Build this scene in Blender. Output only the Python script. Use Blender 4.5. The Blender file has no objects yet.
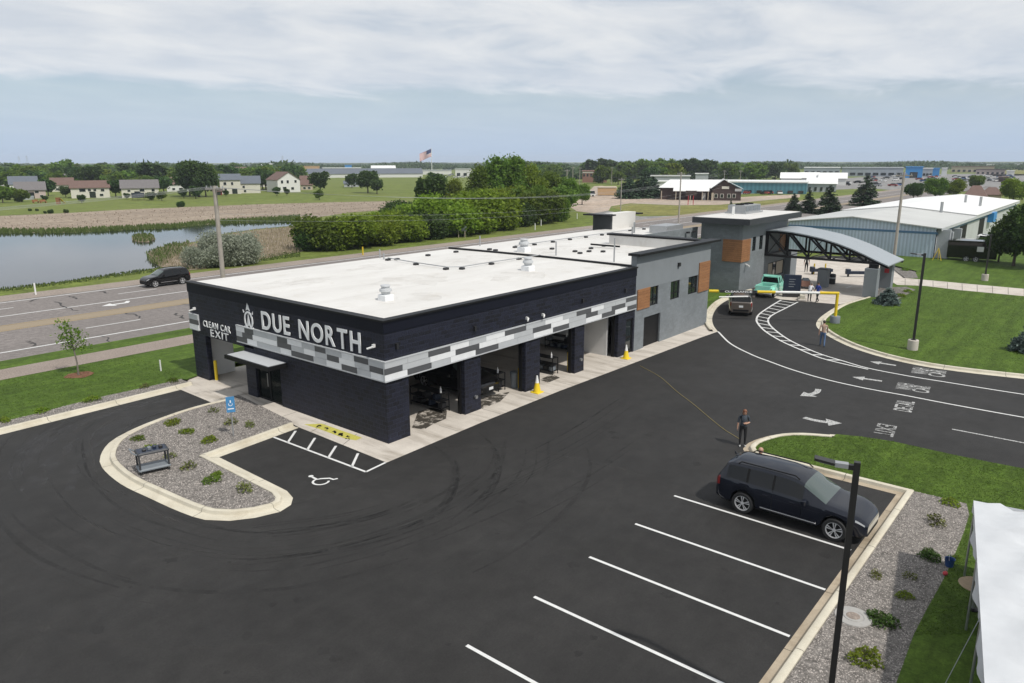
import bpy, bmesh, math, random
import numpy as np
from mathutils import Vector, Matrix
random.seed(7); rng = np.random.default_rng(7)
R = math.radians
S = bpy.context.scene
COL = S.collection

# ------------------------------------------------------------------ camera
CAM_H = 12.0
FPX, PITCH, YAW, ROLL = 737.0, R(13.734), R(39.616), R(-0.108)
cam = bpy.data.cameras.new('camera'); camo = bpy.data.objects.new('camera', cam); COL.objects.link(camo)
cam.sensor_width = 36.0; cam.lens = 36.0 * FPX / 1024.0
cam.clip_start = 0.1; cam.clip_end = 20000
_fw = Vector((math.cos(YAW), math.sin(YAW), 0)); _rt = Vector((math.sin(YAW), -math.cos(YAW), 0)); _up = Vector((0, 0, 1))
_F = _fw * math.cos(PITCH) - _up * math.sin(PITCH)
_U0 = _up * math.cos(PITCH) + _fw * math.sin(PITCH)
_R = _rt * math.cos(ROLL) + _U0 * math.sin(ROLL)
_U = _U0 * math.cos(ROLL) - _rt * math.sin(ROLL)
camo.matrix_world = Matrix(((_R.x, _U.x, -_F.x, 0), (_R.y, _U.y, -_F.y, 0), (_R.z, _U.z, -_F.z, CAM_H), (0, 0, 0, 1)))
S.camera = camo
S.render.resolution_x = 1024; S.render.resolution_y = 683

# ------------------------------------------------------------------ sky, sun, exposure
SUN_DIR = Vector((-0.07, -0.60, 0.80)).normalized()          # towards the sun
SUN_EL = math.asin(SUN_DIR.z); SUN_AZ = math.atan2(SUN_DIR.x, SUN_DIR.y)
W = bpy.data.worlds.new('World'); S.world = W; W.use_nodes = True
nt = W.node_tree; nt.nodes.clear()
def wn(t, **k):
    n = nt.nodes.new(t)
    for a, b in k.items(): setattr(n, a, b)
    return n
sky = wn('ShaderNodeTexSky', sky_type='NISHITA', sun_disc=False, sun_elevation=SUN_EL, sun_rotation=SUN_AZ,
         air_density=1.0, dust_density=0.8, ozone_density=1.5, altitude=250)
bg1 = wn('ShaderNodeBackground'); bg1.inputs[1].default_value = 0.085
nt.links.new(sky.outputs[0], bg1.inputs[0])
tc = wn('ShaderNodeTexCoord'); sep = wn('ShaderNodeSeparateXYZ'); nt.links.new(tc.outputs['Generated'], sep.inputs[0])
def wmath(op, a, b=None, clamp=False):
    n = wn('ShaderNodeMath', operation=op, use_clamp=clamp)
    for i, x in enumerate((a, b)):
        if x is None: continue
        if isinstance(x, (int, float)): n.inputs[i].default_value = x
        else: nt.links.new(x, n.inputs[i])
    return n.outputs[0]
zz = wmath('ADD', wmath('MAXIMUM', sep.outputs[2], 0.0), 0.10)
cxn = wn('ShaderNodeCombineXYZ')
nt.links.new(wmath('DIVIDE', sep.outputs[0], zz), cxn.inputs[0]); nt.links.new(wmath('DIVIDE', sep.outputs[1], zz), cxn.inputs[1])
mapn = wn('ShaderNodeMapping'); mapn.inputs['Rotation'].default_value = (0, 0, R(-52)); mapn.inputs['Scale'].default_value = (0.72, 1.0, 1)
mapn.inputs['Location'].default_value = (3.1, 7.45, 0)
nt.links.new(cxn.outputs[0], mapn.inputs[0])
n1 = wn('ShaderNodeTexNoise'); n1.inputs['Scale'].default_value = 0.50; n1.inputs['Detail'].default_value = 4; n1.inputs['Roughness'].default_value = 0.5; n1.inputs['Distortion'].default_value = 0.4
n2 = wn('ShaderNodeTexNoise'); n2.inputs['Scale'].default_value = 1.9; n2.inputs['Detail'].default_value = 9; n2.inputs['Roughness'].default_value = 0.58; n2.inputs['Distortion'].default_value = 0.35
nt.links.new(mapn.outputs[0], n1.inputs['Vector']); nt.links.new(mapn.outputs[0], n2.inputs['Vector'])
mixn = wmath('ADD', wmath('MULTIPLY', n1.outputs[0], 0.62), wmath('MULTIPLY', n2.outputs[0], 0.38))
# the sheet of cloud ends low over the horizon, where clear blue air shows beneath its edge
lowf = wn('ShaderNodeMapRange', interpolation_type='SMOOTHSTEP'); lowf.inputs[1].default_value = 0.035; lowf.inputs[2].default_value = 0.125
lowf.inputs[3].default_value = -0.22; lowf.inputs[4].default_value = 0.12
nt.links.new(sep.outputs[2], lowf.inputs[0])
cov = wn('ShaderNodeMapRange', interpolation_type='SMOOTHSTEP'); cov.inputs[1].default_value = 0.40; cov.inputs[2].default_value = 0.60
nt.links.new(wmath('ADD', mixn, lowf.outputs[0]), cov.inputs[0])
fac = wmath('ADD', wmath('MULTIPLY', cov.outputs[0], 0.62), 0.34, True)
ccol = wn('ShaderNodeMix', data_type='RGBA'); ccol.inputs['A'].default_value = (0.55, 0.59, 0.645, 1); ccol.inputs['B'].default_value = (0.70, 0.715, 0.73, 1)
shade = wn('ShaderNodeMapRange'); shade.inputs[1].default_value = 0.36; shade.inputs[2].default_value = 0.66
nt.links.new(n2.outputs[0], shade.inputs[0]); nt.links.new(shade.outputs[0], ccol.inputs['Factor'])
# thin blue-grey air low down
airf = wn('ShaderNodeMapRange', interpolation_type='SMOOTHSTEP'); airf.inputs[1].default_value = 0.0; airf.inputs[2].default_value = 0.17; airf.inputs[3].default_value = 0.95; airf.inputs[4].default_value = 0.0
nt.links.new(sep.outputs[2], airf.inputs[0])
acol = wn('ShaderNodeMix', data_type='RGBA'); acol.inputs['B'].default_value = (0.405, 0.515, 0.68, 1)
nt.links.new(ccol.outputs['Result'], acol.inputs['A']); nt.links.new(wmath('MULTIPLY', airf.outputs[0], wmath('SUBTRACT', 1.0, wmath('MULTIPLY', cov.outputs[0], 0.55))), acol.inputs['Factor'])
ccol = acol
fac = wmath('MAXIMUM', fac, airf.outputs[0])
bg2 = wn('ShaderNodeBackground'); bg2.inputs[1].default_value = 1.08; nt.links.new(ccol.outputs['Result'], bg2.inputs[0])
mxs = wn('ShaderNodeMixShader'); nt.links.new(fac, mxs.inputs[0]); nt.links.new(bg1.outputs[0], mxs.inputs[1]); nt.links.new(bg2.outputs[0], mxs.inputs[2])
wo = wn('ShaderNodeOutputWorld'); nt.links.new(mxs.outputs[0], wo.inputs[0])

sun = bpy.data.lights.new('sun', 'SUN'); suno = bpy.data.objects.new('sun', sun); COL.objects.link(suno)
sun.energy = 3.1; sun.angle = R(1.6); sun.color = (1.0, 0.955, 0.88)
suno.rotation_euler = (-SUN_DIR).to_track_quat('-Z', 'Y').to_euler(); suno.location = (0, -20, 60)
S.view_settings.view_transform = 'Standard'; S.view_settings.look = 'None'; S.view_settings.gamma = 1.0
S.view_settings.use_curve_mapping = False; S.view_settings.exposure = 0.12
S.render.engine = 'CYCLES'; S.cycles.use_denoising = True
S.cycles.max_bounces = 6; S.cycles.diffuse_bounces = 3; S.cycles.glossy_bounces = 3; S.cycles.transparent_max_bounces = 16
S.cycles.volume_bounces = 0
S.cycles.sample_clamp_indirect = 6.0

# ------------------------------------------------------------------ photo pixel -> place
def ray(u, v): return _F * FPX + _R * (u - 512) + _U * (341.5 - v)
def G(u, v, z=0.0):                                          # where that direction meets the level z
    d = ray(u, v); t = (z - CAM_H) / d.z; return (d.x * t, d.y * t)
def G3(u, v, z=0.0):
    x, y = G(u, v, z); return (x, y, z)
def PX(pts, z=0.0): return [G(u, v, z) for u, v in pts]
def dist(xy): return math.hypot(xy[0], xy[1])
def HT(v, xy):                                               # height above xy seen at row v
    lo, hi = -5.0, 40.0
    for _ in range(40):
        m = (lo + hi) / 2; d = Vector((xy[0], xy[1], m - CAM_H))
        if 341.5 - FPX * d.dot(_U) / d.dot(_F) > v: lo = m
        else: hi = m
    return lo

# ------------------------------------------------------------------ materials
MATS = {}
def nodes_of(name):
    m = bpy.data.materials.new(name); m.use_nodes = True; t = m.node_tree; t.nodes.clear()
    o = t.nodes.new('ShaderNodeOutputMaterial'); b = t.nodes.new('ShaderNodeBsdfPrincipled'); t.links.new(b.outputs[0], o.inputs[0])
    MATS[name] = m
    return m, t, b, o
def nz(t, coord, scale, detail=4, rough=0.55, dist_=0.0, stretch=None, rot=0):
    n = t.nodes.new('ShaderNodeTexNoise'); n.inputs['Scale'].default_value = scale; n.inputs['Detail'].default_value = detail
    n.inputs['Roughness'].default_value = rough; n.inputs['Distortion'].default_value = dist_
    if stretch or rot:
        mp = t.nodes.new('ShaderNodeMapping'); mp.inputs['Scale'].default_value = stretch or (1, 1, 1); mp.inputs['Rotation'].default_value = (0, 0, rot)
        t.links.new(coord, mp.inputs[0]); t.links.new(mp.outputs[0], n.inputs['Vector'])
    else: t.links.new(coord, n.inputs['Vector'])
    return n.outputs[0]
def ramp(t, fac, stops):
    r = t.nodes.new('ShaderNodeValToRGB'); e = r.color_ramp.elements
    while len(e) < len(stops): e.new(0.5)
    for i, (p, c) in enumerate(stops):
        e[i].position = p; e[i].color = (*c, 1) if len(c) == 3 else c
    t.links.new(fac, r.inputs[0]); return r.outputs[0]
def mixc(t, fac, a, b, mode='MIX'):
    m = t.nodes.new('ShaderNodeMix'); m.data_type = 'RGBA'; m.blend_type = mode
    for k, x in (('Factor', fac), ('A', a), ('B', b)):
        if isinstance(x, (int, float)): m.inputs[k].default_value = x
        elif isinstance(x, tuple): m.inputs[k].default_value = (*x, 1) if len(x) == 3 else x
        else: t.links.new(x, m.inputs[k])
    return m.outputs['Result']
def coord(t, kind='Object'):
    if kind == 'World': return t.nodes.new('ShaderNodeNewGeometry').outputs['Position']
    return t.nodes.new('ShaderNodeTexCoord').outputs['Object']
def bumpn(t, b, h, strength, distance=0.02):
    n = t.nodes.new('ShaderNodeBump'); n.inputs['Strength'].default_value = strength; n.inputs['Distance'].default_value = distance
    t.links.new(h, n.inputs['Height']); t.links.new(n.outputs[0], b.inputs['Normal'])
def sc(c, k): return tuple(min(1, x * k) for x in c)
def M(name, c, rough=0.6, var=0.12, scale=3.0, metal=0.0, bump=0.0, bscale=40.0, space='Object', island=0.0, coat=0.0, spec=None):
    """plain paint / metal / plastic with mottling and fine relief"""
    if name in MATS: return MATS[name]
    m, t, b, o = nodes_of(name); co = coord(t, space)
    f = nz(t, co, scale, 5, 0.6)
    col = ramp(t, f, [(0.25, sc(c, 1 - var)), (0.75, sc(c, 1 + var))])
    if island:
        g = t.nodes.new('ShaderNodeNewGeometry').outputs['Random Per Island']
        col = mixc(t, island, col, ramp(t, g, [(0.0, sc(c, 0.35)), (0.6, c), (1.0, sc(c, 1.9))]))
    t.links.new(col, b.inputs['Base Color'])
    rr = t.nodes.new('ShaderNodeMapRange'); rr.inputs[3].default_value = max(0.02, rough - 0.08); rr.inputs[4].default_value = min(1, rough + 0.08)
    t.links.new(nz(t, co, scale * 3, 3), rr.inputs[0]); t.links.new(rr.outputs[0], b.inputs['Roughness'])
    b.inputs['Metallic'].default_value = metal
    if coat: b.inputs['Coat Weight'].default_value = coat; b.inputs['Coat Roughness'].default_value = 0.04
    if spec is not None: b.inputs['Specular IOR Level'].default_value = spec
    if bump: bumpn(t, b, nz(t, co, bscale, 4), bump)
    return m

def leafmat(name, c1, c2, c3, trans=0.25, hue=0.25):
    m, t, b, o = nodes_of(name)
    g = t.nodes.new('ShaderNodeNewGeometry').outputs['Random Per Island']
    col = ramp(t, g, [(0.0, c1), (0.55, c2), (1.0, c3)])
    cl = nz(t, coord(t, 'World'), 0.45, 2)
    col = mixc(t, hue, col, ramp(t, cl, [(0.35, c1), (0.65, c3)]))
    oi = t.nodes.new('ShaderNodeObjectInfo').outputs['Random']
    hs = t.nodes.new('ShaderNodeHueSaturation'); t.links.new(col, hs.inputs['Color'])
    mr = t.nodes.new('ShaderNodeMapRange'); mr.inputs[3].default_value = 0.488; mr.inputs[4].default_value = 0.520; t.links.new(oi, mr.inputs[0]); t.links.new(mr.outputs[0], hs.inputs['Hue'])
    mr2 = t.nodes.new('ShaderNodeMapRange'); mr2.inputs[3].default_value = 0.8; mr2.inputs[4].default_value = 1.2; t.links.new(oi, mr2.inputs[0]); t.links.new(mr2.outputs[0], hs.inputs['Value'])
    t.links.new(hs.outputs[0], b.inputs['Base Color']); b.inputs['Roughness'].default_value = 0.65
    b.inputs['Specular IOR Level'].default_value = 0.25
    tr = t.nodes.new('ShaderNodeBsdfTranslucent'); t.links.new(hs.outputs[0], tr.inputs[0])
    mx = t.nodes.new('ShaderNodeMixShader'); mx.inputs[0].default_value = trans
    t.links.new(b.outputs[0], mx.inputs[1]); t.links.new(tr.outputs[0], mx.inputs[2]); t.links.new(mx.outputs[0], o.inputs[0])
    return m

def ground_mat(name, stops, scale, fine, bump=0.3, rough=0.9, stretch=None, big=None, rot=0, stripes=False):
    m, t, b, o = nodes_of(name); co = coord(t, 'World')
    f = nz(t, co, scale, 8, 0.65, 0.3, stretch, rot)
    col = ramp(t, f, stops)
    f2 = nz(t, co, fine, 3, 0.7)
    col = mixc(t, 0.55, col, ramp(t, f2, [(0.3, (0.25,) * 3), (0.7, (0.80,) * 3)]), 'OVERLAY')
    f3 = nz(t, co, fine / 6.0, 5, 0.75)
    col = mixc(t, 0.75, col, ramp(t, f3, [(0.28, (0.22,) * 3), (0.72, (0.80,) * 3)]), 'OVERLAY')
    if stripes:
        col = mixc(t, 0.55, col, ramp(t, nz(t, co, 1.1, 4, 0.6, 0.0, (0.10, 1.5, 1), R(-40)), [(0.3, (0.30,) * 3), (0.7, (0.70,) * 3)]), 'OVERLAY')
    if big:
        col = mixc(t, ramp(t, nz(t, co, big[0], 4), [(0.42, (0, 0, 0)), (0.62, (0.6,) * 3)]), col, big[1])
    t.links.new(col, b.inputs['Base Color']); b.inputs['Roughness'].default_value = rough; b.inputs['Specular IOR Level'].default_value = 0.2
    if bump: bumpn(t, b, f2, bump, 0.03)
    return m

ground_mat('lawn', [(0.25, (0.044, 0.077, 0.010)), (0.5, (0.060, 0.103, 0.013)), (0.75, (0.082, 0.130, 0.019))], 0.55, 24, 0.7, stripes=True)
ground_mat('meadow', [(0.25, (0.082, 0.112, 0.020)), (0.5, (0.115, 0.148, 0.028)), (0.75, (0.155, 0.180, 0.042))], 0.08, 2.4, 0.4, big=(0.03, (0.145, 0.165, 0.045)))
ground_mat('dry_grass', [(0.25, (0.12, 0.125, 0.03)), (0.5, (0.17, 0.165, 0.045)), (0.75, (0.20, 0.19, 0.07))], 0.05, 1.5, 0.3)
ground_mat('marsh', [(0.25, (0.175, 0.138, 0.103)), (0.5, (0.25, 0.202, 0.155)), (0.75, (0.315, 0.26, 0.20))], 0.06, 4.0, 0.3, stretch=(0.4, 2.6, 1), rot=R(-50))
ground_mat('terrain', [(0.25, (0.035, 0.06, 0.015)), (0.5, (0.055, 0.09, 0.02)), (0.75, (0.10, 0.13, 0.035))], 0.012, 0.8, 0.2)
ground_mat('dirt', [(0.25, (0.30, 0.235, 0.18)), (0.5, (0.37, 0.295, 0.235)), (0.75, (0.43, 0.36, 0.30))], 0.09, 3, 0.2, big=(0.03, (0.30, 0.27, 0.24)))
ground_mat('highway', [(0.25, (0.160, 0.145, 0.137)), (0.5, (0.190, 0.171, 0.162)), (0.75, (0.218, 0.196, 0.186))], 0.10, 14, 0.15, stretch=(0.25, 2.2, 1), big=(0.06, (0.172, 0.156, 0.148)))
ground_mat('path', [(0.25, (0.215, 0.18, 0.155)), (0.5, (0.245, 0.205, 0.178)), (0.75, (0.27, 0.23, 0.20))], 0.4, 70, 0.1)
ground_mat('shoulder', [(0.25, (0.21, 0.178, 0.15)), (0.5, (0.255, 0.215, 0.185)), (0.75, (0.29, 0.25, 0.21))], 0.3, 40, 0.2)
ground_mat('far_asphalt', [(0.25, (0.17, 0.165, 0.16)), (0.5, (0.21, 0.205, 0.20)), (0.75, (0.25, 0.245, 0.235))], 0.05, 2, 0.1)
ground_mat('gravel_bed', [(0.25, (0.10, 0.092, 0.085)), (0.5, (0.155, 0.143, 0.132)), (0.75, (0.23, 0.215, 0.20))], 5, 30, 0.8)
ground_mat('mulch', [(0.25, (0.10, 0.045, 0.028)), (0.5, (0.16, 0.075, 0.045)), (0.75, (0.22, 0.11, 0.07))], 6, 30, 0.8)

def asphalt_mat():
    m, t, b, o = nodes_of('asphalt'); co = coord(t, 'World')
    base = ramp(t, nz(t, co, 0.22, 8, 0.62, 0.4), [(0.28, (0.0185, 0.0177, 0.017)), (0.5, (0.0225, 0.0215, 0.0207)), (0.72, (0.0275, 0.0263, 0.0252))])
    pat = ramp(t, nz(t, co, 1.3, 8, 0.75), [(0.3, (0.30,) * 3), (0.7, (0.68,) * 3)])
    col = mixc(t, 0.7, base, pat, 'OVERLAY'); col = mixc(t, 0.5, col, ramp(t, nz(t, co, 16, 5, 0.85), [(0.3, (0.15,) * 3), (0.7, (0.85,) * 3)]), 'OVERLAY')
    sp = ramp(t, nz(t, co, 60, 2, 0.8), [(0.30, (0.30,) * 3), (0.72, (0.72,) * 3)])
    col = mixc(t, 0.45, col, sp, 'OVERLAY')
    # dusty film with streaks and a few dried spills
    st = nz(t, co, 0.9, 5, 0.6, 0.5, (0.22, 1.6, 1), R(-20))
    col = mixc(t, ramp(t, st, [(0.52, (0, 0, 0)), (0.80, (0.3, 0.3, 0.3))]), col, (0.040, 0.038, 0.036))
    spl = nz(t, co, 0.75, 3, 0.5)
    col = mixc(t, ramp(t, spl, [(0.72, (0, 0, 0)), (0.78, (0.4, 0.4, 0.4))]), col, (0.016, 0.0155, 0.015))
    t.links.new(col, b.inputs['Base Color']); b.inputs['Specular IOR Level'].default_value = 0.35
    rr = t.nodes.new('ShaderNodeMapRange'); rr.inputs[3].default_value = 0.62; rr.inputs[4].default_value = 0.92
    t.links.new(nz(t, co, 0.5, 5), rr.inputs[0]); t.links.new(rr.outputs[0], b.inputs['Roughness'])
    bumpn(t, b, nz(t, co, 75, 3, 0.8), 0.35, 0.012)
asphalt_mat()
def concrete_mat(name, c, stain=(0.6, 0.55, 0.5), amount=0.5, streak=None):
    m, t, b, o = nodes_of(name); co = coord(t, 'World')
    col = ramp(t, nz(t, co, 0.8, 7, 0.65), [(0.25, sc(c, 0.84)), (0.75, sc(c, 1.1))])
    col = mixc(t, 0.35, col, ramp(t, nz(t, co, 45, 3, 0.7), [(0.3, (0.3,) * 3), (0.7, (0.7,) * 3)]), 'OVERLAY')
    f = nz(t, co, 0.6, 5, 0.7, 0.6) if streak is None else nz(t, co, 0.9, 5, 0.65, 0.4, streak)
    col = mixc(t, ramp(t, f, [(0.48, (0, 0, 0)), (0.72, (amount,) * 3)]), col, tuple(a * b_ for a, b_ in zip(c, stain)))
    t.links.new(col, b.inputs['Base Color']); b.inputs['Roughness'].default_value = 0.85; b.inputs['Specular IOR Level'].default_value = 0.3
    bumpn(t, b, nz(t, co, 50, 3), 0.15, 0.01)
concrete_mat('concrete', (0.52, 0.475, 0.425), (0.55, 0.5, 0.46), 0.55)
concrete_mat('apron', (0.54, 0.495, 0.44), (0.45, 0.42, 0.38), 0.75, streak=(1.7, 0.28, 1))
concrete_mat('kerb_concrete', (0.56, 0.52, 0.425), (0.62, 0.56, 0.48), 0.6)
concrete_mat('gutter', (0.40, 0.335, 0.25), (0.5, 0.45, 0.4), 0.8)
concrete_mat('joint', (0.16, 0.145, 0.125))

def road_paint(name, c, wear=0.42):
    m, t, b, o = nodes_of(name); co = coord(t, 'World')
    col = ramp(t, nz(t, co, 6, 5, 0.7), [(0.3, sc(c, 0.85)), (0.7, c)]); t.links.new(col, b.inputs['Base Color']); b.inputs['Roughness'].default_value = 0.7
    tr = t.nodes.new('ShaderNodeBsdfTransparent'); mx = t.nodes.new('ShaderNodeMixShader')
    f = ramp(t, nz(t, co, 14, 6, 0.75), [(wear - 0.16, (0.25,) * 3), (wear, (1, 1, 1))])
    t.links.new(f, mx.inputs[0]); t.links.new(tr.outputs[0], mx.inputs[1]); t.links.new(b.outputs[0], mx.inputs[2]); t.links.new(mx.outputs[0], o.inputs[0])
road_paint('white_paint', (0.66, 0.66, 0.65), 0.34)
road_paint('worn_paint', (0.50, 0.50, 0.49), 0.54)
road_paint('faint_paint', (0.40, 0.40, 0.39), 0.57)
road_paint('yellow_paint', (0.52, 0.48, 0.10), 0.44)
road_paint('yellow_line', (0.40, 0.285, 0.11), 0.46)
road_paint('median_tan', (0.285, 0.225, 0.150), 0.40)
def film(name, c, k, scale=1.2, stretch=None, rot=0, lo=0.35, hi=0.7):
    """a thin worn film on the paving: tyre rubber, damp, painted wet sheen"""
    m, t, b, o = nodes_of(name); co = coord(t, 'World')
    b.inputs['Base Color'].default_value = (*c, 1); b.inputs['Roughness'].default_value = 0.75
    tr = t.nodes.new('ShaderNodeBsdfTransparent'); mx = t.nodes.new('ShaderNodeMixShader')
    f = ramp(t, nz(t, co, scale, 6, 0.7, 0.3, stretch, rot), [(lo, (0, 0, 0)), (hi, (k,) * 3)])
    t.links.new(f, mx.inputs[0]); t.links.new(tr.outputs[0], mx.inputs[1]); t.links.new(b.outputs[0], mx.inputs[2]); t.links.new(mx.outputs[0], o.inputs[0])
film('rubber_film', (0.008, 0.008, 0.008), 0.36, 1.3, lo=0.38, hi=0.75)
film('scuff_film', (0.075, 0.071, 0.066), 0.30, 1.1, lo=0.42, hi=0.85)
film('sheen_film', (0.085, 0.086, 0.092), 0.34, 1.6, lo=0.40, hi=0.75)  # pale blue-grey paints in the wet sheen of the exit lane
film('roof_stain', (0.40, 0.36, 0.31), 0.20, 0.8, lo=0.42, hi=0.8)
film('damp_film', (0.05, 0.043, 0.033), 0.95, 2.2, lo=0.40, hi=0.52)
film('crack_film', (0.03, 0.028, 0.027), 1.0, 3.0, lo=0.2, hi=0.4)

def blockwall(name, c, mortar=0.75, bump=0.5, sx=0.406, sz=0.203, split=True, var=0.4):
    m, t, b, o = nodes_of(name)
    tcn = t.nodes.new('ShaderNodeNewGeometry'); s = t.nodes.new('ShaderNodeSeparateXYZ'); t.links.new(tcn.outputs['Position'], s.inputs[0])
    ad = t.nodes.new('ShaderNodeMath'); t.links.new(s.outputs[0], ad.inputs[0]); t.links.new(s.outputs[1], ad.inputs[1])
    cb = t.nodes.new('ShaderNodeCombineXYZ'); t.links.new(ad.outputs[0], cb.inputs[0]); t.links.new(s.outputs[2], cb.inputs[1])
    br = t.nodes.new('ShaderNodeTexBrick'); t.links.new(cb.outputs[0], br.inputs['Vector'])
    br.inputs['Scale'].default_value = 1.0; br.inputs['Brick Width'].default_value = sx; br.inputs['Row Height'].default_value = sz
    br.inputs['Mortar Size'].default_value = 0.016 if split else 0.006; br.inputs['Mortar Smooth'].default_value = 0.3
    br.inputs['Color1'].default_value = (*sc(c, 1 - var), 1); br.inputs['Color2'].default_value = (*sc(c, 1 + var), 1); br.inputs['Mortar'].default_value = (*sc(c, mortar), 1)
    co = coord(t, 'World')
    col = mixc(t, 0.75 if split else 0.25, br.outputs[0], ramp(t, nz(t, co, 7, 5, 0.8), [(0.3, (0.25,) * 3), (0.7, (0.75,) * 3)]), 'OVERLAY')
    col = mixc(t, 0.4, col, ramp(t, nz(t, co, 0.7, 4), [(0.35, (0.4,) * 3), (0.7, (0.6,) * 3)]), 'OVERLAY')
    t.links.new(col, b.inputs['Base Color']); b.inputs['Roughness'].default_value = 0.62; b.inputs['Specular IOR Level'].default_value = 0.35
    h = mixc(t, 0.5, br.outputs['Fac'], nz(t, co, 22, 5, 0.7))
    inv = t.nodes.new('ShaderNodeInvert'); t.links.new(br.outputs['Fac'], inv.inputs['Color'])
    h = mixc(t, 0.55 if split else 0.12, inv.outputs[0], nz(t, co, 16, 5, 0.75))
    bumpn(t, b, h, bump, 0.06 if split else 0.02)
blockwall('navy_block', (0.0076, 0.0090, 0.0185), 2.2, 1.0, var=0.55)
blockwall('grey_block', (0.180, 0.198, 0.212), 0.85, 0.4, split=False, var=0.07)
M('navy_smooth', (0.0058, 0.0070, 0.0145), 0.6, 0.1, spec=0.2)
M('navy_pier', (0.010, 0.011, 0.020), 0.45, 0.1)
M('cap_black', (0.010, 0.010, 0.011), 0.5, 0.15, spec=0.2)
M('grey_stucco', (0.190, 0.209, 0.224), 0.8, 0.06, 1.2, bump=0.2, bscale=60, space='World')
M('dark_grey', (0.065, 0.072, 0.08), 0.5, 0.1)
M('charcoal', (0.03, 0.033, 0.038), 0.5, 0.1)
def membrane():
    m, t, b, o = nodes_of('membrane'); co = coord(t, 'World')
    col = ramp(t, nz(t, co, 0.35, 6, 0.6, 0.4, (0.5, 1.5, 1)), [(0.3, (0.56, 0.545, 0.52)), (0.7, (0.65, 0.638, 0.615))])
    col = mixc(t, ramp(t, nz(t, co, 0.9, 6, 0.7, 0.8), [(0.54, (0, 0, 0)), (0.78, (0.65,) * 3)]), col, (0.48, 0.445, 0.39))
    t.links.new(col, b.inputs['Base Color']); b.inputs['Roughness'].default_value = 0.6
membrane()
M('panel_white', (0.74, 0.75, 0.76), 0.45, 0.05); M('panel_light', (0.46, 0.475, 0.49), 0.45, 0.05); M('panel_dark', (0.088, 0.09, 0.096), 0.45, 0.07)
M('letter_white', (0.80, 0.81, 0.82), 0.4, 0.03)
M('white_wall', (0.78, 0.78, 0.77), 0.6, 0.08, 0.8)
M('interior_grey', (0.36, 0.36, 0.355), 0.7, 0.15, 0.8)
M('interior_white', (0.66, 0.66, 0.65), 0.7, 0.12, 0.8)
def wood():
    m, t, b, o = nodes_of('wood'); co = coord(t, 'World')
    col = ramp(t, nz(t, co, 2.2, 6, 0.65, 0.6, (1, 1, 7)), [(0.25, (0.17, 0.070, 0.028)), (0.5, (0.28, 0.125, 0.05)), (0.75, (0.36, 0.175, 0.075))])
    g = t.nodes.new('ShaderNodeObjectInfo').outputs['Random']
    col = mixc(t, 0.25, col, ramp(t, g, [(0, (0.17, 0.08, 0.035)), (1, (0.36, 0.18, 0.08))]))
    t.links.new(col, b.inputs['Base Color']); b.inputs['Roughness'].default_value = 0.55
wood()
def glass(name, c, rough=0.06, spec=0.6, coat=0.4):
    m, t, b, o = nodes_of(name); b.inputs['Base Color'].default_value = (*c, 1); b.inputs['Roughness'].default_value = rough
    b.inputs['Specular IOR Level'].default_value = spec; b.inputs['Coat Weight'].default_value = coat; b.inputs['Coat Roughness'].default_value = 0.03
    bumpn(t, b, nz(t, coord(t), 0.8, 1), 0.015, 0.02)
glass('window_glass', (0.012, 0.018, 0.02)); glass('car_glass', (0.006, 0.007, 0.008), 0.05, 0.4, 0.0); glass('windshield_glass', (0.055, 0.075, 0.07), 0.08)  # windshield base is paler and greenish to paint in reflected sky
def clear_glass():
    m, t, b, o = nodes_of('clear_glass'); b.inputs['Base Color'].default_value = (0.02, 0.025, 0.025, 1); b.inputs['Roughness'].default_value = 0.04
    tr = t.nodes.new('ShaderNodeBsdfTransparent'); tr.inputs[0].default_value = (0.75, 0.8, 0.78, 1); mx = t.nodes.new('ShaderNodeMixShader')
    lw = t.nodes.new('ShaderNodeLayerWeight'); lw.inputs[0].default_value = 0.25
    mr = t.nodes.new('ShaderNodeMapRange'); mr.inputs[3].default_value = 0.12; mr.inputs[4].default_value = 0.9; t.links.new(lw.outputs['Fresnel'], mr.inputs[0])
    t.links.new(mr.outputs[0], mx.inputs[0]); t.links.new(tr.outputs[0], mx.inputs[1]); t.links.new(b.outputs[0], mx.inputs[2]); t.links.new(mx.outputs[0], o.inputs[0])
clear_glass()
M('black_metal', (0.008, 0.008, 0.009), 0.5, 0.15, spec=0.25); M('bronze_metal', (0.028, 0.027, 0.026), 0.4, 0.12, metal=0.3)
M('steel', (0.42, 0.43, 0.44), 0.35, 0.1, metal=0.8); M('galvanised', (0.38, 0.39, 0.40), 0.45, 0.1, metal=0.5)
M('canopy_metal', (0.30, 0.33, 0.355), 0.5, 0.04, 0.6, metal=0.1)
M('safety_yellow', (0.66, 0.47, 0.015), 0.45, 0.06); M('cone_yellow', (0.72, 0.52, 0.015), 0.5, 0.06)
M('white_plastic', (0.70, 0.70, 0.69), 0.5, 0.05); M('grey_plastic', (0.16, 0.18, 0.20), 0.55, 0.1); M('black_plastic', (0.018, 0.018, 0.02), 0.5, 0.2)
M('blue_sign', (0.06, 0.23, 0.46), 0.4, 0.05); M('blue_plastic', (0.02, 0.06, 0.18), 0.45, 0.1); M('navy_panel', (0.008, 0.016, 0.036), 0.4, 0.1)
M('pole_wood', (0.33, 0.30, 0.265), 0.85, 0.18, 2.0, bump=0.4, bscale=30); M('bark', (0.075, 0.058, 0.045), 0.9, 0.25, 6, bump=0.6, bscale=20)
M('grey_bark', (0.17, 0.15, 0.13), 0.9, 0.25, 6, bump=0.5, bscale=20)
M('rubber', (0.015, 0.015, 0.015), 0.75, 0.2); M('rim_metal', (0.62, 0.62, 0.63), 0.32, 0.06, metal=0.35)
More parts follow.
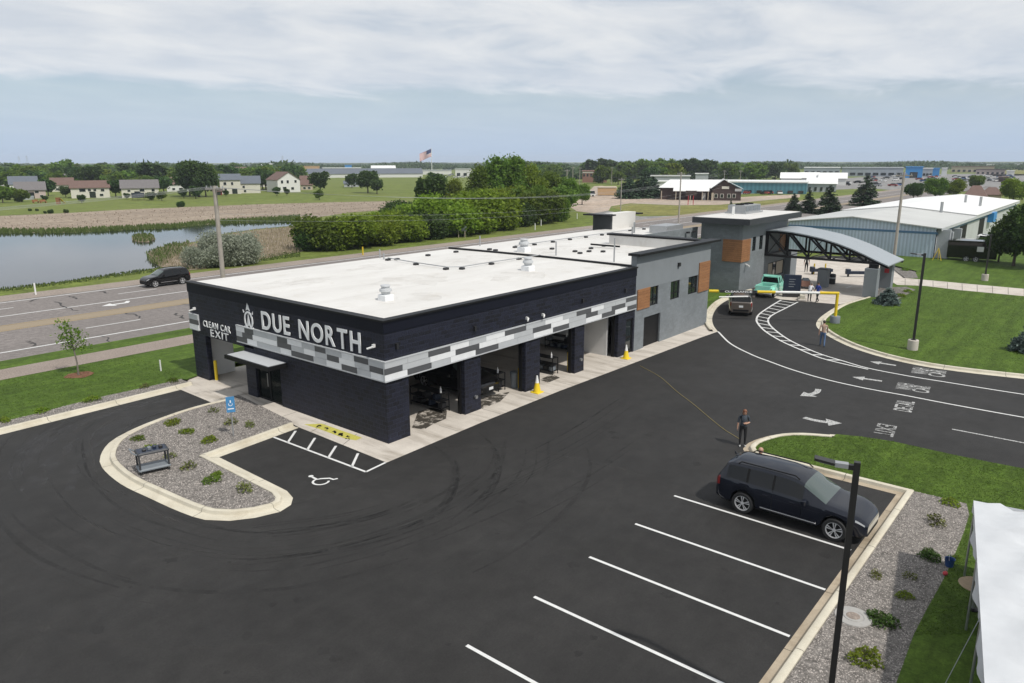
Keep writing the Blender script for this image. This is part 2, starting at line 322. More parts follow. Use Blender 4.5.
M('paint_navy', (0.0075, 0.0095, 0.0165), 0.5, 0.02, 1.0, coat=1.0, spec=0.0); M('paint_black', (0.004, 0.004, 0.0045), 0.5, 0.02, 1.0, coat=1.0, spec=0.0)
M('paint_taupe', (0.115, 0.095, 0.082), 0.3, 0.08, 1.0, metal=0.4, coat=0.8); M('paint_mint', (0.27, 0.66, 0.53), 0.3, 0.04, 1.0, coat=0.8)
M('paint_white', (0.68, 0.68, 0.67), 0.3, 0.04, 1.0, coat=0.6); M('paint_silver', (0.36, 0.37, 0.38), 0.3, 0.06, 1.0, metal=0.5, coat=0.6)
M('paint_blue', (0.03, 0.075, 0.20), 0.3, 0.06, coat=0.6); M('paint_red', (0.26, 0.025, 0.02), 0.3, 0.06, coat=0.6); M('paint_orange', (0.52, 0.22, 0.06), 0.4, 0.08)
M('chrome', (0.62, 0.62, 0.63), 0.15, 0.03, metal=0.95); M('lamp_lens', (0.36, 0.37, 0.38), 0.15, 0.06, coat=0.8); M('tail_lens', (0.20, 0.010, 0.010), 0.2, 0.1, coat=0.8)
M('manhole_grey', (0.34, 0.33, 0.315), 0.85, 0.12, 6)
M('plate', (0.62, 0.63, 0.64), 0.4, 0.05); M('trim_black', (0.008, 0.008, 0.008), 0.6, 0.1, spec=0.2)
M('skin', (0.42, 0.245, 0.175), 0.55, 0.06); M('hair_red', (0.16, 0.062, 0.03), 0.6, 0.2, 40); M('hair_dark', (0.03, 0.022, 0.017), 0.6, 0.2, 40); M('hair_grey', (0.15, 0.13, 0.115), 0.6, 0.2, 40)
M('shirt_slate', (0.035, 0.045, 0.058), 0.85, 0.15, 8); M('trouser_black', (0.010, 0.010, 0.012), 0.85, 0.2, 8); M('shirt_tan', (0.36, 0.25, 0.19), 0.85, 0.1, 8)
M('denim', (0.075, 0.13, 0.24), 0.85, 0.15, 8); M('shirt_blue', (0.03, 0.055, 0.28), 0.85, 0.1, 8); M('shirt_white', (0.60, 0.60, 0.62), 0.85, 0.06, 8); M('shoe', (0.05, 0.05, 0.05), 0.7, 0.1); M('shoe_white', (0.45, 0.45, 0.44), 0.7, 0.1)
M('tent_fabric', (0.55, 0.565, 0.585), 0.5, 0.06, 1.5, bump=0.6, bscale=2.5); M('tan_wicker', (0.34, 0.25, 0.16), 0.7, 0.15, 12)
M('hose', (0.30, 0.24, 0.09), 0.6, 0.1); M('stone', (0.235, 0.213, 0.196), 0.85, 0.15, 12, island=0.95)
def ribbed(name, c, step, depth=0.6, rough=0.45, metal=0.2):
    m, t, b, o = nodes_of(name); co = coord(t)
    w = t.nodes.new('ShaderNodeTexWave'); w.wave_type = 'BANDS'; w.bands_direction = 'X'; w.inputs['Scale'].default_value = 0.314 / step
    sp = t.nodes.new('ShaderNodeSeparateXYZ'); t.links.new(co, sp.inputs[0]); ad = t.nodes.new('ShaderNodeMath'); t.links.new(sp.outputs[0], ad.inputs[0]); t.links.new(sp.outputs[1], ad.inputs[1]); t.links.new(ad.outputs[0], w.inputs['Vector'])
    col = ramp(t, nz(t, co, 0.4, 4), [(0.3, sc(c, 0.92)), (0.7, sc(c, 1.06))])
    col = mixc(t, 0.25, col, w.outputs[0], 'MULTIPLY')
    t.links.new(col, b.inputs['Base Color']); b.inputs['Roughness'].default_value = rough; b.inputs['Metallic'].default_value = metal
    bumpn(t, b, w.outputs[0], depth, 0.04)
ribbed('ribbed_blue', (0.50, 0.59, 0.70), 0.42); ribbed('ribbed_white', (0.62, 0.64, 0.66), 0.9); ribbed('ribbed_teal', (0.10, 0.26, 0.33), 1.5)
M('metal_roof', (0.48, 0.485, 0.47), 0.55, 0.10, 0.15, space='World'); M('white_roof', (0.74, 0.74, 0.73), 0.5, 0.03, 0.1); M('blue_trim', (0.07, 0.16, 0.27), 0.5, 0.1)
M('shingle_brown', (0.135, 0.085, 0.07), 0.9, 0.25, 2.5); M('shingle_grey', (0.145, 0.135, 0.135), 0.9, 0.25, 2.5); M('shingle_slate', (0.11, 0.125, 0.15), 0.9, 0.25, 2.5)
M('siding_cream', (0.56, 0.54, 0.475), 0.8, 0.05); M('siding_white', (0.62, 0.62, 0.60), 0.8, 0.05); M('siding_pink', (0.44, 0.36, 0.33), 0.8, 0.05); M('siding_tan', (0.42, 0.36, 0.28), 0.8, 0.06); M('siding_grey', (0.36, 0.38, 0.40), 0.8, 0.06)
M('brick_red', (0.22, 0.115, 0.085), 0.85, 0.2, 2); M('restaurant_brown', (0.055, 0.035, 0.032), 0.85, 0.15, 1.5); M('barn_red', (0.17, 0.02, 0.02), 0.8, 0.1)
M('dealer_blue', (0.03, 0.22, 0.52), 0.5, 0.08); M('grey_clad', (0.30, 0.33, 0.37), 0.6, 0.08, 0.3); M('orange_clad', (0.46, 0.30, 0.16), 0.7, 0.06)
M('flag_red', (0.42, 0.04, 0.05), 0.8, 0.1); M('flag_blue', (0.03, 0.04, 0.13), 0.8, 0.1)
def water():
    m, t, b, o = nodes_of('water'); co = coord(t, 'World')
    b.inputs['Base Color'].default_value = (0.012, 0.016, 0.020, 1); b.inputs['Roughness'].default_value = 0.06; b.inputs['IOR'].default_value = 1.333
    b.inputs['Specular IOR Level'].default_value = 0.5
    bumpn(t, b, nz(t, co, 0.5, 4, 0.6, 0.3, (1, 3, 1), R(-50)), 0.02, 0.03)
water()
leafmat('leaf_mid', (0.064, 0.118, 0.012), (0.118, 0.188, 0.021), (0.175, 0.248, 0.036), 0.43)
leafmat('leaf_bright', (0.100, 0.155, 0.012), (0.172, 0.245, 0.018), (0.245, 0.31, 0.036), 0.45)
leafmat('leaf_dark', (0.028, 0.062, 0.013), (0.052, 0.098, 0.020), (0.086, 0.138, 0.030), 0.35)
leafmat('leaf_silver', (0.20, 0.225, 0.16), (0.31, 0.34, 0.26), (0.43, 0.46, 0.37), 0.45)
leafmat('needle', (0.022, 0.046, 0.022), (0.042, 0.075, 0.035), (0.075, 0.115, 0.06), 0.15)
leafmat('needle_blue', (0.05, 0.078, 0.066), (0.10, 0.14, 0.125), (0.18, 0.225, 0.205), 0.15)
leafmat('reed_tan', (0.24, 0.195, 0.14), (0.32, 0.262, 0.19), (0.41, 0.34, 0.25), 0.5)
leafmat('reed_green', (0.07, 0.10, 0.022), (0.11, 0.14, 0.036), (0.16, 0.19, 0.07), 0.5)
leafmat('grass_blade', (0.046, 0.080, 0.011), (0.070, 0.112, 0.015), (0.108, 0.155, 0.026), 0.45)
leafmat('leaf_olive', (0.07, 0.085, 0.020), (0.12, 0.14, 0.035), (0.19, 0.20, 0.06))
leafmat('far_leaf', (0.04, 0.072, 0.024), (0.06, 0.10, 0.034), (0.09, 0.13, 0.045), 0.3, 0.4)
def m_(n): return MATS[n]

# ------------------------------------------------------------------ mesh helpers
OFF = {}
class MB:
    def __init__(s): s.v = []; s.f = []; s.mi = []; s.cur = 0
    def add(s, vs, fs):
        n = len(s.v); s.v += [tuple(map(float, p)) for p in vs]; s.f += [tuple(i + n for i in q) for q in fs]; s.mi += [s.cur] * len(fs); return s
    def box(s, x0, y0, z0, x1, y1, z1):
        return s.add([(x0, y0, z0), (x1, y0, z0), (x1, y1, z0), (x0, y1, z0), (x0, y0, z1), (x1, y0, z1), (x1, y1, z1), (x0, y1, z1)],
                     [(0, 3, 2, 1), (4, 5, 6, 7), (0, 1, 5, 4), (1, 2, 6, 5), (2, 3, 7, 6), (3, 0, 4, 7)])
    def bev(s, x0, y0, z0, x1, y1, z1, b=0.02):               # box with chamfered vertical edges and top
        p = [(x0 + b, y0), (x1 - b, y0), (x1, y0 + b), (x1, y1 - b), (x1 - b, y1), (x0 + b, y1), (x0, y1 - b), (x0, y0 + b)]
        cx_, cy_ = (x0 + x1) / 2, (y0 + y1) / 2; fx = max(0.1, 1 - 2 * b / (x1 - x0)); fy = max(0.1, 1 - 2 * b / (y1 - y0))
        q = [(cx_ + (x - cx_) * fx, cy_ + (y - cy_) * fy) for x, y in p]
        vs = [(x, y, z0) for x, y in p] + [(x, y, z1 - b) for x, y in p] + [(x, y, z1) for x, y in q]
        fs = [tuple(range(7, -1, -1)), tuple(range(16, 24))]
        for k in range(2):
            for i in range(8): j = (i + 1) % 8; fs.append((k * 8 + i, k * 8 + j, k * 8 + 8 + j, k * 8 + 8 + i))
        return s.add(vs, fs)
    def obox(s, c, sz, rz=0.0, rx=0.0, ry=0.0):               # box by centre, size, rotation
        m = Matrix.Rotation(rz, 3, 'Z') @ Matrix.Rotation(ry, 3, 'Y') @ Matrix.Rotation(rx, 3, 'X')
        h = [x / 2 for x in sz]; vs = []
        for k in (-1, 1):
            for a, b in ((-1, -1), (1, -1), (1, 1), (-1, 1)):
                vs.append(Vector(c) + m @ Vector((a * h[0], b * h[1], k * h[2])))
        return s.add(vs, [(0, 3, 2, 1), (4, 5, 6, 7), (0, 1, 5, 4), (1, 2, 6, 5), (2, 3, 7, 6), (3, 0, 4, 7)])
    def prism(s, poly, z0, z1):
        n = len(poly); a = sum(poly[i][0] * poly[(i + 1) % n][1] - poly[(i + 1) % n][0] * poly[i][1] for i in range(n))
        if a < 0: poly = poly[::-1]
        zf0 = z0 if callable(z0) else (lambda x, y: z0); zf1 = z1 if callable(z1) else (lambda x, y: z1)
        vs = [(x, y, zf0(x, y)) for x, y in poly] + [(x, y, zf1(x, y)) for x, y in poly]
        fs = [tuple(range(n - 1, -1, -1)), tuple(range(n, 2 * n))] + [(i, (i + 1) % n, n + (i + 1) % n, n + i) for i in range(n)]
        return s.add(vs, fs)
    def sheet(s, poly, z):
        n = len(poly); a = sum(poly[i][0] * poly[(i + 1) % n][1] - poly[(i + 1) % n][0] * poly[i][1] for i in range(n))
        if a < 0: poly = poly[::-1]
        zf = z if callable(z) else (lambda x, y: z)
        return s.add([(x, y, zf(x, y)) for x, y in poly], [tuple(range(n))])
    def cyl(s, p0, p1, r0, r1=None, n=10, caps=True):
        r1 = r0 if r1 is None else r1; p0 = Vector(p0); p1 = Vector(p1); d = (p1 - p0).normalized()
        a = d.orthogonal().normalized(); b = d.cross(a); vs = []
        for p, r in ((p0, r0), (p1, r1)):
            for i in range(n): t = 2 * math.pi * i / n; vs.append(p + a * (r * math.cos(t)) + b * (r * math.sin(t)))
        fs = [(i, (i + 1) % n, n + (i + 1) % n, n + i) for i in range(n)]
        if caps: fs += [tuple(range(n - 1, -1, -1)), tuple(range(n, 2 * n))]
        return s.add(vs, fs)
    def tube(s, pts, r, n=6):
        pts = [Vector(p) for p in pts]; rings = []; vs = []; fs = []
        for i, p in enumerate(pts):
            d = (pts[min(i + 1, len(pts) - 1)] - pts[max(i - 1, 0)]).normalized(); ref = Vector((0, 0, 1)) if abs(d.z) < 0.9 else Vector((1, 0, 0))
            a = d.cross(ref).normalized(); b = a.cross(d); rr = r[i] if isinstance(r, (list, tuple)) else r
            for k in range(n): t = 2 * math.pi * k / n; vs.append(p + a * (rr * math.cos(t)) + b * (rr * math.sin(t)))
        for i in range(len(pts) - 1):
            for k in range(n): fs.append((i * n + k, i * n + (k + 1) % n, (i + 1) * n + (k + 1) % n, (i + 1) * n + k))
        fs += [tuple(range(n - 1, -1, -1)), tuple(range((len(pts) - 1) * n, len(pts) * n))]
        return s.add(vs, fs)
    def lathe(s, prof, c=(0, 0, 0), n=16, axis='z'):
        vs = []; fs = []; k = len(prof)
        for i in range(n):
            t = 2 * math.pi * i / n
            for r, h in prof:
                if axis == 'z': vs.append((c[0] + r * math.cos(t), c[1] + r * math.sin(t), c[2] + h))
                else: vs.append((c[0] + r * math.cos(t), c[1] + h, c[2] + r * math.sin(t)))
        for i in range(n):
            j = (i + 1) % n
            for q in range(k - 1): fs.append((i * k + q, j * k + q, j * k + q + 1, i * k + q + 1) if axis == 'z' else (i * k + q, i * k + q + 1, j * k + q + 1, j * k + q))
        return s.add(vs, fs)
    def ball(s, c, r, n=10, sq=(1, 1, 1)):
        m_ = max(4, n // 2); vs = [(c[0], c[1], c[2] - r * sq[2])]; fs = []
        for i in range(1, m_):
            a = -math.pi / 2 + math.pi * i / m_
            for k in range(n): t = 2 * math.pi * k / n; vs.append((c[0] + r * sq[0] * math.cos(a) * math.cos(t), c[1] + r * sq[1] * math.cos(a) * math.sin(t), c[2] + r * sq[2] * math.sin(a)))
        vs.append((c[0], c[1], c[2] + r * sq[2])); e = len(vs) - 1
        for k in range(n): fs.append((0, 1 + (k + 1) % n, 1 + k)); fs.append((e, 1 + (m_ - 2) * n + k, 1 + (m_ - 2) * n + (k + 1) % n))
        for i in range(m_ - 2):
            for k in range(n): fs.append((1 + i * n + k, 1 + i * n + (k + 1) % n, 1 + (i + 1) * n + (k + 1) % n, 1 + (i + 1) * n + k))
        return s.add(vs, fs)
    def ribbon(s, path, w, z):                                # flat strip along a ground path
        vs = []; fs = []; n = len(path)
        for i in range(n):
            a = path[max(i - 1, 0)]; b = path[min(i + 1, n - 1)]; dx, dy = b[0] - a[0], b[1] - a[1]; l = math.hypot(dx, dy) or 1
            ww = w[i] if isinstance(w, (list, tuple)) else w; nx, ny = -dy / l * ww / 2, dx / l * ww / 2
            vs += [(path[i][0] + nx, path[i][1] + ny, z), (path[i][0] - nx, path[i][1] - ny, z)]
        for i in range(n - 1): fs.append((2 * i, 2 * i + 1, 2 * i + 3, 2 * i + 2))
        return s.add(vs, fs)
    def mesh(s, name, mats, off=(0, 0, 0), smooth=None):
        me = bpy.data.meshes.new(name)
        me.from_pydata([(x - off[0], y - off[1], z - off[2]) for x, y, z in s.v], [], s.f)
        for m in (mats if isinstance(mats, (list, tuple)) else [mats]): me.materials.append(m_(m) if isinstance(m, str) else m)
        if any(s.mi): me.polygons.foreach_set('material_index', s.mi)
        if smooth is not None:
            me.polygons.foreach_set('use_smooth', [True] * len(me.polygons)); me.set_sharp_from_angle(angle=R(smooth))
        me.update(); return me
    def build(s, name, mats, parent=None, smooth=None, kind=None, **tags):
        off = OFF.get(parent.name, (0, 0, 0)) if parent else (0, 0, 0)
        o = bpy.data.objects.new(name, s.mesh(name, mats, off, smooth)); COL.objects.link(o)
        if parent: o.parent = parent; OFF[o.name] = off
        if kind: o['kind'] = kind
        if tags: tag(o, **tags)
        return o
def tag(o, label=None, cat=None, group=None, kind=None):
    if label: o['label'] = label
    if cat: o['category'] = cat
    if group: o['group'] = group
    if kind: o['kind'] = kind
    return o
def thing(name, label, cat, loc=(0, 0, 0), rz=0.0, group=None, world=False):
    """an Empty at the thing's base; world=True: its parts are given in world coordinates"""
    o = bpy.data.objects.new(name, None); COL.objects.link(o); o.location = loc; o.rotation_euler = (0, 0, rz); o.empty_display_size = 0.3
    OFF[o.name] = tuple(loc) if world else (0, 0, 0)
    return tag(o, label, cat, group)
def copy_tree(o, parent=None):
    c = o.copy(); COL.objects.link(c); c.parent = parent
    for ch in list(o.children): copy_tree(ch, c)
    return c
def mesh_obj(name, me, parent=None, kind=None, **tags):
    o = bpy.data.objects.new(name, me); COL.objects.link(o)
    if parent: o.parent = parent
    if kind: o['kind'] = kind
    if tags: tag(o, **tags)
    return o
def quads_mesh(name, Q, mat):
    """Q: (N,4,3) array of separate quads"""
    Q = np.asarray(Q, dtype=np.float32); n = len(Q); me = bpy.data.meshes.new(name)
    me.vertices.add(4 * n); me.loops.add(4 * n); me.polygons.add(n)
    me.vertices.foreach_set('co', Q.reshape(-1)); me.loops.foreach_set('vertex_index', np.arange(4 * n, dtype=np.int32))
    me.polygons.foreach_set('loop_start', np.arange(0, 4 * n, 4, dtype=np.int32)); me.polygons.foreach_set('loop_total', np.full(n, 4, dtype=np.int32))
    me.materials.append(m_(mat)); me.update(calc_edges=True); me.validate(); return me
def smooth_path(pts, step=0.6, closed=False):
    P_ = [Vector((p[0], p[1])) for p in pts]; n = len(P_); out = []
    rngn = n if closed else n - 1
    for i in range(rngn):
        p0 = P_[(i - 1) % n] if (closed or i > 0) else P_[0] * 2 - P_[1]; p1 = P_[i]; p2 = P_[(i + 1) % n]
        p3 = P_[(i + 2) % n] if (closed or i + 2 < n) else P_[-1] * 2 - P_[-2]
        k = max(1, int((p2 - p1).length / step))
        for q in range(k):
            t = q / k; out.append(tuple(0.5 * ((2 * p1) + (p2 - p0) * t + (2 * p0 - 5 * p1 + 4 * p2 - p3) * t * t + (3 * p1 - p0 - 3 * p2 + p3) * t ** 3)))
    if not closed: out.append(tuple(P_[-1]))
    return out
def offset_path(path, d, closed=False):
    n = len(path); out = []
    for i in range(n):
        a = path[(i - 1) % n] if closed else path[max(i - 1, 0)]; b = path[(i + 1) % n] if closed else path[min(i + 1, n - 1)]; c = path[i]
        def un(p, q):
            dx, dy = q[0] - p[0], q[1] - p[1]; l = math.hypot(dx, dy); return (-dy / l, dx / l) if l > 1e-9 else None
        n1, n2 = un(a, c), un(c, b); n1 = n1 or n2; n2 = n2 or n1
        mx, my = n1[0] + n2[0], n1[1] + n2[1]; l = math.hypot(mx, my) or 1; mx, my = mx / l, my / l; k = d / max(0.45, mx * n1[0] + my * n1[1])
        out.append((c[0] + mx * k, c[1] + my * k))
    return out
def text_mesh(body, size, ext, mat, bold=0.0, align='LEFT', xs=1.0, spacing=1.0):
    cu = bpy.data.curves.new('lettering', 'FONT'); cu.body = body; cu.size = size; cu.extrude = ext; cu.offset = bold; cu.align_x = align; cu.space_character = spacing
    o = bpy.data.objects.new('tmp', cu); COL.objects.link(o); dg = bpy.context.evaluated_depsgraph_get()
    me = bpy.data.meshes.new_from_object(o.evaluated_get(dg)); bpy.data.objects.remove(o); bpy.data.curves.remove(cu)
    me.materials.clear(); me.materials.append(m_(mat)); me.transform(Matrix.Diagonal((xs, 1, 1, 1)))
    return me
# ================================================================== THE SETTING
def sheet(name, poly, z, mat, kind='structure', parent=None):
    return MB().sheet(poly, z).build(name, mat, parent, kind=None if parent else kind)
def inpoly(poly, x, y):
    c = False; n = len(poly)
    for i in range(n):
        x1, y1 = poly[i]; x2, y2 = poly[(i + 1) % n]
        if (y1 > y) != (y2 > y) and x < (x2 - x1) * (y - y1) / (y2 - y1) + x1: c = not c
    return c
def scatter(poly, n, rs=random):
    xs = [p[0] for p in poly]; ys = [p[1] for p in poly]; out = []; k = 0
    while len(out) < n and k < 60 * n:
        k += 1; x, y = rs.uniform(min(xs), max(xs)), rs.uniform(min(ys), max(ys))
        if inpoly(poly, x, y): out.append((x, y))
    return out

# one sheet to the horizon
g = MB(); N = 24
rr_ = [0, 60, 150, 400, 1000, 3000, 9000]
g.add([(0, 0, -0.12)] + [(r * math.cos(2 * math.pi * i / N), r * math.sin(2 * math.pi * i / N), -0.12) for r in rr_[1:] for i in range(N)],
      [(0, 1 + i, 1 + (i + 1) % N) for i in range(N)] + [(1 + k * N + i, 1 + (k + 1) * N + i, 1 + (k + 1) * N + (i + 1) % N, 1 + k * N + (i + 1) % N) for k in range(len(rr_) - 2) for i in range(N)])
g.build('ground', 'meadow', kind='structure')

# car park and drive lanes
exit_a, exit_b = G(0, 435), G(180, 390)
ex_dir = (exit_b[0] - exit_a[0], exit_b[1] - exit_a[1]); exit_0 = (exit_a[0] - ex_dir[0] * 3, exit_a[1] - ex_dir[1] * 3)
lot = sheet('car_park', [(-45, -45), (-45, exit_0[1]), exit_0, exit_a, exit_b, (19.9, 40.0), (52, 40), (66, 36), (100, 30), (120, -45)], 0.0, 'asphalt')

# concrete aprons
APRON = PX([(181, 390), (217, 405), (227, 399.5), (237, 395.5), (299, 427.5), (386.7, 462.8), (480, 423.3), (560, 391), (629, 365), (700, 338), (717, 332)]) + [(52.0, 23.6), (52.0, 31.5), (24, 39.9), (19.6, 40.2)]
sheet('concrete_apron', APRON, 0.012, 'apron')
sheet('concrete_drive', PX([(757, 294), (781, 299.5), (840, 304.6), (862, 298), (884, 291), (891, 285), (905, 279), (893, 267), (868, 262), (830, 258), (796, 258), (790, 275), (770, 285)]), 0.012, 'concrete')
jt = MB()
for (a, b) in [((236, 396), (252, 393)), ((258, 407), (272, 402.5)), ((280, 417.5), (297, 412)), ((311, 432), (326, 424)), ((343, 445), (357, 434))]:
    jt.ribbon([G(*a), G(*b)], 0.03, 0.016)
for x in np.arange(22.9, 50, 3.05): jt.ribbon([(x, 22.2), (x, 23.4)], 0.025, 0.016)
jt.build('slab_joint', 'joint', bpy.data.objects['concrete_apron'])

def kerb(name, path, side, gutter='kerb_concrete', step=3.0, prof=None, closed=False, gap=0.012):
    """kerb and gutter poured in lengths: a dark bed with one child for each length"""
    prof = prof or [(0.0, 0.006), (0.26, 0.012), (0.36, 0.03), (0.40, 0.145), (0.43, 0.16), (0.56, 0.16), (0.59, 0.14), (0.60, 0.02)]
    prof = [(o * side, z) for o, z in prof]
    offs = [offset_path(path, o) for o, z in prof]
    def strip(i0, i1, t0=0.0, t1=0.0, dz=0.0):
        b = MB(); k = len(prof); vs = []
        idx = list(range(i0, i1 + 1))
        for q, i in enumerate(idx):
            for j in range(k):
                x, y = offs[j][i]
                if q == 0 and len(idx) > 1: x2, y2 = offs[j][idx[1]]; x, y = x + (x2 - x) * t0, y + (y2 - y) * t0
                if q == len(idx) - 1 and len(idx) > 1: x2, y2 = offs[j][idx[-2]]; x, y = x + (x2 - x) * t1, y + (y2 - y) * t1
                vs.append((x, y, prof[j][1] + dz))
        for q in range(len(idx) - 1):
            for j in range(k - 1):
                b.cur = 1 if j < 2 else 0
                f = (q * k + j, (q + 1) * k + j, (q + 1) * k + j + 1, q * k + j + 1)
                b.mi.append(b.cur); b.f.append(f if side < 0 else f[::-1])
        b.v = vs
        return b
    base = strip(0, len(path) - 1, dz=-0.008).build(name, ['joint', 'joint'], kind='structure')
    acc = 0.0; i0 = 0
    for i in range(1, len(path)):
        L = math.hypot(path[i][0] - path[i - 1][0], path[i][1] - path[i - 1][1]); acc += L
        if acc >= step or i == len(path) - 1:
            l0 = math.hypot(path[i0 + 1][0] - path[i0][0], path[i0 + 1][1] - path[i0][1])
            strip(i0, i, min(0.4, gap / l0), min(0.4, gap / L)).build('kerb_length', ['kerb_concrete', gutter], base, smooth=40)
            acc = 0.0; i0 = i
    return offs[-1]
def dens(path, step=1.0):
    out = []
    for a, b in zip(path[:-1], path[1:]):
        k = max(1, int(math.hypot(b[0] - a[0], b[1] - a[1]) / step))
        out += [(a[0] + (b[0] - a[0]) * i / k, a[1] + (b[1] - a[1]) * i / k) for i in range(k)]
    return out + [path[-1]]

# kerb of the exit lane, its gravel strip and the lawn up to the footpath
xk = dens([exit_0, exit_a, exit_b, G(196, 386)])
xback = kerb('exit_lane_kerb', xk, 1)
strip_edge = [(p[0], p[1] + 1.15 + 0.12 * math.sin(i * 0.9)) for i, p in enumerate(xback)]
EXITSTRIP = xback + strip_edge[::-1]
sheet('gravel_strip', EXITSTRIP, 0.09, 'gravel_bed')
sheet('roadside_lawn', strip_edge + [(19.7, 40.9), (24, 40.5), (130, 40.5), (130, 47.6), (-60, 47.6), (-60, strip_edge[0][1])], 0.085, 'lawn')
sheet('pier_lawn', PX([(176, 378.5), (187, 379.5), (197.5, 375.5), (200, 369), (178, 369)], 0.08), 0.08, 'lawn')
sheet('footpath', [(-60, 47.55), (135, 47.55), (135, 50.05), (-60, 50.05)], 0.095, 'path')
sheet('grass_verge', [(-60, 50.05), (135, 50.05), (135, 52.3), (-60, 52.3)], 0.085, 'lawn')

# planted island in front of the dark end wall
isl = smooth_path(PX([(227, 399), (190, 408), (155, 420), (127, 432), (109, 443), (100.5, 456), (102, 467.5), (120.6, 484), (149, 498), (180, 512), (205, 520), (230, 521), (255, 518), (280, 512), (291, 505), (293, 498), (287, 491), (279, 487)]), 0.5)
isl += dens(PX([(277, 486), (219, 457.3), (299, 427.8)]), 0.8)
iback = kerb('island_kerb', isl, 1)
ISL = iback + PX([(293, 424), (238, 396.5)])
sheet('island_gravel_bed', ISL, 0.11, 'gravel_bed')

# kerb that swings from the apron round to the tower
kb = smooth_path(PX([(718, 331.8), (713.3, 325), (712.3, 317.5), (715.6, 309.7), (722, 303.4), (731, 298.8), (743, 294.6), (756, 291)]), 0.5)
kbback = kerb('office_kerb', kb, 1)
sheet('office_lawn', kbback + [(66, 27.1), (66, 31.5), (51.5, 31.5), (51.5, 23.4)], 0.10, 'lawn')

# kerb and lawn right of the drive lanes
kc = smooth_path(PX([(864, 297.5), (840, 305), (824, 314.5), (817.2, 321), (817.2, 327.5), (830.5, 337.5), (855.5, 349), (893, 360), (943, 369.5), (1024, 379), (1120, 388)]), 0.7)
kcback = kerb('lane_kerb', kc, 1)
CL = kcback + PX([(1300, 400), (1300, 250), (1024, 250), (960, 251), (893, 253), (893, 266), (917, 272), (905, 280), (890, 285.5), (884, 291)])
sheet('entrance_lawn', CL, 0.10, 'lawn')
WALK = PX([(889, 281.5), (905, 279), (960, 284.2), (1024, 290), (1200, 306), (1200, 314), (1024, 297.3), (960, 291.3), (925, 287), (897, 286)])
sheet('sidewalk', WALK, 0.112, 'concrete')
jt = MB()
wa, wb = G(905, 279.6), G(1024, 290.3); wc, wd = G(905, 286.6), G(1024, 297)
for k in range(9):
    t = k / 8; jt.ribbon([(wa[0] + (wb[0] - wa[0]) * t, wa[1] + (wb[1] - wa[1]) * t), (wc[0] + (wd[0] - wc[0]) * t, wc[1] + (wd[1] - wc[1]) * t)], 0.05, 0.116)
jt.build('walk_joint', 'joint', bpy.data.objects['sidewalk'])
sheet('column_gravel_bed', PX([(876, 298), (880, 288.5), (906, 287.8), (915.6, 290.8), (898, 300.4), (884, 299.5)]), 0.108, 'gravel_bed')
sheet('corner_gravel_bed', PX([(892, 267.7), (915, 272.5), (918, 279), (905, 279), (896, 272)]), 0.108, 'gravel_bed')

# grass nose, kerb of the parking row and the gravel bed before the tent
kd = smooth_path(PX([(830, 435.6), (800, 433.6), (778, 434.4), (762, 437.8), (749, 442.8), (743, 449), (746, 455), (757, 459.2)]), 0.4) + dens(PX([(770, 462.4), (896.2, 494.5), (758.8, 683), (690, 777)]), 0.8)
kdback = kerb('parking_kerb', kd, 1, gutter='gutter', prof=[(0.0, 0.006), (0.17, 0.012), (0.25, 0.03), (0.28, 0.145), (0.31, 0.16), (0.45, 0.16), (0.48, 0.14), (0.49, 0.02)])
ic = min(range(len(kd)), key=lambda i: (kd[i][0] - G(896.2, 494.5)[0]) ** 2 + (kd[i][1] - G(896.2, 494.5)[1]) ** 2)
nose = kdback[:ic + 1]
BEDEDGE = PX([(969, 517), (963, 536), (955.7, 554), (948, 572), (939.6, 588.5), (926, 613), (912.8, 639), (897, 683), (868, 770)])
BED = kdback[ic:] + BEDEDGE[::-1] + [G(966, 506)]
sheet('tent_gravel_bed', BED, 0.10, 'gravel_bed')
LAWN_D = nose + [G(966, 506)] + BEDEDGE + PX([(1300, 800), (1300, 520), (1060, 480), (1024, 471), (990, 464.5), (955.5, 457.5), (893, 443.6), (860, 438.6)])
LAWN_D = [G(836, 436.2)] + LAWN_D
sheet('tent_lawn', LAWN_D, 0.105, 'lawn')
MB().ribbon(smooth_path(PX([(830, 435.4), (860, 438.2), (893, 443.4), (955.5, 457.3), (990, 464.3), (1060, 480)]), 1.0), 0.22, 0.022).build('grass_edging', 'kerb_concrete', bpy.data.objects['tent_lawn'])

# ---------------------------------------------------------------- highway
hw = sheet('highway', [(-90, 52.3), (420, 52.3), (420, 78.5), (-90, 78.5)], 0.0, 'highway')
sheet('near_shoulder', [(-90, 52.3), (420, 52.3), (420, 54.55), (-90, 54.55)], 0.006, 'highway')
sheet('far_shoulder', [(-90, 75.9), (420, 75.9), (420, 79.2), (-90, 79.2)], 0.006, 'shoulder')
def line(name, mat, *segs, w=0.14, z=0.008, parent=None):
    b = MB()
    for p in segs: b.ribbon(p, w, z)
    return b.build(name, mat, parent)
line('edge_line', 'white_paint', [(-90, 54.95), (420, 54.95)], w=0.22, z=0.014, parent=hw)
line('edge_line', 'white_paint', [(-90, 75.2), (420, 75.2)], w=0.20, parent=hw)
line('turn_lane_line', 'white_paint', [(-90, 68.35), (420, 68.35)], w=0.20, parent=hw)
line('centre_line', 'yellow_line', [(-90, 62.2), (420, 62.2)], w=0.16, parent=hw); line('centre_line', 'yellow_line', [(-90, 64.3), (420, 64.3)], w=0.16, parent=hw)
line('painted_median', 'median_tan', [(-90, 63.25), (420, 63.25)], w=1.7, z=0.004, parent=hw)
for x0 in [8.0 + 12.2 * k - 48 for k in range(20)]: line('lane_dash', 'white_paint', [(x0, 58.55), (x0 + 9.0 - 5.0, 58.55)], w=0.16, parent=hw)
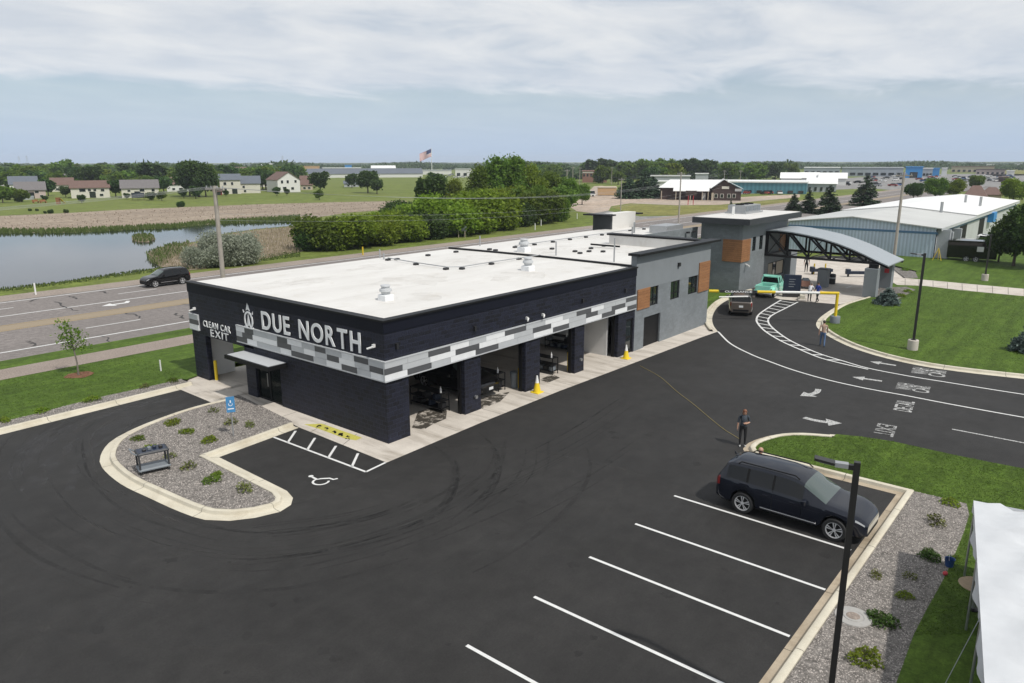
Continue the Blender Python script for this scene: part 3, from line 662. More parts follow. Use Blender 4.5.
for x0 in [29.0 + 12.2 * k - 61 for k in range(20)]: line('lane_dash', 'white_paint', [(x0, 71.9), (x0 + 3.6, 71.9)], w=0.16, parent=hw)
# turn arrow
ax, ay = G(118, 304)
MB().sheet([(ax + 0.62 * p, ay + q) for p, q in ((-2.2, 0), (-0.6, 0.75), (-0.6, 0.22), (1.0, 0.22), (1.8, 0.9), (2.1, 0.6), (1.3, -0.2), (-0.6, -0.2), (-0.6, -0.75))], 0.010).build('turn_arrow', 'white_paint', hw)
cr = MB()
for (u0, v0, u1, v1) in [(55, 301.5, 78, 311), (37, 299, 30, 301.5), (128, 313, 142, 318), (28, 340.5, 34, 346.5), (98, 335, 112, 341), (175, 313.5, 185, 318), (108, 293, 100, 291.5), (70, 296, 76, 299)]:
    a, b = G(u0, v0), G(u1, v1); p = [(a[0] + (b[0] - a[0]) * t + random.uniform(-.25, .25), a[1] + (b[1] - a[1]) * t + random.uniform(-.15, .15)) for t in np.linspace(0, 1, 9)]
    cr.ribbon(p, [random.uniform(0.08, 0.22) for _ in p], 0.010)
cr.build('tar_seam', 'crack_film', hw)

# ---------------------------------------------------------------- car park markings
def pxline(name, mat, *lists, w=0.11, z=0.008, sm=False):
    b = MB()
    for l in lists:
        p = PX(l)
        b.ribbon(smooth_path(p, 0.5) if sm else p, w, z)
    return b.build(name, mat, lot)
for x, y1 in ((23.12, 5.2), (20.31, 5.12), (17.51, 5.15), (14.71, 5.15), (11.91, 5.15), (9.11, 5.15), (25.6, 5.6)):
    if x == 25.6: continue
    MB().ribbon([(x, 11.38), (x, y1)], 0.105, 0.008).build('stall_line', 'white_paint', lot)
pxline('access_aisle_line', 'white_paint', [(273.8, 437.3), (366, 472)], [(366, 472), (385.6, 462.6)])
for a, b in (((295.6, 431), (288, 442.4)), ((315, 438), (307.5, 449.6)), ((336, 446), (328.5, 457.6)), ((358, 453.5), (352, 466.6))): pxline('aisle_stripe', 'white_paint', [a, b])
# wheelchair symbol
wc_ = G(320, 481); e1 = Vector((G(338, 480)[0] - G(306, 479)[0], G(338, 480)[1] - G(306, 479)[1])).normalized(); e2 = Vector((-e1.y, e1.x))
def wp(a, b): return (wc_[0] + e1.x * a + e2.x * b, wc_[1] + e1.y * a + e2.y * b)
b = MB()
arc = [(0.30 * math.cos(t) + 0.05, 0.30 * math.sin(t) - 0.05) for t in np.linspace(R(150), R(375), 14)]
b.ribbon([wp(*p) for p in arc], 0.085, 0.009); b.ribbon([wp(*p) for p in [(-0.42, 0.32), (-0.16, 0.12), (-0.02, 0.20), (0.30, 0.26), (0.48, 0.16), (0.62, 0.26)]], 0.10, 0.010)
b.sheet([wp(-0.50 + 0.10 * math.cos(t), 0.40 + 0.10 * math.sin(t)) for t in np.linspace(0, 2 * math.pi, 12)[:-1]], 0.0095)
b.build('wheelchair_symbol', 'white_paint', lot)
# yellow painted strip with worn black lettering on the concrete by the wall
yb = MB().sheet(PX([(304, 424.6), (322, 424.0), (362, 438.0), (356, 440.6), (345, 438.8), (318, 428.8)]), 0.0165).build('yellow_strip', 'yellow_paint', bpy.data.objects['concrete_apron'])
b = MB(); rs = random.Random(3)
for k in range(5):
    u, v = 319 + k * 7.2, 426.6 + k * 2.75
    for q in range(5):
        a = G(u + rs.uniform(-2.6, 2.6), v + rs.uniform(-1.6, 1.6)); c = G(u + rs.uniform(-2.6, 2.6), v + rs.uniform(-1.6, 1.6)); b.ribbon([a, c], 0.09, 0.019 + 0.0004 * q)
b.build('worn_lettering', 'trim_black', yb)
# drive lanes
pxline('lane_line', 'white_paint', [(718, 331.6), (731, 344), (753, 355.3), (768, 361), (793, 370), (828, 380), (868, 388.8), (908, 396), (948, 403.8), (1024, 417.5), (1100, 430)], w=0.13, sm=True)
ML = [(781, 300), (769, 307.3), (759.5, 314), (756.6, 319), (758, 323.8), (765.6, 331.6), (781, 341), (800, 349.6), (820, 357.8), (843, 363.8), (868, 369.4)]
MR = [(798, 302), (784, 309), (772.5, 315), (768.4, 319), (769, 323.8), (775, 330), (787.5, 339), (803, 346.8), (822, 354.6), (845, 361.6), (868, 368.2)]
pxline('median_line', 'white_paint', ML, w=0.14, sm=True)
pxline('median_line', 'white_paint', MR + [(908, 376), (948, 382.5), (1024, 394.5), (1100, 405)], w=0.13, sm=True)
pa, pb = smooth_path(PX(ML), 0.4), smooth_path(PX(MR), 0.4)
def along(p, t):
    f = t * (len(p) - 1); i = min(int(f), len(p) - 2); k = f - i; return (p[i][0] + (p[i + 1][0] - p[i][0]) * k, p[i][1] + (p[i + 1][1] - p[i][1]) * k)
for k in range(17):
    t = 0.02 + 0.055 * k
    MB().ribbon([along(pa, t), along(pb, min(0.99, t + 0.012))], 0.16, 0.0085).build('median_rung', 'white_paint', lot)
pxline('dashed_line', 'worn_paint', [(952, 429.2), (1024, 443), (1060, 450)], w=0.12)
pxline('tick_mark', 'white_paint', [(852, 286), (846, 288)], w=0.14, z=0.018)
def arrow(name, tip, tail, wide, bend=0.0, mat='worn_paint'):
    a, c = Vector(G(*tip)), Vector(G(*tail)); d = (c - a); L = d.length; d.normalize(); n = Vector((-d.y, d.x)); hl = L * 0.40
    b = MB(); b.sheet([tuple(a), tuple(a + d * hl + n * wide), tuple(a + d * hl - n * wide)], 0.008)
    pts = []
    for t in np.linspace(0, 1, 7): q = a + d * (hl + (L - hl) * t) + n * (bend * t * t); pts.append(tuple(q))
    b.ribbon(pts, wide * 0.62, 0.0086); return b.build(name, mat, lot)
arrow('lane_arrow', (870, 361.5), (896, 365.6), 0.42); arrow('lane_arrow', (852, 377), (882, 381.2), 0.42)
arrow('turning_arrow', (800, 396), (826, 392), 0.48, 0.55); arrow('turning_arrow', (842, 423.4), (805, 420.4), 0.50, -0.4)
def lane_text(body, u, v, wide, tall, dirn, mat='worn_paint'):
    """letters on the lane: tops point along dirn"""
    c = G(u, v); me = text_mesh(body, 1.0, 0.0, mat, 0.012, 'CENTER')
    vs = np.array([q.co[:] for q in me.vertices]); w0 = vs[:, 0].max() - vs[:, 0].min(); h0 = vs[:, 1].max()
    o = mesh_obj('lane_lettering', me, lot); o.scale = (wide / w0, tall / h0, 1); d = Vector(dirn).normalized(); ang = math.atan2(d.y, d.x) - math.pi / 2
    o.rotation_euler = (0, 0, ang); o.location = (c[0] - d.x * tall / 2, c[1] - d.y * tall / 2, 0.009); return o
lane_dir = Vector(G(852, 377)) - Vector(G(882, 381.2))
lane_text('WASH', 920, 370.8, 1.5, 0.85, lane_dir); lane_text('CAR', 937, 373.4, 1.6, 0.85, lane_dir)
lane_text('WASH', 904.5, 386.4, 1.3, 0.8, lane_dir); lane_text('CAR', 921, 389.2, 1.35, 0.8, lane_dir)
lane_text('DETAIL', 904, 406, 1.9, 0.80, lane_dir); lane_text('EXIT', 885.5, 430, 1.65, 0.80, -lane_dir, 'faint_paint')
# tyre marks, and pale streaks painted as wet sheen
def marks(mat, *lists, w=0.22, z=0.0045):
    b = MB()
    for l in lists:
        p = smooth_path(PX(l), 0.5); b.ribbon(p, [w * random.uniform(0.7, 1.2) for _ in p], z); z += 0.0002
    return b.build('tyre_mark', mat, lot)
# fine concentric marks swept round the planted island and out of the bays
def bundle(mat, path, n, spread, w0, w1, z0, seed, lo=0.12, hi=0.5):
    r_ = random.Random(seed); base = smooth_path(PX(path), 0.7)
    for k in range(n):
        off = r_.gauss(0, spread); p = offset_path(base, off); i0 = int(len(p) * r_.uniform(0, 1 - lo)); i1 = min(len(p), i0 + int(len(p) * r_.uniform(lo, hi)))
        q = [(x + 0.05 * math.sin(i * 0.8 + k), y) for i, (x, y) in enumerate(p[i0:i1]) if y < 22.0 or x < 17.5]
        if len(q) < 4: continue
        ww = r_.uniform(w0, w1); MB().ribbon(q, [ww * (0.25 + 0.75 * math.sin(math.pi * (i + 0.5) / len(q))) for i in range(len(q))], z0 + 0.00006 * k).build('tyre_mark', mat, lot)
SWEEP = [(500, 440), (492, 470), (440, 510), (360, 540), (260, 558), (160, 545), (85, 510), (52, 470), (60, 435), (100, 412), (160, 397), (200, 392)]
bundle('rubber_film', SWEEP, 44, 1.6, 0.04, 0.2, 0.0016, 1, 0.06, 0.35); bundle('scuff_film', SWEEP, 26, 2.2, 0.08, 0.3, 0.0008, 2)
bundle('rubber_film', [(640, 398), (590, 432), (520, 470), (450, 500), (360, 530), (250, 545)], 26, 1.2, 0.05, 0.13, 0.0056, 3)
bundle('rubber_film', [(436, 446), (453, 459), (457, 478), (446, 505), (410, 530)], 6, 0.10, 0.08, 0.2, 0.0072, 4, 0.5, 0.9); bundle('rubber_film', [(478, 431), (493, 446), (498, 463), (489, 492), (455, 520)], 6, 0.10, 0.08, 0.2, 0.0076, 5, 0.5, 0.9)
marks('sheen_film', [(192, 396), (140, 405), (90, 420), (40, 445), (10, 480)], [(205, 402), (150, 414), (105, 430), (62, 452), (30, 490)], w=0.75)  # wet sheen along the wheel paths, put in as pale colour
marks('sheen_film', [(180, 393), (120, 405), (60, 425), (15, 455)], [(212, 402), (165, 416), (120, 432), (85, 455), (70, 490)], w=0.35, z=0.0062)
rs = random.Random(8)
def arcs(mat, n, seed, w0, w1, z0):
    r_ = random.Random(seed)
    for k in range(n):
        cx_, cy_ = G(r_.uniform(250, 520), r_.uniform(470, 640)); rad = r_.uniform(5, 13); a0 = r_.uniform(0, 6.28); a1 = a0 + r_.uniform(0.5, 1.6)
        p = [(cx_ + rad * math.cos(t_), cy_ + rad * math.sin(t_)) for t_ in np.linspace(a0, a1, 22)]
        p = [q for q in p if q[1] < 21.6 and q[0] < 60]
        if len(p) < 6: continue
        MB().ribbon(p, [r_.uniform(w0, w1) for _ in p], z0 + 0.00012 * k).build('tyre_mark', mat, lot)
arcs('scuff_film', 5, 5, 0.10, 0.3, 0.0012)
sp_ = MB()
for k in range(70):
    u, v = rs.uniform(0, 1000), rs.uniform(400, 683); x, y = G(u, v)
    if y > 21.5 or not (4 < x < 60) or (y < 5.5): continue
    r0 = rs.choice((0.05, 0.08, 0.12, 0.2)); sp_.sheet([(x + r0 * rs.uniform(0.5, 1.3) * math.cos(a_), y + r0 * rs.uniform(0.5, 1.3) * math.sin(a_)) for a_ in np.linspace(0, 6.28, 11)[:-1]], 0.0068)
sp_.build('oil_spot', 'rubber_film', lot)
b = MB(); zt = 0.0165
for l in ([(195, 394), (222, 390), (246, 384)], [(214, 401), (238, 396), (256, 390)]): b.ribbon(smooth_path(PX(l), 0.4), 0.42, zt)
b.build('wheel_track', 'rubber_film', bpy.data.objects['concrete_apron'])
b = MB()
for poly in ([(412, 428), (418, 412), (432, 408), (447, 411), (446, 419), (432, 425), (424, 430)], [(470, 404), (488, 396), (510, 392), (500, 402), (482, 409)], [(540, 380), (552, 374), (560, 378), (548, 383)]): b.sheet(PX(poly), zt + 0.001)
b.build('damp_patch', 'damp_film', bpy.data.objects['concrete_apron'])
MB().tube([(*p, 0.014) for p in smooth_path(PX([(640, 366), (660, 377), (676, 391), (693, 404), (712, 420), (726, 431), (741, 440)]), 0.6)], 0.013, 5).build('hose', 'hose', label='thin yellowish hose lying across the asphalt towards the standing woman', cat='hose')
MB().lathe([(0.0, 0.03), (0.24, 0.03), (0.25, 0.012), (0.26, 0.012), (0.28, 0.028), (0.46, 0.02), (0.48, -0.06)], (*G(853, 617, 0.1), 0.11), 28).build('manhole_cover', 'manhole_grey', smooth=30, label='round concrete manhole collar in the gravel bed beside the near lamp post', cat='manhole')
mc = bpy.data.objects['manhole_cover']; x0, y0 = G(853, 617, 0.1)
MB().lathe([(0.0, 0.0), (0.17, 0.0), (0.18, -0.01)], (x0, y0, 0.147), 20).build('cover_plate', 'path', mc)

# ---------------------------------------------------------------- pond, marsh, fields, far paving
POND = PX([(-80, 300), (0, 288.8), (50, 282.5), (100, 276), (140, 271), (160, 266), (150, 260), (147.5, 254), (158, 249), (175, 245), (200, 240), (225, 233), (256, 228.6), (298, 225), (300, 220.5), (256, 222.5), (212, 224), (175, 227.5), (125, 230), (70, 232.5), (0, 232.8), (-80, 234)])
sheet('pond', POND, -0.07, 'water')
MARSH = PX([(-80, 217), (0, 215.5), (60, 213), (130, 209), (256, 204), (330, 202), (406, 200.5), (410, 208), (350, 212), (300, 219.5), (256, 222), (212, 223.6), (175, 227), (125, 229.6), (70, 232), (0, 232.4), (-80, 233.6)])
sheet('marsh', MARSH, -0.09, 'marsh')
MARSH2 = PX([(300, 226), (306, 250), (270, 257), (240, 262), (205, 268), (172, 271), (153, 262), (150, 255), (160, 250), (180, 246), (205, 241), (228, 234), (258, 229.6)])
sheet('reed_bank', MARSH2, -0.08, 'marsh')
sheet('dirt_lot', PX([(569, 206), (583, 197), (594, 186), (603, 185.5), (611, 195), (656, 197), (700, 199), (765, 195.5), (800, 194), (800, 197), (765, 200), (720, 204.5), (677, 205), (630, 203), (611, 206), (609, 210), (595, 213), (577, 211)]), -0.09, 'dirt')
sheet('side_road', PX([(590, 213.5), (608, 210.5), (640, 216), (700, 215), (740, 210), (800, 206), (860, 202), (860, 205), (800, 210), (740, 215), (700, 221), (600, 222)]), -0.085, 'far_asphalt')
sheet('dry_meadow', PX([(611, 207), (630, 203.5), (677, 205.5), (720, 205), (765, 200.5), (800, 199), (815, 202), (740, 209.5), (700, 214.5), (640, 215)]), -0.10, 'dry_grass')
sheet('distant_car_park', PX([(740, 194), (800, 191), (870, 188), (905, 191), (980, 190), (1060, 186), (1060, 174.5), (980, 173.5), (900, 174.5), (800, 181), (740, 187)]), -0.09, 'far_asphalt')
sheet('cross_road', PX([(860, 205), (880, 200), (903, 194), (925, 190), (905, 188), (880, 192), (862, 199)]), -0.08, 'far_asphalt')
sheet('grain_field', PX([(985, 176), (1100, 174), (1100, 168), (1005, 169)]), -0.09, 'dry_grass')
sheet('far_field', PX([(330, 186), (440, 187), (560, 184), (560, 176.5), (440, 177), (385, 178)]), -0.10, 'meadow')

# gravel stones as relief on the beds (nobody could count them)
def stones(name, poly, n, z, r0, r1, label):
    pts = np.array(scatter(poly, n)); n = len(pts); r = rng.uniform(r0, r1, n)
    base = np.array([(1, 0, 0), (0, 1, 0), (-1, 0, 0), (0, -1, 0), (0, 0, 0.75)], dtype=float)
    V = base[None] * (r[:, None, None] * rng.uniform(0.7, 1.3, (n, 5, 1)))
    a = rng.uniform(0, 6.28, n); ca, sa = np.cos(a)[:, None], np.sin(a)[:, None]
    x = V[:, :, 0] * ca - V[:, :, 1] * sa; y = V[:, :, 0] * sa + V[:, :, 1] * ca
    V[:, :, 0] = x + pts[:, 0:1]; V[:, :, 1] = y + pts[:, 1:2]; V[:, :, 2] += z
    me = bpy.data.meshes.new(name); me.vertices.add(5 * n); me.vertices.foreach_set('co', V.reshape(-1).astype(np.float32))
    tri = np.array([(0, 1, 4), (1, 2, 4), (2, 3, 4), (3, 0, 4)]); T = (tri[None] + 5 * np.arange(n)[:, None, None]).reshape(-1)
    me.loops.add(len(T)); me.loops.foreach_set('vertex_index', T.astype(np.int32)); k = len(T) // 3
    me.polygons.add(k); me.polygons.foreach_set('loop_start', np.arange(0, 3 * k, 3, dtype=np.int32)); me.polygons.foreach_set('loop_total', np.full(k, 3, dtype=np.int32))
    me.materials.append(m_('stone')); me.update(calc_edges=True); me.validate()
    return mesh_obj(name, me, kind='stuff', label=label, cat='gravel')
stones('gravel', ISL, 26000, 0.108, 0.012, 0.036, 'grey and pink landscaping gravel covering the planted island')
stones('gravel', BED, 26000, 0.098, 0.010, 0.030, 'grey and pink landscaping gravel along the parking kerb')
stones('gravel', EXITSTRIP, 9000, 0.088, 0.015, 0.04, 'grey gravel strip along the exit lane kerb')

def grass(name, poly, n, z, h0, h1, label):
    pts = np.array(scatter(poly, n)); m = len(pts); a = rng.uniform(0, 6.28, m); h = rng.uniform(h0, h1, m); w_ = h * 0.35
    dx, dy = np.cos(a) * w_, np.sin(a) * w_; lx, ly = rng.normal(size=m) * 1.3 * h, rng.normal(size=m) * 1.3 * h - 0.3 * h; x, y = pts[:, 0], pts[:, 1]; zb_ = np.full(m, z - 0.002)
    Q = np.stack([np.stack([x - dx, y - dy, zb_], 1), np.stack([x + dx, y + dy, zb_], 1), np.stack([x + dx * 0.4 + lx, y + dy * 0.4 + ly, zb_ + h], 1), np.stack([x - dx * 0.4 + lx, y - dy * 0.4 + ly, zb_ + h * 0.9], 1)], 1)
    return mesh_obj(name, quads_mesh(name, Q, 'grass_blade'), kind='stuff', label=label, cat='grass')
# ================================================================== CAR WASH BUILDING
FX, FY = 19.85, 23.45                                        # near corner
cw = thing('car_wash_building', 'dark navy and grey car wash with white flat roof and open bays', 'building', (FX, FY, 0), world=True)
def part(name, mat, fn, parent=None, smooth=None, label=None):
    b = MB(); fn(b); o = b.build(name, mat, parent or cw, smooth)
    if label: o['label'] = label
    return o
def bx(name, mat, *boxes, parent=None, label=None):
    return part(name, mat, lambda b: [b.box(*q) for q in boxes], parent, None, label)
PIERS = [(FX, 21.15), (24.75, 25.9), (29.45, 30.7), (34.0, 34.95), (38.7, 39.62)]
for i, (a, b_) in enumerate(PIERS):
    bx('pier', 'navy_block', (a, FY, 0.0, b_, FY + (0.42 if i else 0.75), 2.86))
    if i: bx('door_track', 'black_metal', (a - 0.08, FY + 0.22, 0, a - 0.002, FY + 0.42, 2.86))
bx('wall', 'navy_block', (39.62, FY, 2.28, 40.68, FY + 0.4, 2.86), (40.5, FY, 0, 40.68, FY + 0.4, 2.28))
fw = bx('front_wall', 'navy_block', (FX + 0.42, FY, 2.86, 40.68, FY + 0.40, 4.95))
lw_ = bx('end_wall', 'navy_block', (FX, FY, 2.86, FX + 0.42, 34.6, 4.95), (FX, 34.6, 2.62, FX + 0.42, 40.0, 4.95), (FX, FY + 0.75, 0, FX + 0.42, 31.45, 2.86), (FX, 33.7, 0, FX + 0.75, 34.6, 2.62), (FX, 38.6, 0, FX + 0.32, 40.0, 2.62))
bx('upper_fascia', 'navy_smooth', (FX - 0.035, FY - 0.035, 4.952, 40.70, FY + 0.40, 5.44), (FX - 0.035, FY + 0.40, 4.952, FX + 0.42, 40.03, 5.44))
bx('roof_cap', 'cap_black', (FX - 0.10, FY - 0.10, 5.442, 40.72, FY + 0.32, 5.53), (FX - 0.10, FY + 0.32, 5.442, FX + 0.32, 40.08, 5.53))
def roofz(x, y): return 5.46 + 0.05 * math.sin(math.pi * (y - 23.7) / 16.3)        # barely crowned for drainage
def roofgrid(b, x0, x1, y0, y1, dz=0.0, nx=14, ny=8):
    xs = np.linspace(x0, x1, nx); ys = np.linspace(y0, y1, ny); vs = [(x, y, roofz(x, y) + dz) for x in xs for y in ys]
    b.add(vs, [(i * ny + j, (i + 1) * ny + j, (i + 1) * ny + j + 1, i * ny + j + 1) for i in range(nx - 1) for j in range(ny - 1)])
rf = part('roof', 'membrane', lambda b: (roofgrid(b, FX + 0.2, 40.8, FY + 0.2, 40.0), roofgrid(b, 40.8, 50.95, FY + 0.3, 40.0), roofgrid(b, 50.95, 66.0, 31.6, 40.0)), smooth=30)
part('back_wall', 'navy_block', lambda b: [b.add([(x0, 40.0, 0), (x1, 40.0, 0), (x1, 40.0, roofz(x1, 40) + 0.0), (x0, 40.0, roofz(x0, 40))], [(1, 0, 3, 2)]) for x0, x1 in ((28.5, 34.4), (34.4, 41.5), (41.5, 57), (57, 66))] + [b.add([(20.3, 40.0, 2.5), (28.5, 40.0, 2.5), (28.5, 40.0, roofz(28.5, 40)), (20.3, 40.0, roofz(20.3, 40))], [(1, 0, 3, 2)])])
part('roof_divider', 'cap_black', lambda b: [b.add([(x, y, roofz(x, y) + h) for x, h in ((40.66, 0.0), (40.66, 0.13), (40.9, 0.13), (40.9, 0.0)) for y in (23.8, 32, 40.0)], [(0, 1, 4, 3), (1, 2, 5, 4), (3, 4, 7, 6), (4, 5, 8, 7), (6, 7, 10, 9), (7, 8, 11, 10)])], rf)
# welded membrane seams: thin laps
part('membrane_lap', 'membrane', lambda b: [roofgrid(b, 20.3, 40.6, y, y + 0.10, 0.003, 14, 2) for y in (29.0, 34.5)], rf)
rs = random.Random(21)
for (cx_, cy_, r_) in ((24.5, 26.5, 1.3), (28.0, 30.5, 2.0), (33.5, 27.0, 1.7), (37.5, 33.5, 2.2), (30.5, 36.5, 1.8), (24.0, 35.0, 1.6), (39.3, 25.2, 1.0), (45.5, 33.0, 2.0), (47.5, 27.5, 1.3), (55.0, 36.0, 2.0)):
    p = [(cx_ + r_ * rs.uniform(0.5, 1.2) * math.cos(a) * 1.4, cy_ + r_ * rs.uniform(0.5, 1.2) * math.sin(a)) for a in np.linspace(0, 6.28, 19)[:-1]]
    p = smooth_path(p, 0.4, True); MB().add([(x, y, roofz(x, y) + 0.010) for x, y in p], [tuple(range(len(p)))]).build('ponding_stain', 'roof_stain', rf)
# interior of the bays and of the exit tunnel
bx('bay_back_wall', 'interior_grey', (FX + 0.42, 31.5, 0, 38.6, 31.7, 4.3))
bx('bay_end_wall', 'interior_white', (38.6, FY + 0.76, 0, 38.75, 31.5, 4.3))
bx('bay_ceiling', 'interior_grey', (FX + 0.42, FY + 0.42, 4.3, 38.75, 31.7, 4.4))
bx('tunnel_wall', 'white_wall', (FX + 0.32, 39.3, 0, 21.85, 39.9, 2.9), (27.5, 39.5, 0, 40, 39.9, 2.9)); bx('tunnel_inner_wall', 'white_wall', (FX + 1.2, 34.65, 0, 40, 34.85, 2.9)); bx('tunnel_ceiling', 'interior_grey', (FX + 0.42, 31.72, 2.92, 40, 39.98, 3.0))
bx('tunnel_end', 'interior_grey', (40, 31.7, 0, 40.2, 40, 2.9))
# chequered band of panels
def band(face, t0, t1, rows, seed, z0=2.83, z1=3.75):
    """face 'y': along X on the front, 'x': along Y on the end wall"""
    rs = random.Random(seed); hgt = (z1 - z0 - 0.10) / 3; out = 0.09
    def q(a, b, za, zb, d0, d1): return (a, FY - d1, za, b, FY - d0, zb) if face == 'y' else (FX - d1, a, za, FX - d0, b, zb)
    back = bx('band_frame', 'panel_light', q(t0, t1, z0, z0 + 0.05, 0.0, out + 0.02), q(t0, t1, z1 - 0.05, z1, 0.0, out + 0.02), q(t0, t1, z0 + 0.05, z1 - 0.05, 0.0, 0.05))
    for r in range(3):
        za = z1 - 0.05 - (r + 1) * hgt; pos = t0; k = 0; seq = rows[r]
        while pos < t1 - 0.05:
            ln = (0.85 if (k == 0 and r == 1) else 1.0 if face == 'x' else 1.45) * rs.uniform(0.82, 1.22); e = min(pos + ln, t1)
            if t1 - e < 0.4: e = t1
            c = seq[k % len(seq)]
            bx('band_panel', {'W': 'panel_white', 'L': 'panel_light', 'D': 'panel_dark'}[c], q(pos + 0.006, e - 0.006, za + 0.006, za + hgt - 0.006, 0.05, out), parent=back); pos = e; k += 1
    return back
band('y', FX - 0.11, 40.66, ['LLDWLWDLWLDW', 'DLWDWWLDWLDL', 'WDLWDLLWDLWD'], 4)
band('x', FY, 35.1, ['LDWLDLWDLLDWLL', 'DLWDLWLDWWDLW', 'WLDWLDDWLLWDWL'], 9)
band('x', 39.05, 40.03, ['L', 'D', 'W'], 3)
# lettering
def wall_text(name, body, y_left, y_right, z0, z1, bold, ext=0.015):
    me = text_mesh(body, 1.0, ext, 'letter_white', bold); vs = np.array([v.co[:] for v in me.vertices]); a, b_ = vs.min(0), vs.max(0)
    sx, sy = (y_left - y_right) / (b_[0] - a[0]), (z1 - z0) / (b_[1] - a[1])
    me.transform(Matrix.Translation((-a[0], -a[1], 0))); me.transform(Matrix.Diagonal((sx, sy, 1, 1)))
    me.transform(Matrix(((0, 0, -1, FX - 0.03 - ext), (-1, 0, 0, y_left), (0, 1, 0, z0), (0, 0, 0, 1)))); me.transform(Matrix.Translation((-FX, -FY, 0)))
    return mesh_obj(name, me, cw)
# each letter a piece of its own
def letters(word, y_left, y_right, z0, z1, bold, gap=0.16):
    ws = []
    for ch in word:
        if ch == ' ': ws.append(0.32); continue
        me = text_mesh(ch, 1.0, 0.01, 'letter_white', bold); vs = np.array([v.co[:] for v in me.vertices]); ws.append(vs[:, 0].max() - vs[:, 0].min()); bpy.data.meshes.remove(me)
    tot = sum(ws) + gap * (len(word) - 1); k = (y_left - y_right) / tot; y = y_left
    for ch, w in zip(word, ws):
        if ch != ' ': wall_text('letter', ch, y, y - w * k, z0, z1, bold)
        y -= (w + gap) * k
letters('DUE NORTH', 32.65, 24.95, 3.86, 4.78, 0.020)
letters('CLEAN CAR', 38.55, 35.75, 3.17, 3.52, 0.004, 0.16); letters('EXIT', 37.85, 36.0, 2.70, 3.10, 0.008, 0.16)
def emblem(b):
    cy_, cz_ = 33.9, 4.12
    def P3(y, z, d): return (FX - d, cy_ - y, cz_ + z)
    def plate(poly, d0=0.005, d1=0.04):
        n = len(poly); b.add([P3(y, z, d0) for y, z in poly] + [P3(y, z, d1) for y, z in poly], [tuple(range(n, 2 * n)), tuple(range(n - 1, -1, -1))] + [(i, (i + 1) % n, n + (i + 1) % n, n + i) for i in range(n)])
    for a in np.arange(0, 24):
        t0, t1 = 2 * math.pi * a / 24, 2 * math.pi * (a + 1) / 24
        plate([(0.40 * math.sin(t0), 0.48 * math.cos(t0)), (0.40 * math.sin(t1), 0.48 * math.cos(t1)), (0.30 * math.sin(t1), 0.38 * math.cos(t1)), (0.30 * math.sin(t0), 0.38 * math.cos(t0))])
    plate([(0, 0.34), (0.12, -0.18), (0.17, -0.34), (0, -0.26), (-0.17, -0.34), (-0.12, -0.18)])
    plate([(0, 0.92), (0.17, 0.50), (0, 0.58), (-0.17, 0.50)]); plate([(-0.16, -0.46), (0.16, -0.46), (0, -0.80)])
    for s in (-1, 1): plate([(s * 0.34, 0.40), (s * 0.46, 0.52), (s * 0.42, 0.34)]); plate([(s * 0.30, -0.40), (s * 0.46, -0.52), (s * 0.40, -0.32)])
part('emblem', 'letter_white', emblem)
# glazed customer door, its column and flat canopy
en = part('entrance_frame', 'black_metal', lambda b: [b.box(FX + 0.10, y, 0, FX + 0.2, y + 0.09, 2.30) for y in (31.46, 32.55, 33.60)] + [b.box(FX + 0.10, 31.55, z, FX + 0.2, 33.60, z + 0.09) for z in (0.0, 2.21)])
bx('pane', 'clear_glass', (FX + 0.14, 31.55, 0.09, FX + 0.155, 32.55, 2.21), parent=en); bx('pane', 'clear_glass', (FX + 0.14, 32.64, 0.09, FX + 0.155, 33.60, 2.21), parent=en)
bx('door_pull', 'steel', (FX + 0.04, 32.70, 0.8, FX + 0.08, 32.74, 1.5), parent=en)
bx('wall_over_door', 'navy_block', (FX + 0.002, 31.452, 2.30, FX + 0.40, 33.698, 2.858))
aw = bx('entrance_canopy_slab', 'black_metal', (18.75, 30.75, 2.20, FX - 0.002, 34.7, 2.40), label='thin flat black canopy over the glass door')
bx('canopy_deck', 'panel_light', (18.85, 30.85, 2.402, FX - 0.01, 34.6, 2.415), parent=aw)
bx('vestibule_wall', 'white_wall', (23.5, 31.72, 0, 23.6, 34.6, 2.9)); bx('counter', 'tan_wicker', (21.6, 31.9, 0.012, 22.3, 33.0, 0.95))
# bay wall lamps and cameras
for u, v in ((396, 346), (474, 328.5), (582, 300.5), (624.7, 290.5)):
    d = ray(u, v); t = FY / d.y; x, z = d.x * t, d.z * t + CAM_H
    bx('wall_lamp', 'black_plastic', (x - 0.06, FY - 0.12, z - 0.12, x + 0.06, FY - 0.002, z + 0.12))
for u, v in ((526, 319), (542, 315.5)):
    d = ray(u, v); t = FY / d.y; x, z = d.x * t, d.z * t + CAM_H
    part('camera_housing', 'white_plastic', lambda b: (b.cyl((x - 0.20, FY - 0.28, z - 0.03), (x + 0.08, FY - 0.10, z + 0.03), 0.045, n=8), b.box(x - 0.04, FY - 0.13, z - 0.02, x + 0.04, FY - 0.001, z + 0.12)))
for u, v in ((374, 347), (195, 309.5)):
    d = ray(u, v); t = FX / d.x; y, z = d.y * t, d.z * t + CAM_H
    part('camera_housing', 'white_plastic', lambda b: (b.cyl((FX - 0.26, y + 0.16, z - 0.06), (FX - 0.10, y - 0.08, z + 0.04), 0.045, n=8), b.box(FX - 0.13, y - 0.1, z, FX - 0.001, y + 0.0, z + 0.14)))
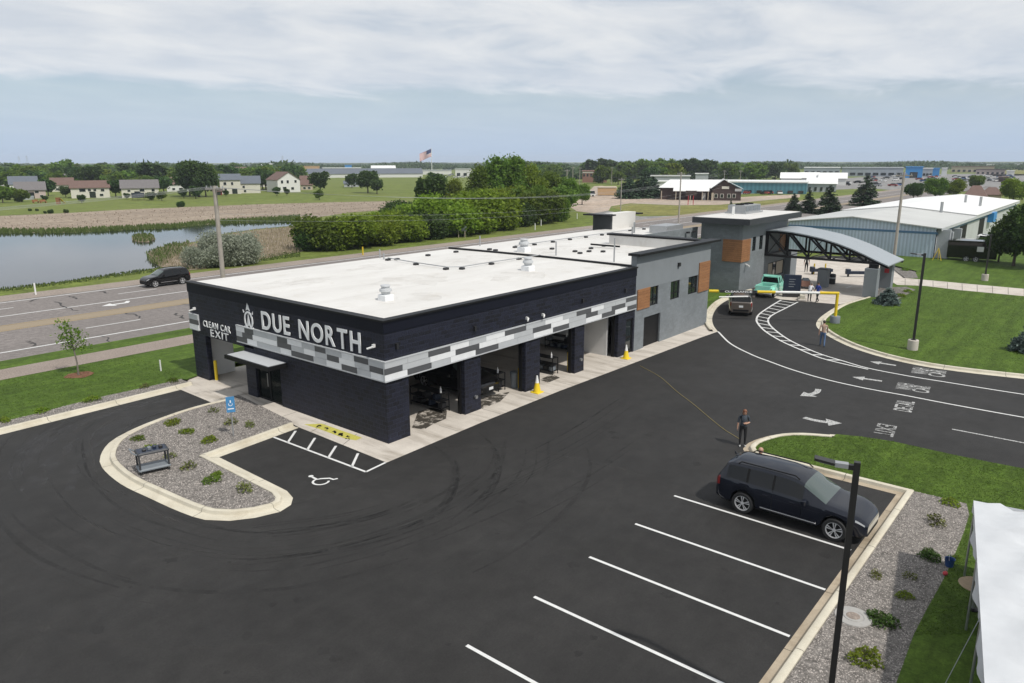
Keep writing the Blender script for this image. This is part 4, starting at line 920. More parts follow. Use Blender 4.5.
# side door in the last pier
sd = part('side_door', 'black_metal', lambda b: (b.box(39.62, FY + 0.06, 0.02, 39.74, FY + 0.14, 2.28), b.box(40.38, FY + 0.06, 0.02, 40.50, FY + 0.14, 2.28), b.box(39.74, FY + 0.06, 2.14, 40.38, FY + 0.14, 2.28), b.box(39.74, FY + 0.06, 1.0, 40.38, FY + 0.14, 1.14), b.box(39.74, FY + 0.06, 0.02, 40.38, FY + 0.14, 0.25)))
bx('pane', 'window_glass', (39.74, FY + 0.09, 0.25, 40.38, FY + 0.11, 1.0), (39.74, FY + 0.09, 1.14, 40.38, FY + 0.11, 2.14), parent=sd)
bx('opening_lining', 'trim_black', (38.75, FY + 0.41, 0.0, 40.66, FY + 0.5, 2.8))
for x, z in ((25.5, 0.75), (34.6, 0.75)): part('hose_outlet', 'steel', lambda b: b.cyl((x, FY - 0.10, z), (x, FY - 0.001, z), 0.09, n=10))

# ---- grey office block
GY = 51.4
wx = [(42.5, 43.65), (45.40, 46.70), (48.05, 49.50)]; wz = (2.70, 3.98)
gw = bx('office_wall', 'grey_block', (40.68, FY, 0, 41.9, FY + 0.4, 2.70), (41.9, FY, 2.05, 44.1, FY + 0.4, 2.70), (44.1, FY, 0, GY, FY + 0.4, 2.70),
   (40.68, FY, 2.70, wx[0][0], FY + 0.4, 3.98), (wx[0][1], FY, 2.70, wx[1][0], FY + 0.4, 3.98), (wx[1][1], FY, 2.70, wx[2][0], FY + 0.4, 3.98), (wx[2][1], FY, 2.70, GY, FY + 0.4, 3.98))
bx('office_upper_wall', 'grey_stucco', (40.68, FY - 0.012, 3.98, GY, FY + 0.4, 6.22))
bx('office_side_wall', 'grey_block', (GY - 0.4, FY + 0.4, 0, GY, 32.0, 6.22)); bx('inner_parapet', 'membrane', (GY - 0.45, FY + 0.4, 5.4, GY - 0.402, 32.0, 6.22)); bx('front_inner_parapet', 'membrane', (40.9, FY + 0.402, 5.4, GY - 0.45, FY + 0.44, 6.22))
bx('office_cap', 'cap_black', (40.30, FY - 0.42, 6.222, 52.2, FY + 0.42, 6.38), (GY - 0.5, FY + 0.42, 6.222, GY + 0.35, 32.2, 6.36))
bx('back_block_wall', 'grey_block', (GY, 31.55, 0, 66, 31.75, 5.9))
for a, b_ in wx:
    f = part('window_frame', 'black_metal', lambda b: [b.box(x, FY + 0.06, wz[0], x + 0.07, FY + 0.14, wz[1]) for x in (a, (a + b_) / 2 - 0.03, b_ - 0.07)] + [b.box(a, FY + 0.065, z, b_, FY + 0.135, z + 0.07) for z in (wz[0], 3.10, wz[1] - 0.07)])
    for x0, x1 in ((a + 0.07, (a + b_) / 2 - 0.03), ((a + b_) / 2 + 0.04, b_ - 0.07)):
        bx('pane', 'window_glass', (x0, FY + 0.09, wz[0] + 0.07, x1, FY + 0.11, 3.10), parent=f); bx('pane', 'window_glass', (x0, FY + 0.09, 3.17, x1, FY + 0.11, wz[1] - 0.07), parent=f)
    bx('reveal', 'trim_black', (a, FY + 0.30, wz[0], b_, FY + 0.38, wz[1]), parent=f)
def boards(name, x0, x1, y0, y1, z0, z1, n):
    p = bx(name, 'trim_black', (x0 + 0.01, y0 + 0.015, z0 + 0.01, x1 - 0.01, y1, z1 - 0.01)); h = (z1 - z0) / n
    for i in range(n): bx('board', 'wood', (x0, y0, z0 + i * h + 0.006, x1, y1, z0 + (i + 1) * h - 0.006), parent=p)
    return p
boards('wood_panel', 40.88, 42.46, FY - 0.06, FY - 0.002, 2.68, 4.02, 7); boards('wood_panel', 49.56, 51.32, FY - 0.08, FY - 0.02, 2.66, 4.85, 11)
bx('service_door', 'black_metal', (41.9, FY + 0.12, 0.02, 44.1, FY + 0.2, 2.05))
bx('wall_lamp', 'black_plastic', (46.2, FY - 0.16, 4.95, 46.45, FY - 0.014, 5.2))
# ---- rear stair head
bx('stair_head', 'membrane', (62.78, 39.1, 5.3, 67.2, 40.2, 6.98)); bx('stair_head_wall', 'charcoal', (62.5, 39.1, 0, 62.78, 41.2, 6.8), (62.78, 40.2, 0, 67.2, 41.2, 6.8)); bx('stair_head_cap', 'cap_black', (61.6, 38.7, 6.802, 62.77, 41.8, 6.93), (67.21, 38.8, 6.7, 68.2, 41.6, 6.83))
bx('duct_hood', 'galvanised', (61.4, 32.4, 5.4, 64.6, 34.2, 6.2)); bx('roof_flue', 'steel', (60.4, 35.2, 5.4, 60.52, 35.32, 6.5), (58.0, 34.0, 5.4, 58.1, 34.1, 6.3))
# ---- tower
TX, TY = 66.0, 27.1
tw = bx('tower_wall', 'grey_block', (TX, TY, 0, 73.0, TY + 0.3, 3.55), (73.0, TY, 0, 77.4, TY + 0.3, 0.55), (73.0, TY, 2.05, 77.4, TY + 0.3, 3.55), (77.4, TY, 0, 77.6, TY + 0.3, 3.55), (TX, TY + 0.3, 0, TX + 0.3, 30.9, 6.38), (77.3, TY + 0.3, 0, 77.6, 30.9, 6.38), (TX, 30.9, 0, 77.6, 31.2, 6.38))
bx('tower_upper_wall', 'grey_stucco', (TX + 0.002, TY - 0.01, 3.552, 68.5, TY + 0.3, 6.38), (68.5, TY - 0.01, 3.552, 69.32, TY + 0.3, 3.65), (68.5, TY - 0.01, 5.0, 69.32, TY + 0.3, 6.38), (69.32, TY - 0.01, 3.552, 70.2, TY + 0.3, 6.38), (70.2, TY - 0.01, 3.552, 71.05, TY + 0.3, 3.65), (70.2, TY - 0.01, 5.0, 71.05, TY + 0.3, 6.38), (71.05, TY - 0.01, 3.552, 77.6, TY + 0.3, 6.38))
bx('tower_roof', 'charcoal', (64.8, 26.0, 6.382, 78.3, 31.6, 6.90)); bx('tower_membrane', 'membrane', (64.95, 26.15, 6.90, 78.15, 31.45, 6.93))
for a, b_ in ((68.5, 69.32), (70.2, 71.05)):
    f = part('window_frame', 'black_metal', lambda b: [b.box(x, TY + 0.05, 3.65, x + 0.06, TY + 0.13, 5.0) for x in (a, b_ - 0.06)] + [b.box(a, TY + 0.055, z, b_, TY + 0.125, z + 0.06) for z in (3.65, 4.3, 4.94)])
    bx('pane', 'window_glass', (a + 0.06, TY + 0.09, 3.71, b_ - 0.06, TY + 0.11, 4.94), parent=f); bx('reveal', 'trim_black', (a, TY + 0.25, 3.65, b_, TY + 0.29, 5.0), parent=f)
def boards_x(x0, x1, y0, y1, z0, z1, n):
    p = bx('wood_panel', 'trim_black', (x0 + 0.015, y0 + 0.015, z0 + 0.01, x1 - 0.015, y1 - 0.015, z1 - 0.01)); h = (z1 - z0) / n
    for i in range(n): bx('board', 'wood', (x0, y0, z0 + i * h + 0.006, x1, y1, z0 + (i + 1) * h - 0.006), parent=p)
boards_x(TX - 0.09, TX - 0.002, TY - 0.09, 28.9, 2.85, 4.92, 11); boards_x(TX + 0.0, 67.9, TY - 0.09, TY - 0.014, 2.85, 4.92, 11); boards_x(75.6, 77.5, TY - 0.09, TY - 0.014, 2.9, 5.1, 10)
f = part('pay_window_frame', 'black_metal', lambda b: [b.box(x, TY + 0.02, 0.55, x + 0.12, TY + 0.14, 2.05) for x in (73.0, 74.3, 75.2, 77.28)] + [b.box(73, TY + 0.03, z, 77.4, TY + 0.13, z + 0.1) for z in (0.55, 1.95)])
for a, b_ in ((73.12, 74.3), (74.42, 75.2), (75.32, 77.28)): bx('pane', 'siding_tan' if a != 74.42 else 'window_glass', (a, TY + 0.06, 0.65, b_, TY + 0.08, 1.95), parent=f)
bx('tower_pilaster', 'grey_stucco', (77.62, TY - 0.6, 0, 79.5, TY + 0.6, 2.9))
part('wall_spotlight', 'white_plastic', lambda b: b.cyl((66.9, TY - 0.5, 2.45), (67.2, TY - 0.02, 2.55), 0.08, n=8))
# tower roof plant
x0, y0 = G(736, 213.2, 6.93)
rt = bx('rooftop_unit', 'galvanised', (70.9, 28.9, 6.93, 75.2, 31.1, 7.1), (71.1, 29.1, 7.1, 75.0, 30.9, 7.75))
for k in range(4): bx('louvre_panel', 'grey_plastic', (71.2 + k * 0.95, 29.07, 7.2, 72.0 + k * 0.95, 29.1, 7.65), parent=rt)
for k in range(3): part('fan_ring', 'black_metal', lambda b: b.lathe([(0.42, 0), (0.42, 0.12), (0.36, 0.12), (0.36, 0.0)], (71.8 + k * 1.2, 30.0, 7.75), 14), rt)
for xx in (68.8, 69.1): part('roof_pipe', 'white_plastic', lambda b: b.cyl((xx, 29.4, 6.9), (xx, 29.4, 7.75), 0.07, n=8))
# roof vents, pipes and blocks over the bays
def roof_vent(u, v, k):
    x, y = G(u, v, 5.5); z = roofz(x, y)
    c = part('vent_curb', 'panel_white', lambda b: b.bev(x - 0.42 * k, y - 0.42 * k, z - 0.05, x + 0.42 * k, y + 0.42 * k, z + 0.42 * k, 0.03), rf)
    part('vent_hood', 'panel_light', lambda b: b.lathe([(0.0, 1.12 * k), (0.33 * k, 1.10 * k), (0.36 * k, 1.02 * k), (0.30 * k, 0.98 * k), (0.30 * k, 0.86 * k), (0.42 * k, 0.82 * k), (0.45 * k, 0.66 * k), (0.34 * k, 0.60 * k), (0.30 * k, 0.42 * k)], (x, y, z), 16), rf, 35)
roof_vent(386, 300, 0.68); roof_vent(528, 270.5, 0.74); roof_vent(524, 252, 0.88)
def at_roof(u, v): 
    x, y = G(u, v, 5.5)
    for _ in range(4): x, y = G(u, v, roofz(x, y))
    return x, y, roofz(x, y)
BLK = [(388, 260.5), (397, 260), (428, 256), (416, 265), (446, 269.7), (462, 269.4), (491.5, 264.6), (456, 252.5), (489.5, 250), (495.5, 251), (515, 247.8), (534.5, 245.2), (553, 242.5), (519, 259.5), (570, 240), (586, 237.7), (602, 235.5), (552, 249.4), (575, 252), (580, 253.8), (589, 252), (591, 249), (603, 252.2), (604, 246.5), (630, 231), (644, 229.6), (656, 228.2), (669, 226.3), (676, 233), (688, 233), (694, 232)]
for u, v in BLK:
    x, y, z = at_roof(u, v); part('pipe_block', 'black_plastic', lambda b: b.bev(x - 0.16, y - 0.13, z - 0.03, x + 0.16, y + 0.13, z + 0.13, 0.02), rf)
for run in ([(388, 260), (416, 264.8), (446, 269.2), (462, 269), (491.5, 264.2), (540, 257)], [(515, 247.4), (534.5, 244.8), (553, 242.1), (570, 239.6), (602, 235.1), (644, 229.2), (669, 226)]):
    part('roof_conduit', 'galvanised', lambda b: b.tube([(q[0], q[1], q[2] + 0.15) for q in [at_roof(*p) for p in run]], 0.035, 5), rf)
for u, v, h in ((556, 255.5, 1.0), (614, 262, 1.6), (480, 246, 0.8), (380, 258, 0.6), (384, 259.5, 0.45)):
    x, y, z = at_roof(u, v); part('roof_pipe', 'galvanised', lambda b: b.cyl((x, y, z - 0.02), (x, y, z + h), 0.05, n=8), rf)
x, y, z = at_roof(605, 248); part('roof_beam', 'black_metal', lambda b: b.obox((x, y, z + 0.2), (0.15, 2.6, 0.12)), rf)

# ================================================================== ARCHED ENTRANCE CANOPY
PROF = [(27.05, 5.46), (26.0, 5.50), (24.6, 5.42), (23.2, 5.24), (21.7, 4.98), (20.3, 4.62), (19.0, 4.20), (17.9, 3.78), (16.9, 3.34), (15.8, 2.92)]
cn = thing('arched_canopy', 'curved grey metal canopy on black trusses spanning the drive lanes', 'canopy', (74, 17.2, 0), world=True)
def arc_sheet(b, x0, x1, t):
    vs = []; n = len(PROF)
    for x in (x0, x1):
        for y, z in PROF: vs += [(x, y, z), (x, y, z - t)]
    fs = []
    for i in range(n - 1):
        a = 2 * i; c = 2 * n + 2 * i
        fs += [(a, a + 2, c + 2, c), (a + 1, c + 1, c + 3, a + 3), (a, a + 1, a + 3, a + 2), (c, c + 2, c + 3, c + 1)]
    fs += [(0, 2 * n, 2 * n + 1, 1), (2 * n - 2, 2 * n - 1, 4 * n - 1, 4 * n - 2)]
    b.add(vs, fs)
part('canopy_roof', 'canopy_metal', lambda b: arc_sheet(b, 71.6, 77.4, 0.10), cn, 30)
def prz(y): return float(np.interp(-y, [-p[0] for p in PROF], [p[1] for p in PROF]))
for X in (71.85, 77.1):
    tr = part('truss', 'black_metal', lambda b: (b.tube([(X, y, z - 0.22) for y, z in PROF], 0.12, 6), b.tube([(X, 27.0, 3.02), (X, 16.6, 3.02)], 0.13, 6), b.tube([(X, 16.6, 3.02), (X, 15.9, 2.80)], 0.08, 6)), cn)
    ys = [26.9, 24.9, 22.9, 20.9, 19.2, 17.8]
    for i, y in enumerate(ys):
        part('web', 'black_metal', lambda b: b.tube([(X, y, 3.02), (X, y, prz(y) - 0.22)], 0.10, 6), tr)
        if i + 1 < len(ys): part('web', 'black_metal', lambda b: b.tube([(X, y, prz(y) - 0.24), (X, ys[i + 1], 3.05)], 0.10, 6), tr)
for y in (26.9, 24.9, 22.9, 20.9, 19.2, 17.8):
    part('cross_beam', 'black_metal', lambda b: (b.tube([(71.85, y, prz(y) - 0.20), (77.1, y, prz(y) - 0.20)], 0.06, 6), b.tube([(71.85, y, 3.02), (77.1, y, 3.02)], 0.05, 6)), cn)
for a, c in ((26.9, 24.9), (22.9, 20.9), (19.2, 17.8)): part('brace', 'black_metal', lambda b: (b.tube([(71.85, a, 3.05), (77.1, a, prz(a) - 0.25)], 0.045, 5), b.tube([(77.1, a, 3.05), (71.85, a, prz(a) - 0.25)], 0.045, 5)), cn)
bx('wall_frame', 'black_metal', (71.7, 26.98, 2.95, 77.2, 27.06, 3.08), (71.7, 26.98, 2.95, 71.85, 27.06, 5.4), parent=cn)
for X, Y in ((71.35, 17.0), (77.1, 17.1)):
    c = bx('column', 'grey_stucco', (X - 0.45, Y - 0.55, 0, X + 0.45, Y + 0.55, 2.62), parent=cn); bx('column_head', 'black_metal', (X - 0.2, Y - 0.45, 2.62, X + 0.2, Y + 0.3, 3.0), parent=c)
# red and white notice on the far column
bx('notice_board', 'flag_red', (76.60, 16.80, 1.6, 76.64, 17.2, 2.0), parent=cn)

# ================================================================== HEIGHT BAR
pb_ = G(834.5, 324); ph = thing('height_bar', 'yellow height limit bar across the wash entrance with white lettering', 'barrier', (pb_[0], pb_[1], 0), world=True)
part('footing', 'grey_plastic', lambda b: b.lathe([(0.0, 0.62), (0.34, 0.62), (0.36, 0.58), (0.36, 0.0)], (pb_[0], pb_[1], 0), 16), ph, 30)
part('post', 'safety_yellow', lambda b: b.cyl((pb_[0], pb_[1], 0.5), (pb_[0], pb_[1], 2.42), 0.11, n=10), ph)
be = G(709, 291, 2.36); bd = Vector((be[0] - pb_[0], be[1] - pb_[1])); bl = bd.length; bd.normalize()
def bp(t, z=2.36): return (pb_[0] + bd.x * t, pb_[1] + bd.y * t, z)
for ta, tb in ((-0.1, 1.3), (bl * 0.48, bl * 0.62), (bl - 0.7, bl)): part('bar', 'safety_yellow', lambda b: b.cyl(bp(ta), bp(tb), 0.11, n=10), ph)
part('bar_sleeve', 'white_plastic', lambda b: b.cyl(bp(1.3), bp(bl * 0.48), 0.10, n=10), ph)
sg = part('bar_sign', 'black_plastic', lambda b: b.obox(bp(bl * 0.78 - 0.1), (bl * 0.29, 0.14, 0.19), math.atan2(bd.y, bd.x)), ph)
me = text_mesh('CLEARANCE', 0.19, 0.005, 'letter_white', 0.004, 'CENTER', 1.9); o = mesh_obj('sign_lettering', me, sg)
ang = math.atan2(-bd.y, -bd.x); p = bp(bl * 0.78 - 0.1, 2.295); nrm = Vector((-bd.y, bd.x)); nrm = nrm if nrm.dot(Vector((-1, -0.5))) > 0 else -nrm
o.matrix_local = Matrix.Translation((p[0] + nrm.x * 0.085 - pb_[0], p[1] + nrm.y * 0.085 - pb_[1], p[2])) @ Matrix.Rotation(ang, 4, 'Z') @ Matrix.Rotation(R(90), 4, 'X')
bracket = part('hanging_rod', 'white_plastic', lambda b: b.cyl(G3(719, 297, 1.75), G3(748, 296.5, 1.75), 0.05, n=8), ph)
# ================================================================== VEHICLES
def pl(t, pts):                                              # smooth-ish curve through (t, value)
    xs = [p[0] for p in pts]; ys = [p[1] for p in pts]
    if t <= xs[0]: return ys[0]
    for i in range(len(xs) - 1):
        if t <= xs[i + 1]:
            k = (t - xs[i]) / (xs[i + 1] - xs[i]); return ys[i] + (ys[i + 1] - ys[i]) * k
    return ys[-1]
SUV = dict(L=5.05, Wd=1.93, top=[(0, 1.14), (0.012, 1.20), (0.06, 1.66), (0.10, 1.735), (0.30, 1.78), (0.47, 1.77), (0.56, 1.70), (0.595, 1.63), (0.745, 1.16), (0.77, 1.12), (0.88, 1.06), (0.94, 0.98), (0.98, 0.86), (1, 0.74)],
           belt=[(0, 1.05), (0.02, 1.16), (0.3, 1.14), (0.72, 1.06), (0.77, 1.03), (0.90, 0.95), (0.96, 0.84), (1, 0.68)],
           half=[(0, 0.80), (0.02, 0.88), (0.08, 0.945), (0.2, 0.965), (0.75, 0.965), (0.90, 0.93), (0.96, 0.86), (0.985, 0.78), (1, 0.66)], zb=0.27, wr=0.385, wheels=(0.205, 0.815),
           win=[(0.075, 0.215, 'window'), (0.232, 0.395, 'window'), (0.41, 0.60, 'window')], screen=(0.595, 0.745), rear=(0.014, 0.06))
CROSS = dict(SUV, L=4.75, Wd=1.84, top=[(t, z * 0.95) for t, z in SUV['top']], wr=0.36)
def car(name, label, loc, rz, paint, spec=SUV, group=None, detail=True, plate_front=False, rails=True, tail='tail_lens', grille='chrome', strip=False):
    L, wd, zb0, wr = spec['L'], spec['Wd'] / 2 / 0.965, spec['zb'], spec['wr']
    xw = [t * L for t in spec['wheels']]; ra = wr + 0.06
    T = {0.0, 0.004, 0.012, 0.02, 0.03, 0.045, 0.068, 0.09, 0.11, 0.15, 0.30, 0.36, 0.45, 0.5, 0.55, 0.6, 0.66, 0.70, 0.735, 0.76, 0.80, 0.85, 0.90, 0.93, 0.95, 0.965, 0.975, 0.985, 0.994, 1.0}
    for a, b_, n_ in spec['win']: T |= {a, b_}
    T |= set(spec['screen']) | set(spec['rear'])
    for x in xw:
        for k in range(-6, 7): T.add((x + ra * math.sin(R(15 * k))) / L)
    T = sorted(t for t in T if 0 <= t <= 1); T = [t for i, t in enumerate(T) if i == 0 or t - T[i - 1] > 0.0012]
    def zbot(t):
        z = zb0 + (0.06 if t < 0.04 or t > 0.965 else 0)
        for x in xw:
            d = t * L - x
            if abs(d) <= ra + 1e-6: z = max(z, wr + math.sqrt(max(0, ra * ra - d * d)))
        return z
    def ring(t):
        w = pl(t, spec['half']) * wd / 1.0 * 1.0; zs = pl(t, spec['belt']); zt = pl(t, spec['top']); zb = min(zbot(t), zs - 0.06); h = max(0.02, zt - zs); q = min(1, h / 0.6)
        le = lambda k: zb + (zs - zb) * k
        return [(0, zb), (0.88 * w, zb), (0.965 * w, le(0.10)), (1.0 * w, le(0.38)), (0.995 * w, le(0.62)), (0.985 * w, le(0.90)), (0.955 * w, zs),
                (0.94 * w, zs + 0.05 * h), (w * (0.88 - 0.13 * q), zs + 0.78 * h), (w * (0.82 - 0.14 * q), zs + 0.92 * h), (w * 0.45, zs + 0.99 * h), (0, zt)]
    rings = [ring(t) for t in T]; K = 12
    groups = {}
    def role(i, j):
        tm = (T[i] + T[i + 1]) / 2
        if j == 7:
            for n_, (a, b_, nm) in enumerate(spec['win']):
                if a <= tm <= b_: return ('window', n_)
            if spec['win'][0][0] < tm < spec['win'][-1][1]: return ('pillar', sum(1 for w_ in spec['win'] if tm > w_[0]))
        if j in (8, 9, 10) and spec['screen'][0] <= tm <= spec['screen'][1]: return ('windshield', 0)
        if j in (8, 9, 10) and spec['rear'][0] <= tm <= spec['rear'][1]: return ('rear_window', 0)
        if detail:
            if j == 5 and tm > 0.925 and tm < 0.985: return ('headlight', 0)
            if j in (4, 5) and tm < 0.032: return ('taillight', 0)
            if j <= 1: return ('sill', 0)
        return ('body', 0)
    def vert(i, j, s): y, z = rings[i][j]; return (T[i] * L - L / 2, s * y, z)
    for i in range(len(T) - 1):
        for j in range(K - 1):
            for s in (1, -1):
                r = role(i, j); key = (r[0], r[1], s if r[0] in ('window', 'headlight', 'taillight', 'pillar') else 0)
                q = [vert(i, j, s), vert(i + 1, j, s), vert(i + 1, j + 1, s), vert(i, j + 1, s)]
                groups.setdefault(key, []).append(q if s > 0 else q[::-1])
    for i, fl in ((0, 1), (len(T) - 1, -1)):                  # end caps in rows
        for j in range(K - 1):
            q = [vert(i, j, -1), vert(i, j, 1), vert(i, j + 1, 1), vert(i, j + 1, -1)]
            nm = 'body'
            if i and detail: nm = 'grille' if j in (3, 4) else 'lower_grille' if j in (1, 2) else 'body'
            groups.setdefault((nm, 0, 0), []).append(q[::-1] if fl > 0 else q)
    root = thing(name, label, 'car', loc, rz, group)
    mat = {'body': paint, 'window': 'car_glass', 'windshield': 'windshield_glass', 'rear_window': 'car_glass', 'headlight': 'lamp_lens', 'taillight': tail, 'grille': grille, 'lower_grille': 'trim_black', 'sill': 'trim_black', 'pillar': 'trim_black'}
    for (nm, k, s), qs in groups.items():
        b = MB(); seen = {}
        for q in qs:
            idx = []
            for p in q:
                key = tuple(round(c, 4) for c in p)
                if key not in seen: seen[key] = len(b.v); b.v.append(p)
                idx.append(seen[key])
            idx2 = [v for n_, v in enumerate(idx) if v != idx[n_ - 1]]
            if len(set(idx2)) >= 3: b.f.append(tuple(idx2)); b.mi.append(0)
        b.build(nm, mat[nm], root, smooth=32)
    inner = MB().box(-L * 0.44, -wd * 0.60, zb0 + 0.02, L * 0.44, wd * 0.60, 0.62).box(-L * 0.30, -wd * 0.80, zb0 + 0.02, L * 0.24, wd * 0.80, 0.60)
    inner.build('underbody', 'trim_black', root)
    for x in xw:
        for s in (1, -1):
            wh = thing_part_wheel(root, x - L / 2, s * (wd * 0.965 - 0.115), wr, s, detail)
    if not detail: return root
    for s in (1, -1):
        mx = MB(); my = s * (wd * 0.965); mx.bev(0.105 * L, min(my, my + s * 0.22), 1.04, 0.105 * L + 0.16, max(my, my + s * 0.22), 1.20, 0.03); mx.build('mirror', paint, root, smooth=40)
        for n_, t in enumerate((0.34, 0.52)):
            w_ = pl(t, spec['half']) * wd; MB().bev(t * L - L / 2, min(s * w_ * 0.985, s * (w_ * 0.985 + 0.03)), 0.90, t * L - L / 2 + 0.18, max(s * w_ * 0.985, s * (w_ * 0.985 + 0.03)), 0.94, 0.008).build('door_handle', paint, root)
        for t in (0.225, 0.405, 0.60):                         # shut lines
            b = MB(); r_ = ring(t); pr = [(y + 0.004, z) for y, z in r_[2:8]]
            b.add([(t * L - L / 2 - 0.007, s * y, z) for y, z in pr] + [(t * L - L / 2 + 0.007, s * y, z) for y, z in pr], [(i, i + 1, len(pr) + i + 1, len(pr) + i) for i in range(len(pr) - 1)]); b.build('door_seam', 'trim_black', root)
        if rails:
            ry = s * wd * 0.66; MB().tube([(-L * 0.36, ry, 1.72 * spec['top'][4][1] / 1.8), (-L * 0.34, ry, 1.80 * spec['top'][4][1] / 1.8), (L * 0.03, ry, 1.80 * spec['top'][4][1] / 1.8), (L * 0.06, ry, 1.70 * spec['top'][4][1] / 1.8)], 0.022, 6).build('roof_rail', 'trim_black', root)
    if strip:
        for s in (1, -1): yy = s * (wd * 0.965 + 0.004); MB().bev(-0.17 * L, min(yy, yy + s * 0.02), 0.42, 0.20 * L, max(yy, yy + s * 0.02), 0.46, 0.006).build('side_moulding', 'chrome', root)
    MB().box(-L / 2 - 0.015, -0.16, 0.72, -L / 2 + 0.002, 0.16, 0.88).build('licence_plate', 'plate', root)
    if plate_front: MB().box(L / 2 - 0.002, -0.16, 0.46, L / 2 + 0.015, 0.16, 0.60).build('licence_plate', 'plate', root)
    MB().box(-L / 2 - 0.04, -0.62 * wd, 0.42, -L / 2 + 0.05, 0.62 * wd, 0.56).build('rear_bumper', 'trim_black', root)
    b = MB()
    for s, y0_ in ((1, 0.15), (1, -0.55)): b.tube([(L * 0.237, y0_, 1.145), (L * 0.222, y0_ + 0.55, 1.20)], 0.012, 4)
    b.build('wiper', 'trim_black', root)
    MB().add([(-L * 0.445, 0, 1.74), (-L * 0.425, 0.03, 1.74), (-L * 0.425, -0.03, 1.74), (-L * 0.45, 0, 1.86)], [(0, 1, 3), (1, 2, 3), (2, 0, 3)]).build('roof_antenna', paint, root)
    return root
WHEEL_ME = {}
def thing_part_wheel(root, x, y, r, s, detail=True):
    key = (round(r, 3), s, detail)
    if key not in WHEEL_ME:
        w = 0.115
        ty = MB().lathe([(r * 0.70, -w), (r * 0.93, -w), (r, -w * 0.75), (r, w * 0.75), (r * 0.93, w), (r * 0.70, w)], n=24, axis='y').mesh('tyre', 'rubber', smooth=40)
        b = MB(); ho = s * w
        b.lathe([(r * 0.76, ho * 0.75), (r * 0.74, ho * 1.0), (r * 0.66, ho * 0.97), (r * 0.64, ho * 0.5)] if s > 0 else [(r * 0.76, ho * 0.75), (r * 0.74, ho * 1.0), (r * 0.66, ho * 0.97), (r * 0.64, ho * 0.5)], n=24, axis='y')
        b.lathe([(0, ho * 0.9), (r * 0.14, ho * 0.88), (r * 0.16, ho * 0.6)], n=10, axis='y')
        for k in range(5):
            a = 2 * math.pi * k / 5 + 0.3
            for da in (-0.14, 0.14): b.add([(r * q * math.cos(a + da * m_k), ho * h_, r * q * math.sin(a + da * m_k)) for q, m_k, h_ in ((0.12, 0.4, 0.88), (0.68, 0.5, 0.94), (0.68, 1.9, 0.94), (0.12, 2.6, 0.88))], [(0, 1, 2, 3)])
        rm = b.mesh('rim', 'rim_metal', smooth=30)
        dk = MB().lathe([(0.0, ho * 0.35), (r * 0.62, ho * 0.35)], n=16, axis='y').mesh('brake_disc', 'trim_black')
        WHEEL_ME[key] = (ty, rm, dk)
    ty, rm, dk = WHEEL_ME[key]
    o = mesh_obj('wheel', ty, root); o.location = (x, y, r)
    mesh_obj('rim', rm, o); mesh_obj('brake_disc', dk, o); return o

car('parked_suv', 'dark navy SUV parked nose to the kerb in the striped stall', (24.30, 7.42, 0), R(-90), 'paint_navy', dict(SUV, L=5.05), strip=True)
sx, sy = (G(141, 286.6)[0] + G(188, 280.6)[0]) / 2, 73.6
car('highway_suv', 'black SUV driving on the far side of the highway by the pond', (sx - 0.35, sy, 0), R(180), 'paint_black', dict(CROSS, L=4.5), strip=True, grille='trim_black')
car('queueing_suv', 'taupe SUV seen from behind passing under the yellow height bar', (57.9, 23.55, 0), R(24), 'paint_taupe', dict(CROSS))
car('bay_suv', 'black SUV standing inside the second wash bay', (27.55, 26.75, 0.012), R(-90), 'paint_black', SUV, plate_front=True, grille='trim_black')

